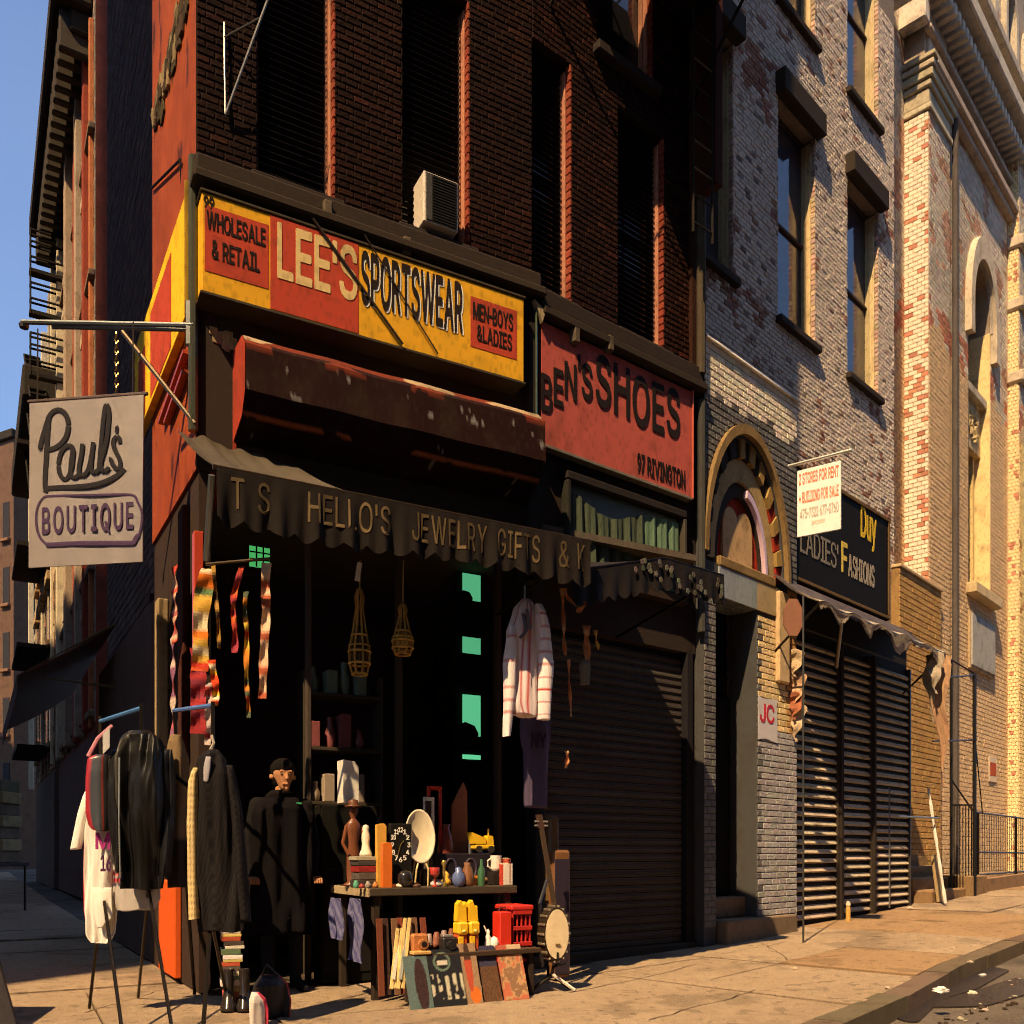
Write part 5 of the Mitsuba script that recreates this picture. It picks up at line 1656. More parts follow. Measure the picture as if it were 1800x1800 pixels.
# -- the left clothes rack
r1a, r1b = P(176, 1268, 5.95), P(248, 1245, 5.45)
rk = thing('clothes_rack', 'leftmost splay legged clothes rack with a blue bar, a white baseball jersey hanging from it', 'clothes rack')
DKM = (.045, .036, .028)
part(rk, 'bar', MB().tube([r1a, r1b], .014, (.06, .16, .36), 8), 'satin')
for top_, feet in ((r1a, (P(157, 1772, 5.88), P(217, 1835, 4.86))), (r1b, (P(243, 1753, 6.32), P(306, 1830, 4.85)))):
    mid = top_ * .42 + (feet[0] + feet[1]) / 2 * .58
    part(rk, 'post', MB().tube([top_ + [0, 0, .03], mid], .012, DKM, 7), 'metal')
    for f_ in feet:
        f_ = np.array([f_[0], f_[1], float(gz(f_[0], f_[1]))])
        part(rk, 'leg', MB().tube([mid, f_], .010, DKM, 6), 'metal')

RF = Frame(np.array([-3.0, 5.62]), np.array([-2.0, 5.62]), np.array([0, -1.0]))

NEARER[RF] = (3.0, 5.62)


def rx(x, Y=5.62):
    return (x - CX) / FOC * Y + 3.0


def rz(y, Y=5.62):
    return CAMZ + (HY - y) / FOC * Y


WHT = np.array((.74, .70, .64))
je = thing('white_jersey', 'white baseball jersey with red trim and dark number hanging lowest on the left rack', 'jersey')


def jcol(c, s_, z):
    if c < -.93 and z < rz(1480):
        return np.array((.45, .03, .05))
    return WHT * (.95 + .08 * math.sin(c * 17))


put(unique(je + '__body'), garment(RF, [(rz(1330), rx(172), rx(196)), (rz(1390), rx(158), rx(203)), (rz(1440), rx(150), rx(204)), (rz(1530), rx(148), rx(204)), (rz(1600), rx(146), rx(205)), (rz(1640), rx(152), rx(202)), (rz(1657), rx(163), rx(192))], .0, .05, jcol, .040, 3, 60, 60), 'cloth', smooth=True)
part(je, 'sleeve', garment(RF, [(rz(1392), rx(149), rx(162)), (rz(1430), rx(138), rx(156)), (rz(1470), rx(130), rx(148)), (rz(1494), rx(125), rx(141))], .0, .04, lambda c, s_, z: WHT, .008, 4, 24, 16), 'cloth', smooth=True)
part(je, 'tail', garment(RF, [(rz(1560), rx(160), rx(196)), (rz(1610), rx(166), rx(198)), (rz(1632), rx(172), rx(182))], .062, .012, lambda c, s_, z: WHT * .97, .012, 5, 24, 14), 'cloth', smooth=True)
word(je, RF, '16', rx(177, 5.52), rx(196, 5.52), rz(1531, 5.52), rz(1504, 5.52), .098, (.06, .02, .06), name='digit', thick=.006)
word(je, RF, 'M', rx(168, 5.52), rx(194, 5.52), rz(1492, 5.52), rz(1464, 5.52), .098, (.30, .03, .16), name='lettering', split=False, thick=.006)
rv_ = thing('red_bag', 'red and black bag slung from the left rack in front of the white jersey', 'bag')


def vcol(c, s_, z):
    return np.array((.34, .025, .035)) if c < -.25 else (np.array((.05, .055, .065)) if c < .45 else np.array((.22, .03, .02)) if c < .62 else np.array((.012, .012, .014)))


put(unique(rv_ + '__body'), garment(RF, [(rz(1327), rx(168), rx(190)), (rz(1335), rx(157), rx(194)), (rz(1380), rx(152), rx(195)), (rz(1430), rx(152), rx(196)), (rz(1452), rx(158), rx(195)), (rz(1460), rx(166), rx(193))], .10, .07, vcol, .012, 7), 'satin', smooth=True)
part(rv_, 'strap', MB(RF).tube([(rx(168), .10, rz(1333)), (rx(180), .06, rz(1300)), (rx(197), .0, rz(1276))], .012, (.50, .20, .24), 6, flat=None), 'cloth')
lj = thing('leather_jacket', 'black leather jacket hanging on the left rack between the jersey and the tweed coat', 'jacket')


def lcol(c, s_, z):
    return np.array((.006, .0055, .0055)) if not (-.72 < c < -.5 and z > rz(1420)) else np.array((.05, .045, .035))


put(unique(lj + '__body'), garment(RF, [(rz(1284), rx(230), rx(262)), (rz(1300), rx(215), rx(284)), (rz(1330), rx(207), rx(295)), (rz(1400), rx(207), rx(298)), (rz(1480), rx(212), rx(296)), (rz(1545), rx(216), rx(290)), (rz(1562), rx(220), rx(285))], .16, .10, lcol, .060, 11, 72, 72), 'leather', smooth=True)
part(lj, 'sleeve', garment(RF, [(rz(1318), rx(196), rx(216)), (rz(1380), rx(194), rx(218)), (rz(1450), rx(196), rx(220)), (rz(1535), rx(204), rx(222))], .20, .06, lambda c, s_, z: np.array((.007, .0065, .0065)), .034, 12, 30, 30), 'leather', smooth=True)
part(lj, 'sleeve', garment(RF, [(rz(1318), rx(286), rx(302)), (rz(1380), rx(288), rx(306)), (rz(1450), rx(286), rx(306)), (rz(1540), rx(280), rx(298))], .16, .06, lambda c, s_, z: np.array((.006, .006, .006)), .034, 13, 30, 30), 'leather', smooth=True)
part(lj, 'lapel', MB(RF).sheet(np.array([[(rx(216) + .02 * i, .27, rz(1300) - .12 * t + .02 * i) for t in np.linspace(0, 1, 6)] for i in (0, 1, 2)]), .006, (.42, .40, .36)), 'satin', label='white satin collar facing')
part(lj, 'zip', MB(RF).tube([(rx(245), .285, rz(1340)), (rx(246), .30, rz(1440)), (rx(247), .29, rz(1540))], .006, (.40, .36, .26), 5), 'metal')
ws = thing('white_hem_shirt', 'white shirt with a red striped hem hanging behind the black leather jacket', 'shirt')
put(unique(ws + '__body'), garment(RF, [(rz(1330), rx(200), rx(240)), (rz(1450), rx(196), rx(270)), (rz(1540), rx(198), rx(280)), (rz(1580), rx(200), rx(282)), (rz(1600), rx(206), rx(270))], .02, .05, lambda c, s_, z: np.array((.46, .06, .07)) if rz(1552) < z < rz(1542) or rz(1536) < z < rz(1530) else np.array((.40, .36, .33)), .02, 17), 'cloth', smooth=True)
tc = thing('beige_trench_coat', 'beige trench coat hanging between the leather jacket and the tweed coat', 'coat')
put(unique(tc + '__body'), garment(RF, [(rz(1292), rx(300), rx(318)), (rz(1330), rx(292), rx(330)), (rz(1400), rx(290), rx(334)), (rz(1500), rx(292), rx(334)), (rz(1560), rx(294), rx(330))], -.16, .07, lambda c, s_, z: np.array((.17, .115, .06)) if z > rz(1470) else np.array((.03, .025, .022)), .03, 19), 'cloth', smooth=True)
part(tc, 'strap', MB(RF).bar((rx(288), -.05, rz(1352)), (rx(330), -.05, rz(1384)), .03, .02, BLACK), 'leather')

# -- the second rack with the tweed coat
r2a, r2b = P(306, 1249, 6.0), P(374, 1240, 5.2)
r2 = thing('clothes_rack', 'second clothes rack with a short blue bar, holding the tweed coat', 'clothes rack')
part(r2, 'bar', MB().tube([r2a, r2b], .014, (.07, .13, .32), 8), 'satin')
part(r2, 'post', MB().tube([r2a, P(342, 1748, 6.4)], .012, DKM, 7), 'metal')
part(r2, 'post', MB().tube([r2b + [0, 0, .02], P(374, 1560, 5.15), P(355, 1838, 4.76)], .012, DKM, 7), 'metal')
part(r2, 'leg', MB().tube([P(368, 1600, 5.2), P(402, 1770, 5.9)], .010, DKM, 6), 'metal')
tw = thing('tweed_coat', 'dark tweed coat with a cream checked sleeve hanging on the second rack', 'coat')
TF = Frame(np.array([-2.4, 5.05]), np.array([-1.4, 5.05]), np.array([0, -1.0]))
NEARER[TF] = (2.4, 5.05)
tx = lambda x: rx(x, 5.05) - 3.0 + 2.4
tz_ = lambda y: rz(y, 5.05)


def tweed_shade_col(c, s_, z):
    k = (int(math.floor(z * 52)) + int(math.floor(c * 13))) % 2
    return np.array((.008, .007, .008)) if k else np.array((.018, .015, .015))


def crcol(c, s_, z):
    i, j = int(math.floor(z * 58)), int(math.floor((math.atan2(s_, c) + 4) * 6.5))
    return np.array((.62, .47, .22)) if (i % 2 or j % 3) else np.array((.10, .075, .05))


put(unique(tw + '__body'), garment(TF, [(tz_(1318), tx(368), tx(384)), (tz_(1335), tx(350), tx(396)), (tz_(1365), tx(345), tx(408)), (tz_(1440), tx(344), tx(416)), (tz_(1540), tx(344), tx(424)), (tz_(1620), tx(346), tx(430)), (tz_(1636), tx(348), tx(428))], .0, .08, tweed_shade_col, .034, 23, 72, 70), 'cloth', smooth=True)
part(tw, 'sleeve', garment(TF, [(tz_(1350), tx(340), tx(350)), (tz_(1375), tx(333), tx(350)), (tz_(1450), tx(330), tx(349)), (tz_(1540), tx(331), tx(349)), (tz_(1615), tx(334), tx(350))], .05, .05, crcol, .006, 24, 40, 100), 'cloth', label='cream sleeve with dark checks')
part(tw, 'sleeve', garment(TF, [(tz_(1345), tx(398), tx(410)), (tz_(1420), tx(408), tx(424)), (tz_(1520), tx(416), tx(434)), (tz_(1620), tx(424), tx(441))], .02, .05, tweed_shade_col, .014, 25, 36, 50), 'cloth', smooth=True)
part(tw, 'hanger', MB(TF).tube([(tx(372), .0, tz_(1292)), (tx(376), .0, tz_(1306)), (tx(371), .0, tz_(1316)), (tx(352), .0, tz_(1346))], .008, (.45, .38, .30), 6).tube([(tx(371), .0, tz_(1316)), (tx(388), .0, tz_(1345))], .008, (.45, .38, .30), 6), 'satin')
part(tw, 'lining', garment(TF, [(tz_(1330), tx(362), tx(371)), (tz_(1350), tx(358), tx(370)), (tz_(1372), tx(358), tx(366))], .10, .012, lambda c, s_, z: np.array((.36, .34, .36)), .004, 26, 16, 12), 'cloth', smooth=True)

# -- scarves, beads and belts hung at the corner and in the doorway
def strip(key, F, pts, w, colours, seed=0, o_amp=.01, name=None):
    """a limp narrow strip of cloth through the points (u, o, z), in bands of colour"""
    q = smooth_line(pts, 10)
    n = len(q)
    rr = np.random.default_rng(seed)
    ww = w * (.75 + .5 * meshkit.fbm(np.stack([np.arange(n) * .22, np.full(n, seed * 1.3), np.zeros(n)], 1), 3, seed)) / 2
    Pm = np.stack([q + np.stack([s_ * ww, o_amp * np.sin(np.arange(n) * .5 + s_ * 1.5) + abs(s_) * .01, ww * 0], 1) for s_ in (-1, -.4, .3, 1)], 1)
    band = rr.integers(0, len(colours), n)
    band = np.repeat(band[::3], 3)[:n]
    C = np.array([[jit(colours[b], .2) for _ in range(4)] for b in band])
    mb = MB(F).sheet(Pm, .005, C)
    if name:
        part(key, name, mb, 'cloth')
    else:
        put(key, mb, 'cloth')


HOT = [(.62, .16, .02), (.62, .36, .06), (.45, .04, .02), (.66, .55, .34), (.10, .16, .07), (.55, .09, .03)]
LF_ = lambda x, y, o: L.hit(x, y, o)[:1] + (o,) + L.hit(x, y, o)[1:]
defs = [('orange and yellow scarf bunched against the red corner post', [(366, 1000), (358, 1040), (352, 1090), (352, 1140), (350, 1180)], .10, HOT, .35),
        ('yellow and red scarf, lowest of those beside the red corner post', [(371, 1160), (376, 1190), (379, 1215), (376, 1240)], .045, [(.66, .42, .03), (.70, .60, .40), (.55, .06, .02)], .5),
        ('thin dark red and gold necklace strand, second from the corner post', [(374, 995), (379, 1050), (383, 1100), (384, 1140)], .022, [(.30, .16, .03), (.05, .03, .02), (.40, .22, .05)], .5),
        ('red tie with a yellow tip hanging in the doorway', [(424, 996), (412, 1040), (409, 1070), (412, 1110), (411, 1148)], .035, [(.38, .05, .03), (.55, .12, .03), (.30, .04, .06)], .55),
        ('long green and orange bead strand hanging beside the red tie', [(432, 1040), (430, 1080), (433, 1120), (432, 1180), (434, 1220), (436, 1262)], .028, [(.08, .10, .06), (.55, .20, .03), (.50, .06, .02), (.60, .42, .06)], .6),
        ('pale pink patterned scarf hanging straight in the dark doorway', [(468, 990), (466, 1040), (467, 1080), (464, 1130), (462, 1180), (460, 1228)], .055, [(.70, .46, .30), (.72, .50, .34), (.66, .40, .26), (.40, .10, .05)], .7)]
for i, (lab, pts, w, colr, o) in enumerate(defs):
    k = thing('hanging_scarf' if 'scarf' in lab else 'hanging_strand' if 'strand' in lab else 'hanging_tie', lab, 'scarf' if 'scarf' in lab else 'beads' if 'strand' in lab else 'tie')
    strip(k, L, [LF_(x, y, o + .18) for x, y in pts], w, colr, 31 + i)
rail_ = thing('display_rail', 'thin rail under the awning from which scarves and ties hang at the shop corner', 'rail')
put(rail_, MB(L).tube([LF_(362, 992, .6), LF_(440, 985, .8), LF_(475, 982, .9)], .010, (.10, .07, .04), 6), 'metal')
pcl = thing('patterned_cloths', 'red patterned cloths hung in a column on the side wall behind the racks', 'cloth')
for i, (x, y0, y1, w, cl) in enumerate(((309, 995, 1130, .12, [(.42, .05, .03), (.30, .08, .08), (.50, .30, .20)]), (306, 1120, 1300, .10, [(.40, .10, .12), (.45, .34, .28), (.20, .08, .14)]), (348, 1140, 1290, .10, [(.36, .035, .04), (.30, .03, .035), (.26, .04, .06)]), (366, 1200, 1310, .05, [(.45, .36, .34), (.36, .05, .05)]))):
    F_, o_ = (S, .10) if x < 330 else (L, .30)
    h_ = lambda y: F_.hit(x, y, o_)[:1] + (o_,) + F_.hit(x, y, o_)[1:]
    strip(pcl, F_, [h_(y) for y in np.linspace(y0, y1, 5)], w, cl, 60 + i, name='cloth')

# -- two wicker lanterns under the awning
def lantern(lab, x, y0, ytop, ybot, o, group):
    k = thing('wicker_lantern', lab, 'lantern', group)
    u, zt_ = L.hit(x, ytop, o)
    zb_, zc_ = L.z(x, ybot, o), L.z(x, y0, o)
    h_ = zt_ - zb_
    prof = [(.012, h_), (.030, h_ * .90), (.022, h_ * .78), (.050, h_ * .45), (.072, h_ * .28), (.070, h_ * .12), (.05, 0)]
    ang = np.arange(8) * math.pi / 4
    for a in ang:
        part(k, 'rib', MB(L).tube([(u + r * math.cos(a), o + r * math.sin(a), zb_ + z) for r, z in prof], .0065, jit((.42, .24, .06), .25), 5), 'matte')
    for r, z in ((.050, .45), (.066, .33), (.072, .26), (.070, .12), (.05, .0)):
        t = np.linspace(0, 2 * math.pi, 17)
        part(k, 'hoop', MB(L).tube([(u + r * math.cos(a), o + r * math.sin(a), zb_ + z * h_) for a in t], .008, jit((.46, .26, .06), .2), 5), 'matte')
    part(k, 'core', MB(L).lathe((u, o, zb_ + h_ * .12), [(0, 0), (.052, .01), (.054, h_ * .16), (.030, h_ * .36), (0, h_ * .40)], (.46, .27, .07) if x > 660 else (.09, .05, .02), 12), 'matte', smooth=True)
    part(k, 'cord', MB(L).tube([(u, o, zt_), (u + .005, o, zc_)], .005, (.35, .25, .10), 5), 'cloth')


lantern('slim dark wicker lantern hanging in the shop front, left of the round one', 632, 985, 1035, 1185, 1.02, None)
lantern('golden round bellied wicker lantern hanging in the shop front', 708, 985, 1062, 1150, 1.02, None)
tg = thing('white_tag', 'small white paper tag on the cord above the slim wicker lantern', 'tag')
u, z = L.hit(630, 1005, 1.05)
put(tg, MB(L).obox((u, 1.05, z), (.016, .004, .062), trimesh.transformations.rotation_matrix(.15, (0, 1, 0))[:3, :3], (.78, .74, .68)), 'plain')

# -- striped shirt and the purple shirt under it
ps_ = thing('striped_shirt', 'white shirt with thin red stripes hanging brightly sunlit under the awning', 'shirt')
OS = 1.06
lx = lambda x: L.u(x, OS)
lz = lambda y: L.z(915, y, OS)


def pcol(c, s_, z):
    return np.array((.45, .07, .07)) if (c * 3.4) % 1 < .10 else np.array((.74, .64, .64))


def scol(c, s_, z):
    return np.array((.50, .07, .06)) if (z / .0905) % 1 < .12 else np.array((.76, .68, .67))


put(unique(ps_ + '__body'), garment(L, [(lz(1052), lx(918), lx(930)), (lz(1070), lx(905), lx(940)), (lz(1110), lx(893), lx(948)), (lz(1180), lx(890), lx(948)), (lz(1240), lx(888), lx(946)), (lz(1258), lx(898), lx(940))], OS, .09, pcol, .034, 41, 64, 56), 'cloth', smooth=True)
part(ps_, 'sleeve', garment(L, [(lz(1062), lx(934), lx(945)), (lz(1100), lx(940), lx(956)), (lz(1170), lx(940), lx(964)), (lz(1220), lx(938), lx(960)), (lz(1265), lx(937), lx(957))], OS + .06, .06, scol, .006, 42, 32, 90), 'cloth')
part(ps_, 'sleeve', garment(L, [(lz(1105), lx(889), lx(900)), (lz(1170), lx(880), lx(900)), (lz(1230), lx(881), lx(898)), (lz(1298), lx(879), lx(890))], OS + .05, .05, scol, .008, 43, 32, 60), 'cloth')
part(ps_, 'collar', MB(L).tube([(lx(908), OS + .09, lz(1085)), (lx(912), OS + .11, lz(1115)), (lx(902), OS + .10, lz(1128))], .012, (.12, .11, .14), 6).tube([(lx(914), OS + .10, lz(1078)), (lx(919), OS + .11, lz(1112))], .010, (.14, .12, .15), 6), 'cloth')
part(ps_, 'hanger_hook', MB(L).tube([(lx(922), OS, lz(1052)), (lx(922), OS, lz(1028))], .006, (.5, .45, .38), 5), 'metal')
pt = thing('purple_shirt', 'dim purple shirt with dark print hanging in shade below the striped shirt', 'shirt')
OP = .78
lx2 = lambda x: L.u(x, OP)
lz2 = lambda y: L.z(935, y, OP)
put(unique(pt + '__body'), garment(L, [(lz2(1225), lx2(928), lx2(950)), (lz2(1250), lx2(916), lx2(964)), (lz2(1300), lx2(916), lx2(966)), (lz2(1320), lx2(921), lx2(962)), (lz2(1370), lx2(921), lx2(961)), (lz2(1420), lx2(922), lx2(961))], OP, .06, lambda c, s_, z: np.array((.085, .064, .115)), .014, 45), 'cloth', smooth=True)
word(pt, L, 'NY', lx2(925), lx2(952), lz2(1316), lz2(1290), OP + .072, (.03, .02, .05), split=False, name='print')
# -- leather goods right of the shirt
lg = thing('leather_belts', 'tan leather belts and straps hanging right of the striped shirt', 'belts')
TAN = [(.50, .20, .08), (.45, .16, .06), (.60, .36, .18)]
for i, (pts, w) in enumerate((([(986, 1036), (989, 1080), (990, 1120), (992, 1152)], .03), ([(988, 1034), (998, 1052), (1010, 1064)], .045), ([(1033, 1046), (1024, 1058), (1016, 1076)], .06), ([(998, 1160), (1000, 1210), (1003, 1260)], .018), ([(1030, 1100), (1030, 1130), (1032, 1164)], .055), ([(1045, 1108), (1048, 1130), (1051, 1142)], .022), ([(995, 1320), (996, 1335), (993, 1350)], .03))):
    strip(lg, L, [LF_(x, y, 1.0) for x, y in pts], w, TAN if i != 5 else [(.66, .50, .10), (.60, .30, .06)], 80 + i, name='strap')
gp = thing('grey_pouch', 'small grey pouch hanging under the tan leather straps', 'pouch')
u, z = L.hit(1028, 1184, 1.0)
put(gp, garment(L, [(z + .10, u - .025, u + .03), (z + .06, u - .045, u + .045), (z, u - .04, u + .04), (z - .09, u - .03, u + .03)], 1.0, .04, lambda c, s_, z_: np.array((.16, .14, .10)), .012, 47, 30, 20), 'cloth', smooth=True)

# ------------------------------------------------------------------ person in the doorway
import manifold3d as m3


def person_mesh(height, turn):
    k = height / 1.7
    J = {'hipl': (-.09, 0, .90), 'hipr': (.09, 0, .90), 'kneel': (-.10, .02, .48), 'kneer': (.10, -.03, .48), 'anl': (-.10, 0, .08), 'anr': (.11, .02, .08), 'toel': (-.12, -.17, .035), 'toer': (.13, -.15, .035),
         'pel': (0, 0, .94), 'wai': (0, 0, 1.10), 'che': (0, .0, 1.30), 'shl': (-.18, 0, 1.40), 'shr': (.18, 0, 1.40), 'ell': (-.24, .02, 1.12), 'elr': (.25, .0, 1.12), 'wrl': (-.23, -.02, .88), 'wrr': (.24, -.03, .88), 'nek': (0, 0, 1.45), 'nk2': (0, -.02, 1.53)}
    J = {a: np.array(b) * k for a, b in J.items()}
    S_ = lambda p, r: m3.Manifold.sphere(r * k, 20).translate(list(p))
    bone = lambda a, b, ra, rb: m3.Manifold.batch_hull([S_(J[a], ra), S_(J[b], rb)])
    bits = [bone('hipl', 'kneel', .085, .06), bone('hipr', 'kneer', .085, .06), bone('kneel', 'anl', .058, .042), bone('kneer', 'anr', .058, .042), bone('anl', 'toel', .042, .034), bone('anr', 'toer', .042, .034),
            m3.Manifold.batch_hull([S_(J['hipl'], .09), S_(J['hipr'], .09), S_(J['wai'], .11)]), m3.Manifold.batch_hull([S_(J['wai'], .115), S_(J['shl'], .06), S_(J['shr'], .06), S_(J['che'], .12)]),
            bone('shl', 'ell', .062, .046), bone('shr', 'elr', .062, .046), bone('ell', 'wrl', .045, .03), bone('elr', 'wrr', .045, .03), bone('nek', 'nk2', .06, .052)]
    for w_, s_ in (('wrl', -1), ('wrr', 1)):
        p = J[w_]
        palm = p + np.array([0, -.06, -.02]) * k
        bits.append(m3.Manifold.batch_hull([S_(p, .026), S_(palm + [-.02 * k, 0, 0], .016), S_(palm + [.02 * k, 0, 0], .016)]))
        for f_ in range(4):
            b0_ = palm + np.array([-.027 + .018 * f_, -.005, 0]) * k
            b1_ = b0_ + np.array([0, -.035 - .006 * (1 - abs(f_ - 1.5)), -.012]) * k
            b2_ = b1_ + np.array([0, -.012, -.026]) * k
            bits += [m3.Manifold.batch_hull([S_(b0_, .0095), S_(b1_, .0085)]), m3.Manifold.batch_hull([S_(b1_, .0085), S_(b2_, .0075)])]
        t0 = p + np.array([-.024 * s_, -.02, -.01]) * k
        bits.append(m3.Manifold.batch_hull([S_(t0, .011), S_(t0 + np.array([-.018 * s_, -.035, -.015]) * k, .009)]))
    hd = np.array([0, -.035, 1.62]) * k
    head = m3.Manifold.batch_hull([S_(hd + [0, .01 * k, .03 * k], .082), S_(hd + [0, -.02 * k, .02 * k], .076), S_(hd + [0, -.045 * k, -.075 * k], .036)])
    nose = m3.Manifold.batch_hull([S_(hd + np.array([0, -.085, .02]) * k, .010), S_(hd + np.array([0, -.108, -.022]) * k, .014)])
    ears = [S_(hd + np.array([s_ * .078, .012, -.005]) * k, .022) for s_ in (-1, 1)]
    brow = m3.Manifold.batch_hull([S_(hd + np.array([-.035, -.082, .032]) * k, .012), S_(hd + np.array([.035, -.082, .032]) * k, .012)])
    lips = m3.Manifold.batch_hull([S_(hd + np.array([-.02, -.083, -.062]) * k, .009), S_(hd + np.array([.02, -.083, -.062]) * k, .009)])
    chin = S_(hd + np.array([0, -.068, -.098]) * k, .022)
    m = m3.Manifold.batch_boolean(bits + [head, nose, brow, lips, chin] + ears, m3.OpType.Add).refine_to_length(.022)
    q = m.to_mesh()
    t = trimesh.Trimesh(np.array(q.vert_properties[:, :3]), np.array(q.tri_verts), process=True)
    trimesh.smoothing.filter_taubin(t, iterations=6)
    hair = m3.Manifold.batch_hull([S_(hd + np.array([0, .025, .045]) * k, .092), S_(hd + np.array([0, .03, -.02]) * k, .080), S_(hd + np.array([0, -.025, .062]) * k, .074)]).refine_to_length(.03)
    hq = hair.to_mesh()
    eyes = [hd + np.array([s_ * .032, -.083, .008]) * k for s_ in (-1, 1)]
    R = trimesh.transformations.rotation_matrix(math.radians(turn), (0, 0, 1))[:3, :3]
    return t, (np.array(hq.vert_properties[:, :3]), np.array(hq.tri_verts)), eyes, k, R, hd


pe = thing('person', 'person in a long black coat standing in the shop doorway, half lost in the dark', 'person')
po = .22
pu, _z = L.hit(495, 1400, po)
base = L.w([pu, po, 0])
t_, hair_, eyes_, k_, R_, hd_ = person_mesh(1.63, 30)
v = t_.vertices
skin = (v[:, 2] > 1.475 * k_) | ((v[:, 2] < .87 * k_) & (v[:, 2] > .70 * k_) & (abs(v[:, 0]) > .19 * k_))
C = np.where(skin[:, None], np.array((.42, .20, .10)), np.where((v[:, 2] > .92 * k_)[:, None], np.array((.010, .009, .010)), np.array((.012, .012, .016))))
put(unique(pe + '__body'), MB().add(v @ R_.T + base, t_.faces, C), 'cloth', smooth=True)
part(pe, 'hair', MB().add(hair_[0] @ R_.T + base, hair_[1], (.008, .006, .005)), 'cloth', smooth=True)
for e_ in eyes_:
    part(pe, 'eye', MB().lathe((e_ @ R_.T + base) - [0, 0, .008], [(0, 0), (.008, .004), (.010, .008), (.008, .012), (0, .016)], (.03, .02, .015), 8), 'satin')
part(pe, 'coat', garment(L, [(1.41, pu - .09, pu + .09), (1.36, pu - .19, pu + .19), (1.28, pu - .235, pu + .235), (1.05, pu - .24, pu + .24), (.80, pu - .23, pu + .23), (.42, pu - .25, pu + .25)], po, .17, lambda c, s_, z: np.array((.009, .008, .009)), .05, 71, 60, 60), 'dark', smooth=True)
part(pe, 'collar', garment(L, [(1.455, pu - .07, pu + .07), (1.42, pu - .11, pu + .11), (1.38, pu - .12, pu + .12)], po, .12, lambda c, s_, z: np.array((.012, .010, .010)), .02, 72, 30, 14), 'dark', smooth=True)
part(pe, 'badge', MB(L).obox((L.u(526, po + .2), po + .20, L.z(526, 1412, po + .2)), (.018, .006, .006), np.eye(3), (.05, .30, .14)), 'plain')

# ------------------------------------------------------------------ the table and what stands on it
TZ = .765
T0, T1, TA, TB = .95, 2.08, .16, .98
tb = thing('goods_table', 'dark wooden table crowded with bric-a-brac in front of the shop', 'table')
part(tb, 'top', MB(L).box(T0, T1, TA, TB, TZ - .055, TZ, (.055, .042, .030), .006), 'matte')
part(tb, 'edge_strip', MB(L).box(T0 - .014, T0 - .001, TA, TB, TZ - .06, TZ - .002, (.36, .27, .16), .003), 'matte')
for u in (T0 + .06, T1 - .06):
    for o in (TA + .06, TB - .06):
        part(tb, 'leg', MB(L).box(u - .025, u + .025, o - .025, o + .025, L.g(u, o), TZ - .056, (.03, .022, .016), .006), 'matte')


def tpos(x, o):
    return L.u(x, o)


def lzz(x, y, o):
    return L.z(x, y, o)


def lathe_at(name, lab, cat, x, o, z, prof, col, mat='satin', sides=18, sx=1, sy=1, smooth=True):
    k = thing(name, lab, cat)
    put(k, MB(L).lathe((tpos(x, o), o, z), prof, col, sides, sx, sy), mat, smooth=smooth)
    return k


# oval plate on its easel
op_ = thing('oval_plate', 'large cream oval plate standing on a small easel at the middle of the table', 'plate')
o = .74
u, z = L.hit(736, 1471, o)
a = np.linspace(0, 2 * math.pi, 41)[:-1]
rings = []
cl = []
Rp = trimesh.transformations.rotation_matrix(math.radians(8), (1, 0, 0))[:3, :3]
for r, d_ in ((.0, .0), (.35, .002), (.7, .010), (.92, .030), (1.0, .034), (1.0, .024), (.9, .015), (.6, -.004), (0.0, -.012)):
    q = np.stack([.115 * r * np.cos(a), d_ + 0 * a, .195 * r * np.sin(a)], 1) @ Rp.T
    rings.append(q + [u, o, z])
    cl.append([np.array((.66, .57, .40)) * (.75 + .5 * nz(math.cos(t) * r * 2, math.sin(t) * r * 2, 3, 77)) if r < .9 else np.array((.70, .62, .45)) for t in a])
put(unique(op_ + '__dish'), MB(L).rings(rings, np.array(cl)), 'gloss', smooth=True)
ez = MB(L)
for s_ in (-1, 1):
    ez.tube([(u + s_ * .03, o + .06, z - .19), (u + s_ * .045, o + .07, z - .23), (u + s_ * .05, o + .05, TZ)], .007, (.60, .48, .22), 6)
ez.tube([(u - .04, o - .05, TZ), (u, o - .03, z - .05)], .007, (.5, .4, .2), 6)
part(op_, 'easel', ez, 'satin')
# clock with white numerals
ck = thing('wall_clock', 'black square clock with white numerals around its dial, left of the oval plate', 'clock')
o = .80
u, z = L.hit(704, 1490, o)
w_ = L.u(716, o) - L.u(688, o)
put(unique(ck + '__case'), MB(L).box(u - w_ / 2 - .02, u + w_ / 2 + .03, o - .05, o, TZ + .002, z + .17, (.012, .011, .010), .008), 'gloss')
for i in range(12):
    aa = i * math.pi / 6
    n_ = str(i or 12)
    uu_, zz_ = u + .062 * math.sin(aa), z + .02 + .105 * math.cos(aa)
    word(ck, L, n_, uu_ - (.012 if len(n_) == 1 else .017), uu_ + (.012 if len(n_) == 1 else .017), zz_ - .016, zz_ + .016, o + .001, (.78, .74, .66), name='numeral')
for aa, ln in ((.9, .05), (3.6, .085)):
    part(ck, 'hand', MB(L).bar((u, o + .004, z + .02), (u + ln * .6 * math.sin(aa), o + .004, z + .02 + ln * math.cos(aa)), .006, .003, (.6, .42, .15)), 'metal')
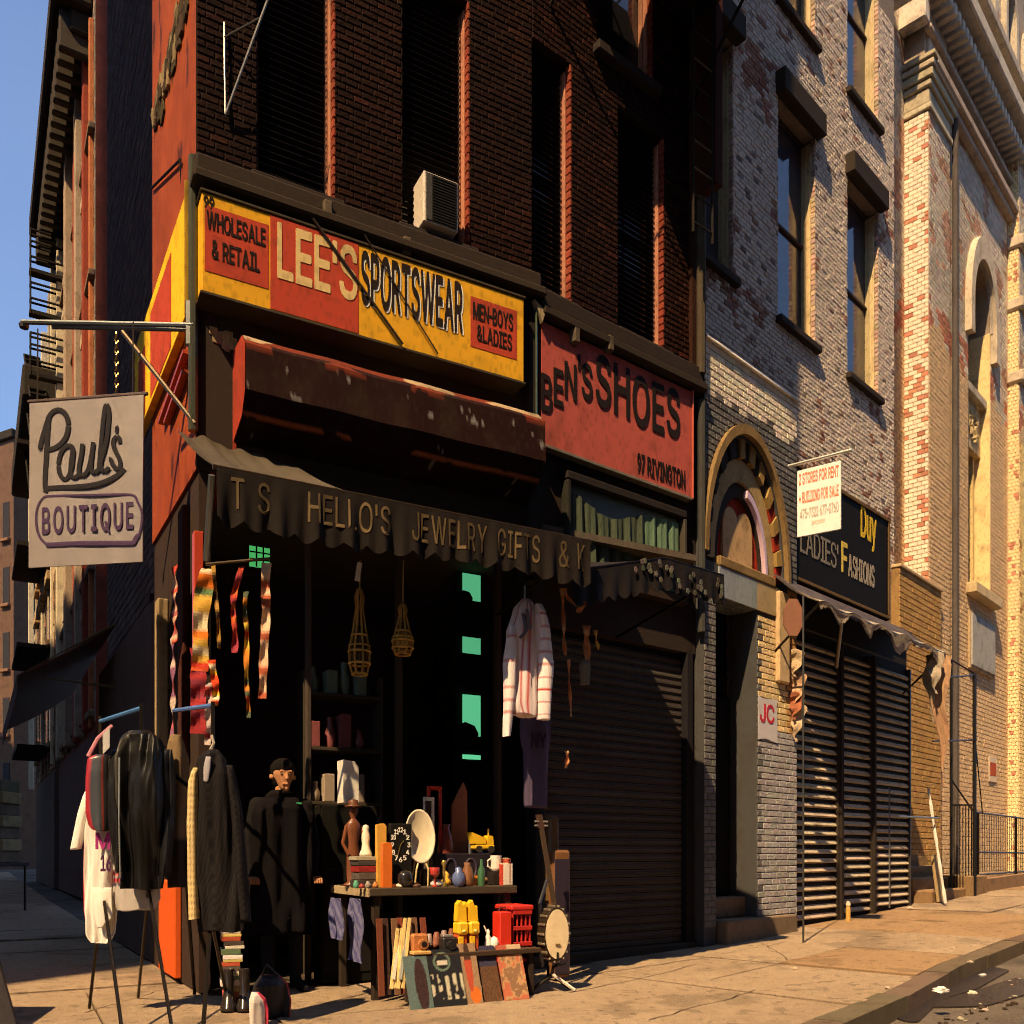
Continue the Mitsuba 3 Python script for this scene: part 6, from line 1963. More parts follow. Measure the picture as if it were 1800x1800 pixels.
# orange bookends
for i, (x, y0, y1, o, c, lab) in enumerate(((672, 1447, 1540, .82, (.62, .33, .06), 'tall orange wooden bookend, the taller of two left of the clock'), (682, 1480, 1552, .92, (.60, .14, .02), 'red orange wooden bookend before the taller one'))):
    k = thing('bookend', lab, 'bookend')
    u = tpos(x, o)
    zt_ = lzz(x, y0, o)
    put(unique(k + '__upright'), MB(L).prism([(u - .035, TZ + .001), (u + .03, TZ + .001), (u + .03, zt_ - .02), (u + .012, zt_), (u - .035, zt_ - .01)], o - .05, o, c), 'satin')
    part(k, 'base', MB(L).box(u + .031, u + .10, o - .05, o, TZ + .001, TZ + .02, np.array(c) * .3, .004), 'satin')
# white figurine on a pile
o = .72
bx_ = thing('stacked_boxes', 'small pile of grey and dark red flat boxes on the left of the table', 'boxes')
u = tpos(643, o)
for i, (w_, h_, c) in enumerate(((.085, .05, (.05, .04, .035)), (.075, .05, (.10, .08, .07)), (.080, .045, (.24, .02, .02)), (.085, .035, (.05, .045, .04)), (.095, .028, (.34, .30, .22)))):
    z0_ = TZ + .001 + sum((.05, .05, .045, .035, .028)[:i]) + .001 * i
    part(bx_, 'box', MB(L).box(u - w_, u + w_ * .95, o - .09, o + .07, z0_, z0_ + h_, c, .004), 'matte')
lathe_at('white_figurine', 'small white figurine standing on the pile of flat boxes', 'figurine', 643, o, TZ + .214, [(0, 0), (.042, 0), (.044, .02), (.03, .05), (.026, .09), (.03, .13), (.026, .16), (.02, .175), (.024, .195), (.018, .215), (0, .222)], (.78, .70, .55), 'gloss')
# carved standing woman
st_ = thing('carved_statue', 'tall brown carved statue of a standing woman at the left end of the table', 'statue')
o = .55
u = tpos(621, o)
H_ = lzz(621, 1402, o) - TZ
k_ = H_ / .62
m = MB(L)
m.lathe((u, o, TZ), np.array([(.045, 0), (.075, .004), (.075, .015), (.045, .03), (.05, .12), (.048, .22), (.038, .30), (.052, .38), (.056, .43), (.03, .46), (.018, .475), (.028, .50), (.033, .53), (.028, .555), (0, .565)]) * [1, k_], (.16, .052, .022), 16, 1, .7)
put(unique(st_ + '__figure'), m, 'satin', smooth=True)
for s_ in (-1, 1):
    part(st_, 'arm', MB(L).tube(np.array([(u + s_ * .05, o, TZ + .42 * k_), (u + s_ * .085, o + .02, TZ + .30 * k_), (u + s_ * .05, o + .05, TZ + .22 * k_)]), [.015, .013, .012], (.16, .05, .02), 7), 'satin')
part(st_, 'hat', MB(L).lathe((u, o, TZ + .552 * k_), [(.06, 0), (.062, .01), (.036, .018), (.034, .05), (0, .06)], (.10, .035, .018), 14), 'satin', smooth=True)
# white board behind
wbd = thing('white_board', 'white painted board standing upright behind the carved statue', 'board')
o = .30
ua, ub = tpos(594, o), tpos(621, o)
put(wbd, MB(L).prism([(ua, lzz(600, 1412, o)), (ub, lzz(600, 1412, o)), (ub, lzz(600, 1350, o)), (ub - .03, lzz(600, 1340, o)), (ua, lzz(600, 1338, o))], o - .02, o + .12, (.66, .62, .55)), 'plain')
bxs = thing('dark_cabinet', 'dark cabinet under the white board behind the table', 'cabinet')
put(unique(bxs + '__case'), MB(L).box(ua - .08, ub + .25, -.05, .14, .02, lzz(600, 1413, o) - .002, (.008, .007, .006), .008), 'plain')
part(bxs, 'door', MB(L).box(ua - .06, ub + .22, .141, .15, .1, .9, (.012, .010, .009), .004), 'plain')
# red frame, small white frame, tall pots
rfm = thing('empty_picture', 'bright red empty picture frame standing at the back of the table', 'picture frame')
o = .52
ua, ub, za, zb = tpos(751, o), tpos(776, o), TZ + .001, lzz(762, 1382, o)
m = MB(L)
for a0_, a1_, c0_, c1_ in ((ua, ub, zb - .03, zb), (ua, ua + .022, za, zb - .031), (ub - .022, ub, za, zb - .031), (ua + .023, ub - .023, za, za + .03)):
    m.box(a0_, a1_, o - .012, o + .012, c0_, c1_, (.50, .035, .015), .003)
put(rfm, m, 'satin')
wfm = thing('framed_card', 'small white framed card standing behind the oval plate', 'picture frame')
o = .60
ua, ub, za, zb = tpos(744, o), tpos(763, o), TZ + .30, lzz(753, 1401, o)
put(unique(wfm + '__frame'), MB(L).box(ua, ub, o - .01, o + .008, za - .06, zb, (.72, .66, .52), .004), 'plain')
part(wfm, 'picture', MB(L).box(ua + .012, ub - .026, o + .0081, o + .011, za, zb - .03, (.06, .04, .03)), 'plain')
part(wfm, 'stand', MB(L).box(ua + .02, ub - .02, o - .03, o - .012, TZ + .001, zb - .1, (.10, .07, .05)), 'matte')
lathe_at('tall_red_vase', 'tall dark red vase at the back of the table beside the red frame', 'vase', 783, .50, TZ + .001, [(0, 0), (.05, 0), (.062, .10), (.066, .24), (.05, .36), (.03, .42), (.04, .455), (0, .455)], (.22, .045, .03), 'satin')
k = thing('terracotta_board', 'pointed terracotta coloured board leaning at the back of the table', 'board')
o = .44
ua, ub = tpos(795, o), tpos(821, o)
put(k, MB(L).prism([(ua, TZ + .001), (ub + .01, TZ + .001), (ub, lzz(810, 1390, o)), (ub - .03, lzz(808, 1375, o)), (ua, lzz(800, 1415, o))], o - .02, o, (.32, .12, .06)), 'satin')
lathe_at('silver_flask', 'thin silver bottle standing right of the terracotta board', 'bottle', 826, .58, TZ + .001, [(0, 0), (.02, 0), (.022, .16), (.012, .24), (.012, .34), (.016, .36), (0, .37)], (.35, .33, .34), 'metal', 12)
# yellow toy truck on a black box
bb = thing('black_speaker_box', 'black box under the yellow toy truck on the table', 'box')
o = .66
ua, ub = tpos(760, o), tpos(864, o)
put(unique(bb + '__case'), MB(L).box(ua, ub, o - .22, o + .02, TZ + .001, TZ + .235, (.016, .013, .018), .008), 'satin')
for x in (790, 825):
    u = tpos(x, o)
    part(bb, 'ring', MB(L).tube([(u + .045 * math.cos(t), o + .024, TZ + .12 + .075 * math.sin(t)) for t in np.linspace(0, 2 * math.pi, 21)], .008, (.05, .04, .07), 6), 'satin')
def toy(key, u, o, z, s_, c1, c2, F=L):
    part(key, 'body', MB(F).box(u - .09 * s_, u + .09 * s_, o - .05 * s_, o + .05 * s_, z + .03 * s_, z + .07 * s_, c1, .008), 'satin')
    part(key, 'cab', MB(F).prism([(u + .02 * s_, z + .071 * s_), (u + .085 * s_, z + .071 * s_), (u + .075 * s_, z + .14 * s_), (u + .03 * s_, z + .145 * s_)], o - .045 * s_, o + .045 * s_, c1), 'satin')
    part(key, 'bucket', MB(F).prism([(u - .10 * s_, z + .075 * s_), (u + .005 * s_, z + .072 * s_), (u + .012 * s_, z + .12 * s_), (u - .12 * s_, z + .17 * s_)], o - .05 * s_, o + .05 * s_, c2), 'satin')
    part(key, 'exhaust', MB(F).tube([(u + .055 * s_, o, z + .14 * s_), (u + .055 * s_, o, z + .20 * s_)], .007 * s_, c1, 6), 'satin')
    for du in (-.055, .055):
        for do in (-.05, .05):
            part(key, 'wheel', MB(F).prism([(u + (du + .03 * math.cos(t)) * s_, z + (.03 + .03 * math.sin(t)) * s_) for t in np.linspace(0, 2 * math.pi, 13)[:-1]], o + (do - .008) * s_, o + (do + .008) * s_, (.03, .025, .02)), 'plain')


YT = (.72, .44, .02)
k = thing('yellow_toy_truck', 'yellow toy tipper truck on the black box on the table', 'toy truck')
toy(k, tpos(848, .62), .62, TZ + .238, .92, YT, YT)
# white mug, small white box, row of red books
k = thing('white_mug', 'white mug standing right of the yellow toy truck', 'mug')
o = .80
u = tpos(872, o)
put(unique(k + '__cup'), MB(L).lathe((u, o, TZ + .10), [(0, 0), (.035, 0), (.04, .03), (.042, .12), (.038, .12), (.034, .02), (0, .015)], (.74, .68, .58), 16), 'gloss', smooth=True)
part(k, 'handle', MB(L).tube([(u - .04, o, TZ + .20), (u - .07, o, TZ + .18), (u - .07, o, TZ + .14), (u - .04, o, TZ + .12)], .007, (.74, .68, .58), 6), 'gloss')
k = thing('white_carton', 'small white carton with a red edge under the white mug', 'carton')
put(unique(k + '__box'), MB(L).box(tpos(873, o), tpos(889, o), o + .05, o + .11, TZ + .001, TZ + .16, (.70, .62, .52), .004), 'plain')
part(k, 'red_edge', MB(L).box(tpos(873, o) - .006, tpos(873, o) - .001, o + .052, o + .108, TZ + .001, TZ + .155, (.45, .05, .03)), 'plain')
k = thing('mug_stand', 'dark block on which the white mug stands', 'block')
put(k, MB(L).box(u - .05, u + .05, o - .05, o + .045, TZ + .001, TZ + .099, (.02, .016, .014), .004), 'matte')
bcols = [(.34, .03, .02), (.40, .05, .03), (.24, .03, .03), (.45, .16, .06), (.34, .04, .03), (.10, .03, .03), (.42, .05, .03), (.50, .36, .22), (.30, .03, .03), (.42, .06, .03), (.20, .06, .05), (.45, .08, .04)]
uu_ = tpos(893, .90)
end_ = T1 - .02
w_ = (end_ - uu_) / len(bcols)
for i, c in enumerate(bcols):
    k = thing('book', f'{ORD[i]} book from the left in the upright row of red books on the table', 'book', 'books in the row on the table')
    h_ = .16 + .04 * RNG.random()
    put(unique(k + '__cover'), MB(L).box(uu_ + i * w_ + .001, uu_ + (i + 1) * w_ - .001, .78, .90 + .02 * RNG.random(), TZ + .001, TZ + h_, jit(c, .15), .002), 'satin')
    part(k, 'pages', MB(L).box(uu_ + i * w_ + .004, uu_ + (i + 1) * w_ - .004, .782, .895, TZ + h_ + .0, TZ + h_ + .002, (.50, .40, .26)), 'plain')
small = [('small_bottle', 'tiny green glass bottle near the left table edge', 'bottle', 626, .86, .05, (.10, .34, .22)), ('trinket_jar', 'tiny orange jar near the left table edge', 'jar', 660, .90, .04, (.50, .20, .06)), ('trinket_bowl', 'low white dish at the front of the table under the clock', 'dish', 708, .92, .035, (.72, .62, .48)), ('ash_tray', 'brown carved dish at the front table edge right of the white dish', 'dish', 728, .93, .03, (.16, .08, .04)),
         ('salt_cellar', 'tiny silver pot behind the white dish', 'pot', 768, .90, .05, (.5, .46, .42)), ('perfume_bottle', 'tiny clear bottle in front of the flat boxes', 'bottle', 647, .90, .045, (.30, .26, .22)), ('red_trinket', 'tiny dark red box among the trinkets at the left', 'box', 636, .93, .03, (.28, .04, .03))]
for n_, lab, cat, x, o, h_, c in small:
    r = .045 if 'dish' in lab else .02
    lathe_at(n_, lab, cat, x, o, TZ + .001, [(0, 0), (r, 0), (r * 1.1, h_ * .5), (r * .6, h_ * .85), (r * .7, h_), (0, h_)], c, 'gloss', 12)

# cloths hung on the table's end, and things under it
for i, (x, y1, o) in enumerate(((596, 1650, .82), (630, 1690, .92))):
    k = thing('blue_cloth', ('shorter' if i == 0 else 'longer') + ' of two blue patterned cloths hanging from the left end of the table', 'cloth')
    u = L.u(x, o)
    z1_ = L.z(x, y1, o)
    n = 24
    zz = np.linspace(TZ - .07, z1_, n)
    Pm = np.array([[(u - .02 + .012 * math.sin(z * 18 + o_ * 40), o + o_, z) for o_ in np.linspace(-.14, .12, 14)] for z in zz])
    Cm = np.array([[np.array((.065, .065, .17)) if (int(z * 42) + int(o_ * 60)) % 3 else np.array((.17, .17, .27)) for o_ in np.linspace(-.14, .12, 14)] for z in zz])
    put(k, MB(L).sheet(Pm, .006, Cm), 'cloth')
for i in range(7):
    k = thing('leaning_print', f'{ORD[i]} from the left of the dark reddish prints leaning under the table', 'print', 'prints leaning under the table')
    u = 1.02 + i * .055
    put(k, MB(L).obox((u, .99 - .03 * (i % 2), .30), (.022, .006, .26), trimesh.transformations.rotation_matrix(.10 + .02 * i, (1, 0, 0))[:3, :3], jit(((.18, .05, .03), (.06, .035, .03), (.14, .07, .04))[i % 3], .2), .002), 'satin')
k = thing('slatted_easel', 'pair of pale yellow framed slats leaning in front of the table', 'easel')
for i, x in enumerate((700, 712)):
    a = L.hit(x - 8, 1738, 1.30)
    b_ = L.hit(x + (3 if i == 0 else 4), 1632 - 18 * i, 1.12)
    for e_ in (-.03, .03):
        part(k, 'slat', MB(L).bar((a[0] + e_ * .55, 1.30, max(a[1], .0)), (b_[0] + e_ * .55, 1.12, b_[1]), .020, .012, (.68, .50, .20), up=(0, 1, 0)), 'matte')
    part(k, 'picture', MB(L).bar((a[0], 1.296, max(a[1], 0) + .06), (b_[0], 1.116, b_[1] - .03), .022, .006, (.62, .56, .44) if i == 0 else (.34, .34, .30), up=(0, 1, 0)), 'satin')

# low bench in front of the table
BZ_ = .335
be = thing('low_bench', 'low dark plank bench on the pavement before the table', 'bench')
part(be, 'plank', MB(L).box(1.12, 2.12, 1.04, 1.26, BZ_ - .035, BZ_, (.05, .03, .02), .005), 'matte')
for u in (1.18, 1.6, 2.06):
    part(be, 'leg', MB(L).box(u - .02, u + .02, 1.07, 1.22, -.01, BZ_ - .036, (.03, .02, .015), .004), 'matte')
k = thing('wooden_camera', 'orange brown box camera with a round lens at the left of the bench', 'camera')
o = 1.18
u = L.u(737, o)
put(unique(k + '__body'), MB(L).box(u - .06, u + .055, o - .05, o + .03, BZ_ + .001, BZ_ + .13, (.40, .15, .05), .012), 'satin')
part(k, 'lens', MB(L).tube([(u + .01, o + .031, BZ_ + .065), (u + .01, o + .06, BZ_ + .065)], .034, (.34, .14, .05), 14), 'satin')
part(k, 'glass', MB(L).tube([(u + .01, o + .061, BZ_ + .065), (u + .01, o + .064, BZ_ + .065)], .02, (.015, .012, .012), 12), 'gloss')
part(k, 'tray', MB(L).box(u - .08, u + .05, o + .02, o + .09, BZ_ + .001, BZ_ + .022, (.55, .32, .10), .004), 'satin')
k = thing('brown_shoes', 'heap of old brown shoes behind the box camera on the bench', 'shoes')
for i in range(4):
    uu_ = L.u(752 + i * 13, 1.12)
    part(k, 'shoe', MB(L).rings([[(uu_ + dx + (.03 * r * math.cos(t)), 1.10 + .02 * i % 3 * .02 + .035 * r * math.sin(t), BZ_ + .02 + h_) for t in np.linspace(0, 2 * math.pi, 11)[:-1]] for dx, r, h_ in ((0, .2, 0), (0, 1, .01), (.01, 1.1, .03), (.015, .8, .07), (.02, .5, .10 + .01 * i))], jit((.24, .09, .05) if i % 2 else (.30, .22, .20), .2)), 'leather', smooth=True)
k = thing('black_camera', 'black camera with a silver top on the bench left of the yellow trucks', 'camera')
u = L.u(789, 1.2)
put(unique(k + '__body'), MB(L).box(u - .05, u + .06, 1.14, 1.22, BZ_ + .001, BZ_ + .10, (.018, .015, .014), .01), 'satin')
part(k, 'top_plate', MB(L).box(u - .045, u + .03, 1.15, 1.21, BZ_ + .101, BZ_ + .118, (.55, .5, .45), .004), 'metal')
part(k, 'lens', MB(L).tube([(u, 1.221, BZ_ + .05), (u, 1.26, BZ_ + .05)], .03, (.02, .018, .018), 14), 'gloss')
for i, x in enumerate((809, 829)):
    k = thing('upright_toy_truck', ('left' if i == 0 else 'right') + ' of two yellow and red toy trucks set upright on the bench', 'toy truck')
    o = 1.17
    u = L.u(x, o)
    w_ = .036
    hz = BZ_ + .001
    part(k, 'red_base', MB(L).box(u - w_, u + w_, o - .04, o + .04, hz, hz + .11, (.52, .08, .02), .006), 'satin')
    part(k, 'side_panel', MB(L).box(u - w_, u - w_ + .04, o + .041, o + .05, hz, hz + .10, (.72, .44, .02), .003), 'satin')
    part(k, 'body', MB(L).box(u - w_ - .004, u + w_ + .004, o - .045, o + .06, hz + .111, hz + .20, YT, .014), 'satin')
    part(k, 'bucket', MB(L).prism([(u - w_, hz + .201), (u + w_, hz + .201), (u + w_ - .008, hz + .335 - .03 * i), (u + .010, hz + .30), (u - .006, hz + .345), (u - w_ + .006, hz + .32)], o - .03, o + .03, YT), 'satin')
    part(k, 'headlight', MB(L).lathe((u, o + .06, hz + .13), [(0, 0), (.014, .004), (.014, .014), (0, .018)], (.75, .6, .2), 10), 'gloss')
k = thing('white_teapot', 'small white porcelain dog figure on the bench between the trucks and red box', 'figurine')
u, o = L.u(862, 1.16), 1.16
m = MB(L).lathe((u - .018, o, BZ_ + .001), [(0, 0), (.022, 0), (.026, .03), (.02, .08), (.012, .10), (.014, .125), (.0, .14)], (.78, .74, .66), 14)
m.lathe((u + .024, o + .01, BZ_ + .001), [(0, 0), (.03, .005), (.036, .04), (.026, .075), (0, .088)], (.78, .74, .66), 14).tube([(u - .03, o, BZ_ + .12), (u - .05, o, BZ_ + .165)], [.008, .004], (.7, .68, .62), 6)
put(k, m, 'gloss', smooth=True)
labels[k]['label'] = 'small white porcelain figure on the bench between the yellow trucks and red box'
k = thing('red_box', 'bright red box with a handle at the right end of the bench', 'box')
o = 1.2
ua, ub = L.u(879, o), L.u(900, o)
put(unique(k + '__case'), MB(L).box(ua, ub, o - .12, o, BZ_ + .001, L.z(890, 1603, o), (.56, .028, .012), .008), 'satin')
part(k, 'handle', MB(L).tube([(ua + .02, o - .06, L.z(890, 1603, o)), (ua + .03, o - .06, L.z(890, 1596, o)), (ub - .02, o - .06, L.z(890, 1596, o)), (ub - .01, o - .06, L.z(890, 1603, o))], .006, (.10, .02, .02), 6), 'satin')
k = thing('red_crate', 'red plastic lattice crate standing right of the bright red box', 'crate')
ua, ub, za, zb = L.u(903, 1.18), L.u(936, 1.18), .01, L.z(920, 1600, 1.18)
RC_ = (.42, .022, .016)
for z in np.linspace(za, zb - .03, 6):
    part(k, 'rail', MB(L).box(ua, ub, 1.165, 1.18, z, z + .03, RC_, .003), 'satin')
for u in np.linspace(ua, ub - .015, 5):
    part(k, 'upright', MB(L).box(u, u + .012, 1.15, 1.164, za, zb, RC_, .003), 'satin')
for u in (ua, ub - .012):
    part(k, 'side', MB(L).box(u, u + .01, .92, 1.149, za, zb, np.array(RC_) * .9, .003), 'satin')
part(k, 'top_rim', MB(L).box(ua - .02, ub + .01, .92, 1.185, zb + .001, zb + .035, (.54, .03, .02), .008), 'satin')

# five leaning record sleeves / boards
def sleeve(lab, x0, x1, ytop, ybot, o0, colfn, extra=None, name='leaning_picture'):
    k = thing(name, lab, 'picture')
    ua, ub = L.u(x0, o0), L.u(x1, o0)
    za = max(L.g((ua + ub) / 2, o0), 0) + .002
    zb = L.z((x0 + x1) / 2, ytop, o0 - .12)
    o1 = o0 - .14
    n, m_ = 36, 64
    Pm = np.array([[(ua + (ub - ua) * s_, o0 + (o1 - o0) * t, za + (zb - za) * t) for t in np.linspace(0, 1, m_)] for s_ in np.linspace(0, 1, n)])
    Cm = np.array([[colfn(s_, t) for t in np.linspace(0, 1, m_)] for s_ in np.linspace(0, 1, n)])
    part(k, 'board', MB(L).sheet(Pm, .01, Cm), 'satin')
    return k, ua, ub, za, zb, o0, o1


def fig(s_, t, cs, ct, rs, rt):
    return ((s_ - cs) / rs) ** 2 + ((t - ct) / rt) ** 2 < 1


def g1(s_, t):
    if fig(s_, t, .62, .45, .26, .50):
        return np.array((.035, .018, .018)) * RNG.uniform(.7, 1.5)
    return np.array((.09, .13, .125)) * RNG.uniform(.8, 1.2)


def g2(s_, t):
    if fig(s_, t, .42, .78, .26, .17) and not fig(s_, t, .42, .78, .20, .13):
        return np.array((.12, .17, .12))
    if .28 < s_ < .58 and .72 < t < .80:
        return np.array((.50, .46, .36))
    if t < .56 and t > .12 and (int(s_ * 9) % 2 == 0) and nz(s_ * 6, t * 9, 0, 90) > .52:
        return np.array((.46, .42, .30))
    return np.array((.016, .016, .018))


def g3(s_, t):
    if fig(s_, t, .48, .62, .20, .42):
        return np.array((.40, .07, .035)) if t < .72 else np.array((.06, .03, .02))
    if fig(s_, t, .66, .14, .3, .14):
        return np.array((.55, .14, .02))
    return np.array((.30, .19, .11)) * RNG.uniform(.7, 1.2)


def g4(s_, t):
    return np.array((.045, .04, .075)) * RNG.uniform(.6, 1.3) if t > .62 else np.array((.12, .06, .03)) * RNG.uniform(.3, 1.5)


def g5(s_, t):
    w_ = nz(s_ * 5, t * 8, 0, 91)
    if t > .80:
        return np.array((.50, .36, .22)) if s_ > .4 else np.array((.40, .10, .06))
    return np.array((.44, .13, .07)) if w_ > .52 else np.array((.46, .28, .13)) if w_ > .42 else np.array((.24, .13, .07))


sleeve('teal picture with a dark figure, leftmost of the leaning pictures', 722, 764, 1680, 1778, 1.40, g1)
sleeve('black poster with a pale oval face and white marks, second from the left', 764, 822, 1668, 1768, 1.385, g2)
sleeve('tan picture with an orange red figure, third of the leaning pictures', 818, 850, 1658, 1762, 1.37, g3)
sleeve('dim blue and brown picture, fourth of the leaning pictures', 852, 884, 1662, 1755, 1.34, g4)
sleeve('speckled orange red picture with a cream top, rightmost of the leaning pictures', 888, 931, 1660, 1752, 1.36, g5)

# banjo on its stand
bj = thing('banjo', 'banjo with a round cream head standing right of the pictures', 'banjo')
o = 1.18
u, z = L.hit(973, 1641, o)
a = np.linspace(0, 2 * math.pi, 37)[:-1]
wx = (L.u(994, o) - L.u(952, o)) / 2
hr = .185
el = lambda r, oo: [(u + wx * r * math.cos(t), oo, z + hr * r * math.sin(t)) for t in a]
put(unique(bj + '__head'), MB(L).rings([el(0, o + .052), el(.5, o + .054), el(.96, o + .052), el(.96, o + .04), el(.2, o + .04)], (.74, .60, .38)), 'satin')
part(bj, 'rim', MB(L).rings([el(1.03, o + .046), el(1.05, o + .04), el(1.06, o - .05), el(.98, o - .05), el(.97, o + .03), el(1.0, o + .05)], (.10, .075, .05)), 'metal')
part(bj, 'resonator', MB(L).rings([el(1.0, o - .055), el(.9, o - .08), el(.0, o - .09)], (.05, .02, .01)), 'gloss')
for i in range(18):
    t = i * math.pi / 9
    part(bj, 'hook', MB(L).box(u + wx * 1.10 * math.cos(t) - .006, u + wx * 1.10 * math.cos(t) + .006, o - .04, o + .05, z + hr * 1.09 * math.sin(t) - .008, z + hr * 1.09 * math.sin(t) + .008, (.6, .5, .34), .002), 'metal')
zt_ = L.z(965, 1432, o - .1)
part(bj, 'neck', MB(L).bar((u, o + .02, z + hr * .95), (u - .03, o - .12, zt_ - .10), .030, .022, (.05, .032, .02), up=(0, 1, 0)), 'satin')
part(bj, 'headstock', MB(L).bar((u - .03, o - .12, zt_ - .10), (u - .036, o - .15, zt_), .050, .016, (.05, .025, .015), up=(0, 1, 0)), 'satin')
for i in range(4):
    part(bj, 'peg', MB(L).tube([(u - .03 + (-1) ** i * .02, o - .125, zt_ - .08 + .03 * (i // 2)), (u - .03 + (-1) ** i * .055, o - .125, zt_ - .08 + .03 * (i // 2))], .007, (.55, .48, .36), 6), 'metal')
part(bj, 'bridge', MB(L).box(u - .02, u + .02, o + .055, o + .066, z - hr * .42, z - hr * .36, (.20, .11, .05), .002), 'satin')
part(bj, 'tailpiece', MB(L).box(u - .008, u + .008, o + .054, o + .062, z - hr * 1.02, z - hr * .70, (.05, .045, .04), .002), 'metal')
bsd = thing('banjo_stand', 'black folding stand with one white tipped leg holding the banjo', 'stand')
part(bsd, 'yoke', MB(L).tube([(u - .05, o + .08, z - hr - .02), (u, o - .0, z - hr - .05), (u + .05, o + .08, z - hr - .02)], .012, BLACK, 6), 'plain')
part(bsd, 'stem', MB(L).tube([(u, o, z - hr - .05), (u, o - .02, .13)], .012, BLACK, 6), 'plain')
for f_, c in ((L.hit(1010, 1717, 1.22), (.72, .64, .52)), (L.hit(938, 1722, 1.2), (.03, .025, .02)), (L.hit(970, 1690, .9), (.03, .025, .02))):
    q_ = (f_[0], 1.22 if c[0] > .5 else 1.15, L.g(f_[0], 1.2) + .012)
    part(bsd, 'leg', MB(L).tube([(u, o - .02, .13), q_], .013, c, 6), 'plain')
# brown case and dark instrument behind
k = thing('brown_case', 'brown leather case standing against the shutter behind the banjo', 'case')
o = .75
ua, ub = L.u(974, o), L.u(1004, o)
put(unique(k + '__shell'), MB(L).box(ua, ub, o - .10, o, .03, L.z(990, 1494, o), (.17, .075, .03), .02), 'leather')
part(k, 'front_panel', MB(L).box(ua + .005, ub - .02, o + .001, o + .006, .06, L.z(990, 1510, o), (.030, .022, .035), .004), 'leather')
k = thing('upper_brown_case', 'smaller brown case standing behind the tall brown case', 'case')
o = .55
ua, ub = L.u(966, o), L.u(984, o)
put(unique(k + '__shell'), MB(L).box(ua, ub, o - .08, o, .6, L.z(975, 1434, o), (.13, .075, .03), .02), 'leather')
part(k, 'leg', MB(L).box(ua + .01, ub - .01, o - .06, o - .02, .0, .599, (.03, .02, .015)), 'matte')
k = thing('leaning_tripod', 'dark metal tripod leaning between the books and the banjo', 'tripod')
part(k, 'tube', MB(L).tube([L.hit(948, 1590, 1.1)[:1] + (1.1,) + L.hit(948, 1590, 1.1)[1:], L.hit(962, 1545, 1.0)[:1] + (1.0,) + L.hit(962, 1545, 1.0)[1:]], .014, (.08, .075, .08), 6), 'metal')
part(k, 'tube', MB(L).tube([L.hit(952, 1700, 1.1)[:1] + (1.1,) + L.hit(952, 1700, 1.1)[1:], L.hit(949, 1590, 1.1)[:1] + (1.1,) + L.hit(949, 1590, 1.1)[1:]], .014, (.05, .045, .05), 6), 'metal')

# bags and magazines at the lower left, litter
k = thing('magazine_stack', 'tall stack of bright worn magazines standing below the tweed coat', 'magazines')
g_ = P(410, 1752, 5.9)
AF = across(g_, 20)
z = .0
i = 0
while z < .52:
    h_ = RNG.uniform(.018, .04)
    a = RNG.uniform(-.02, .02)
    part(k, 'magazine', MB(AF).box(-.065 + a, .055 + a, -.10, .08, z, z + h_ - .002, jit(((.60, .52, .42), (.08, .06, .05), (.45, .08, .04), (.55, .40, .12), (.66, .60, .50), (.12, .16, .10))[i % 6], .25), .002), 'satin')
    z += h_
    i += 1
k = thing('dark_boots', 'pair of dark shiny boots beside the magazine stack', 'boots')
for dx in (0, .1):
    q_ = P(398, 1762, 5.75)
    BFm = across(q_ + [dx, .05, 0], 15)
    part(k, 'boot', MB(BFm).rings([[(.05 * r * math.cos(t) + dx_, .06 * r * math.sin(t) + do_, h_) for t in np.linspace(0, 2 * math.pi, 15)[:-1]] for r, h_, dx_, do_ in ((.2, .0, 0, .05), (1.0, .005, 0, .05), (1.0, .03, 0, .05), (.75, .08, 0, .02), (.62, .14, 0, 0), (.7, .26, 0, 0), (.55, .265, 0, 0), (.2, .24, 0, 0))], (.02, .014, .012)), 'gloss', smooth=True)
k = thing('white_bag', 'white cloth bag with a red edge lying at the bottom left of the shop front', 'bag')
q_ = P(456, 1810, 5.25)
BG = across(q_, 10)
put(unique(k + '__bag'), garment(BG, [(.20, -.045, -.005), (.16, -.055, .035), (.10, -.055, .05), (.02, -.05, .05), (.0, -.03, .04)], .0, .07, lambda c, s_, z_: np.array((.45, .04, .08)) if c > .75 else np.array((.58, .52, .48)), .03, 93), 'cloth', smooth=True)
k = thing('black_shoulder_bag', 'black shoulder bag with a red piped edge beside the white cloth bag', 'bag')
BG2 = across(P(475, 1800, 5.5), 10)
put(unique(k + '__bag'), garment(BG2, [(.26, -.06, .05), (.20, -.10, .10), (.10, -.11, .12), (.01, -.09, .11)], -.05, .10, lambda c, s_, z_: np.array((.30, .03, .03)) if c > .93 else np.array((.016, .014, .016)), .03, 95), 'leather', smooth=True)
part(k, 'strap', MB(BG2).tube([(-.06, -.04, .24), (-.02, .0, .33), (.05, -.04, .25)], .008, (.02, .016, .016), 6), 'leather')
k = thing('leaning_dark_board', 'dark leaning board cut by the left edge of the frame', 'board')
q0_, q1_ = P(34, 1812, 5.1), P(-14, 1640, 5.6)
put(k, MB().obox((q0_ + q1_) / 2 - [.30, 0, 0], (.30, .02, np.linalg.norm(q1_ - q0_) / 2), np.stack([[1, 0, 0], np.cross((q1_ - q0_) / np.linalg.norm(q1_ - q0_), [1, 0, 0]), (q1_ - q0_) / np.linalg.norm(q1_ - q0_)], 1), (.022, .018, .02), .008), 'plain')
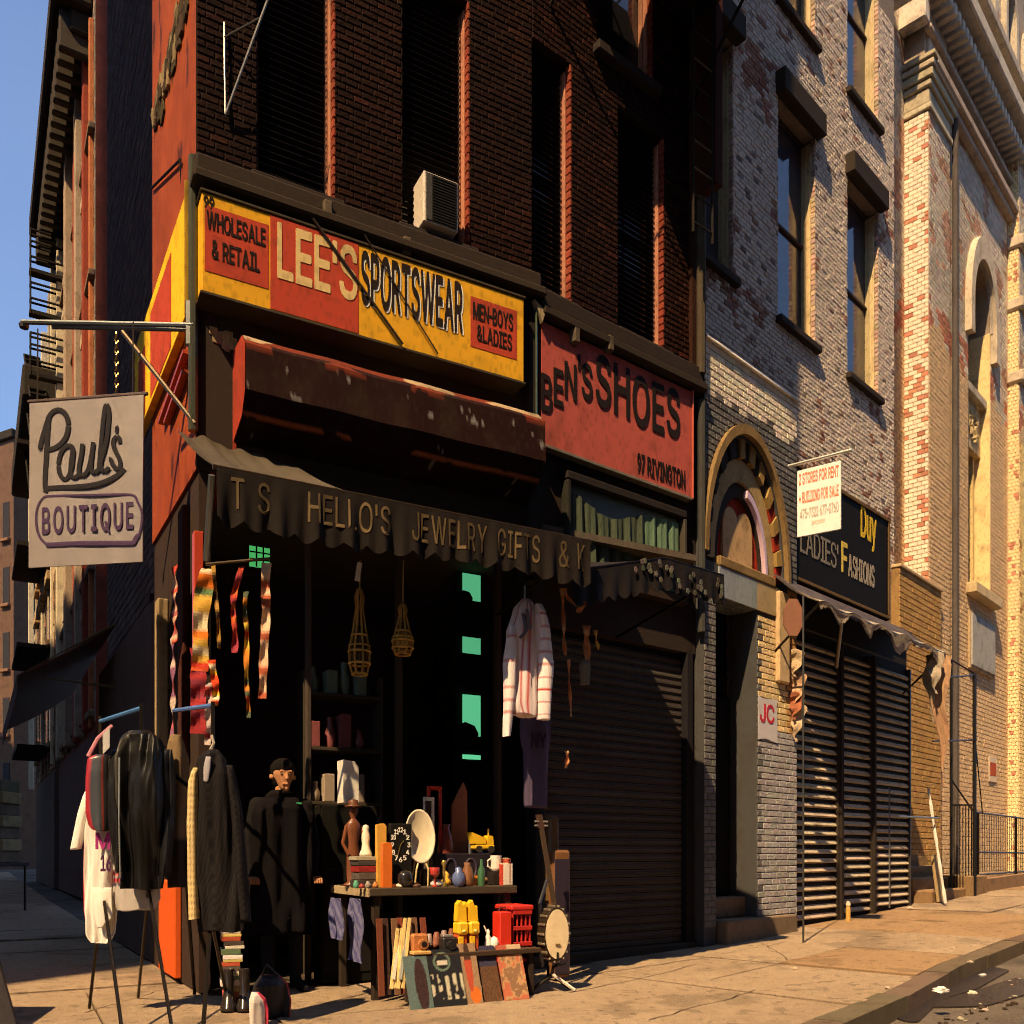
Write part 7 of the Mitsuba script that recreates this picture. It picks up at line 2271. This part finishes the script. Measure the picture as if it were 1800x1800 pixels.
lit = [(1765, 1588, .05, (.70, .64, .54), 'white paper scrap on the pavement near the fence'), (1655, 1745, .07, (.72, .68, .62), 'crumpled white paper in the gutter, the largest'), (1710, 1748, .05, (.66, .58, .48), 'small pale paper in the gutter right of the crumpled one'), (1727, 1716, .035, (.6, .56, .52), 'white cup lid in the gutter beside the kerb'), (1706, 1692, .03, (.6, .5, .38), 'tiny pale scrap on the kerb'), (1600, 1598, .06, (.62, .5, .36), 'pale paper strip at the foot of the rightmost shutter bay'), (1611, 1580, .05, (.7, .62, .5), 'white bottle at the foot of the shutters, right end'), (1551, 1612, .04, (.5, .36, .22), 'tan paper scrap on the pavement before the middle shutter bay'), (1396, 1703, .03, (.62, .46, .3), 'pale scrap by the broken paving'), (1560, 1738, .03, (.6, .5, .38), 'tiny pale scrap near the kerb edge'), (1675, 1668, .03, (.66, .56, .42), 'tiny white scrap on the brown pavement slab')]
for x, y, r, c, lab in lit:
    Y_ = FOC * .9 / (y - HY)
    for _ in range(6):
        q_ = P(x, HY, Y_)
        on_road = not walk_poly.contains(sg.Point(q_[0], q_[1]))
        g_ = float(gz(q_[0], q_[1])) - (.125 if on_road else 0)
        Y_ = FOC * (CAMZ - g_) / (y - HY)
    q_ = P(x, HY, Y_)
    q_[2] = g_
    k = thing('litter_scrap', lab, 'litter')
    r = r * .62
    sph = trimesh.creation.icosphere(2, r)
    d_ = 1 + 1.1 * (meshkit.fbm(sph.vertices / r * 2.6 + x, 2, 5) - .5)[:, None] * 2
    put(k, MB().add(sph.vertices * d_ * [1, .8, .45] + q_ + [0, 0, r * .38], sph.faces, jit(c, .05)), 'plain')

# grit and scraps along the gutter
deb = thing('gutter_grit', 'dark grit and small scraps lying along the gutter', 'grit')
labels[deb]['kind'] = 'stuff'
m = MB()
for _ in range(260):
    t = RNG.uniform(.0, 7.5)
    q_ = np.array([1.9, 5.3]) + np.array([.63, .73]) * t + np.array([.72, -.68]) * (.25 + abs(RNG.normal(0, .16)))
    if walk_poly.buffer(.01).contains(sg.Point(q_[0], q_[1])):
        continue
    r = RNG.uniform(.006, .022)
    ico = trimesh.creation.icosphere(1, r)
    m.add(ico.vertices * RNG.uniform(.6, 1.5, 3) * [1, 1, .5] + [q_[0], q_[1], float(gz(*q_)) - .122], ico.faces, jit((.05, .035, .025) if RNG.random() < .8 else (.45, .38, .28), .3))
put(deb, m, 'plain')

# dim shelves with stock inside the shop
shf = thing('shop_shelves', 'dim shelves of stock inside the dark shop behind the table', 'shelves')
for o, u0, u1 in ((-.55, .95, 1.6),):
    for z in (.5, .95, 1.4, 1.85, 2.3):
        part(shf, 'shelf', MB(L).box(u0, u1, o - .25, o, z, z + .03, (.05, .04, .03), .004), 'matte')
    for u in (u0 - .02, u1):
        part(shf, 'upright', MB(L).box(u, u + .02, o - .25, o, .0, 2.5, (.05, .04, .03), .004), 'matte')
for i in range(22):
    z = (.5, .95, 1.4, 1.85, 2.3)[i % 5] + .032
    u = .98 + .13 * (i // 5) + RNG.uniform(0, .03)
    c = ((.35, .12, .16), (.30, .24, .18), (.12, .16, .12), (.40, .32, .22), (.2, .06, .06))[(i * 3) % 5]
    kk = thing('stock_item', f'dim stocked item on the shop shelves, {ORD[i % 5]} shelf up, {ORD[i // 5]} from the left', 'stock', 'stock on the dim shop shelves')
    if i % 2:
        put(kk, MB(L).box(u, u + .09, -.74, -.58, z, z + RNG.uniform(.12, .3), c, .005), 'plain')
    else:
        h_ = RNG.uniform(.14, .32)
        put(kk, MB(L).lathe((u + .05, -.66, z), [(0, 0), (.04, 0), (.05, h_ * .4), (.025, h_ * .75), (.03, h_), (0, h_)], c, 12), 'satin', smooth=True)
# more bric-a-brac crowding the table
KIND = [('red glass goblet', 'goblet', (.40, .04, .03), [(0, 0), (.03, 0), (.006, .015), (.006, .06), (.03, .08), (.034, .13), (0, .125)], 'gloss'), ('brass candlestick', 'candlestick', (.55, .36, .10), [(0, 0), (.032, 0), (.01, .02), (.008, .12), (.016, .14), (.012, .16), (0, .16)], 'metal'),
        ('blue china jar', 'jar', (.10, .14, .30), [(0, 0), (.03, 0), (.045, .04), (.04, .08), (.02, .10), (.024, .12), (0, .13)], 'gloss'), ('brown jug', 'jug', (.20, .09, .04), [(0, 0), (.035, 0), (.05, .05), (.035, .11), (.022, .14), (.026, .16), (0, .15)], 'gloss'),
        ('green bottle', 'bottle', (.05, .14, .06), [(0, 0), (.025, 0), (.026, .10), (.01, .14), (.01, .18), (0, .18)], 'gloss'), ('cream teacup', 'cup', (.66, .58, .44), [(0, 0), (.02, 0), (.035, .03), (.04, .06), (.034, .058), (0, .02)], 'gloss'),
        ('black lacquer pot', 'pot', (.015, .012, .012), [(0, 0), (.03, 0), (.045, .03), (.045, .07), (.03, .09), (0, .10)], 'gloss'), ('orange glass bowl', 'bowl', (.58, .20, .03), [(0, 0), (.02, 0), (.05, .04), (.055, .06), (.046, .058), (0, .012)], 'gloss'),
        ('silver cup', 'cup', (.5, .48, .45), [(0, 0), (.025, 0), (.008, .02), (.03, .05), (.034, .10), (0, .095)], 'metal'), ('yellow duck', 'ornament', (.66, .40, .04), [(0, 0), (.03, .005), (.036, .03), (.02, .05), (.024, .07), (.012, .09), (0, .095)], 'satin'),
        ('pink vase', 'vase', (.52, .24, .22), [(0, 0), (.02, 0), (.036, .06), (.016, .11), (.024, .15), (0, .15)], 'gloss'), ('wooden bowl', 'bowl', (.24, .12, .05), [(0, 0), (.025, 0), (.05, .03), (.052, .045), (.045, .04), (0, .01)], 'satin')]
spots = [(1.44, .94), (1.52, .92), (1.62, .95), (1.70, .93), (1.80, .95), (1.13, .60), (1.22, .94), (1.86, .72), (1.92, .60), (1.60, .78), (1.36, .52), (1.98, .70)]
for (lab, cat, c, prof, mt), (u, o) in zip(KIND, spots):
    kk = thing(lab.replace(' ', '_'), 'small ' + lab + ' among the bric-a-brac on the table', cat)
    put(kk, MB(L).lathe((u, o, TZ + .001), np.array(prof) * RNG.uniform(.9, 1.2), c, 14), mt, smooth=True)

# flat goods standing at the back of the table and between the rest
flat = [('round tin tray', 'tray', 1.30, .40, .15, (.30, .26, .22), True), ('blue and white plate', 'plate', 1.74, .45, .11, (.40, .44, .52), True), ('small gilt framed picture', 'picture', 1.86, .42, .12, (.42, .27, .08), False), ('brown portable radio', 'radio', 1.95, .46, .09, (.16, .08, .04), False),
        ('red cash tin', 'tin', 1.05, .40, .07, (.38, .05, .03), False), ('dark brown wooden box', 'box', 1.78, .60, .06, (.08, .045, .03), False), ('cream paper bundle', 'papers', 1.68, .56, .05, (.55, .47, .34), False), ('orange album sleeve', 'album', 2.02, .52, .15, (.50, .18, .05), False), ('black camera bag', 'bag', 1.50, .66, .08, (.03, .026, .024), False)]
for lab, cat, u, o, h_, c, disc in flat:
    kk = thing(lab.replace(' ', '_'), lab + ' standing among the goods at the back of the table', cat)
    if disc:
        aa = np.linspace(0, 2 * math.pi, 29)[:-1]
        rr = [[(u + h_ * .55 * r * math.cos(t), o + d_ - .12 * h_ * (r * math.sin(t)), TZ + .004 + h_ + h_ * r * math.sin(t)) for t in aa] for r, d_ in ((0, 0), (.6, .002), (.94, .016), (1, .02), (1, .012), (.6, -.006), (0, -.008))]
        put(unique(kk + '__dish'), MB(L).rings(rr, np.array([[np.array(c) * (.75 if .5 < r < .99 else 1.1)] * 28 for r in (0, .6, .94, 1, 1, .6, 0)])), 'gloss', smooth=True)
        part(kk, 'prop', MB(L).tube([(u, o - .05, TZ + .002), (u, o - .015, TZ + h_ * 1.3)], .006, (.12, .08, .05), 5), 'matte')
    else:
        w_ = h_ * (.42 if h_ > .1 else .6)
        put(unique(kk + '__body'), MB(L).box(u - w_, u + w_, o - .035, o + .02, TZ + .001, TZ + (2 * h_ if h_ > .1 else h_ * 1.5), c, .008), 'satin')
        part(kk, 'front', MB(L).box(u - w_ * .72, u + w_ * .72, o + .0201, o + .026, TZ + h_ * .3, TZ + (1.75 * h_ if h_ > .1 else h_ * 1.2), np.clip(np.array(c)[::-1] * 1.1 + .03, 0, .8), .003), 'satin')
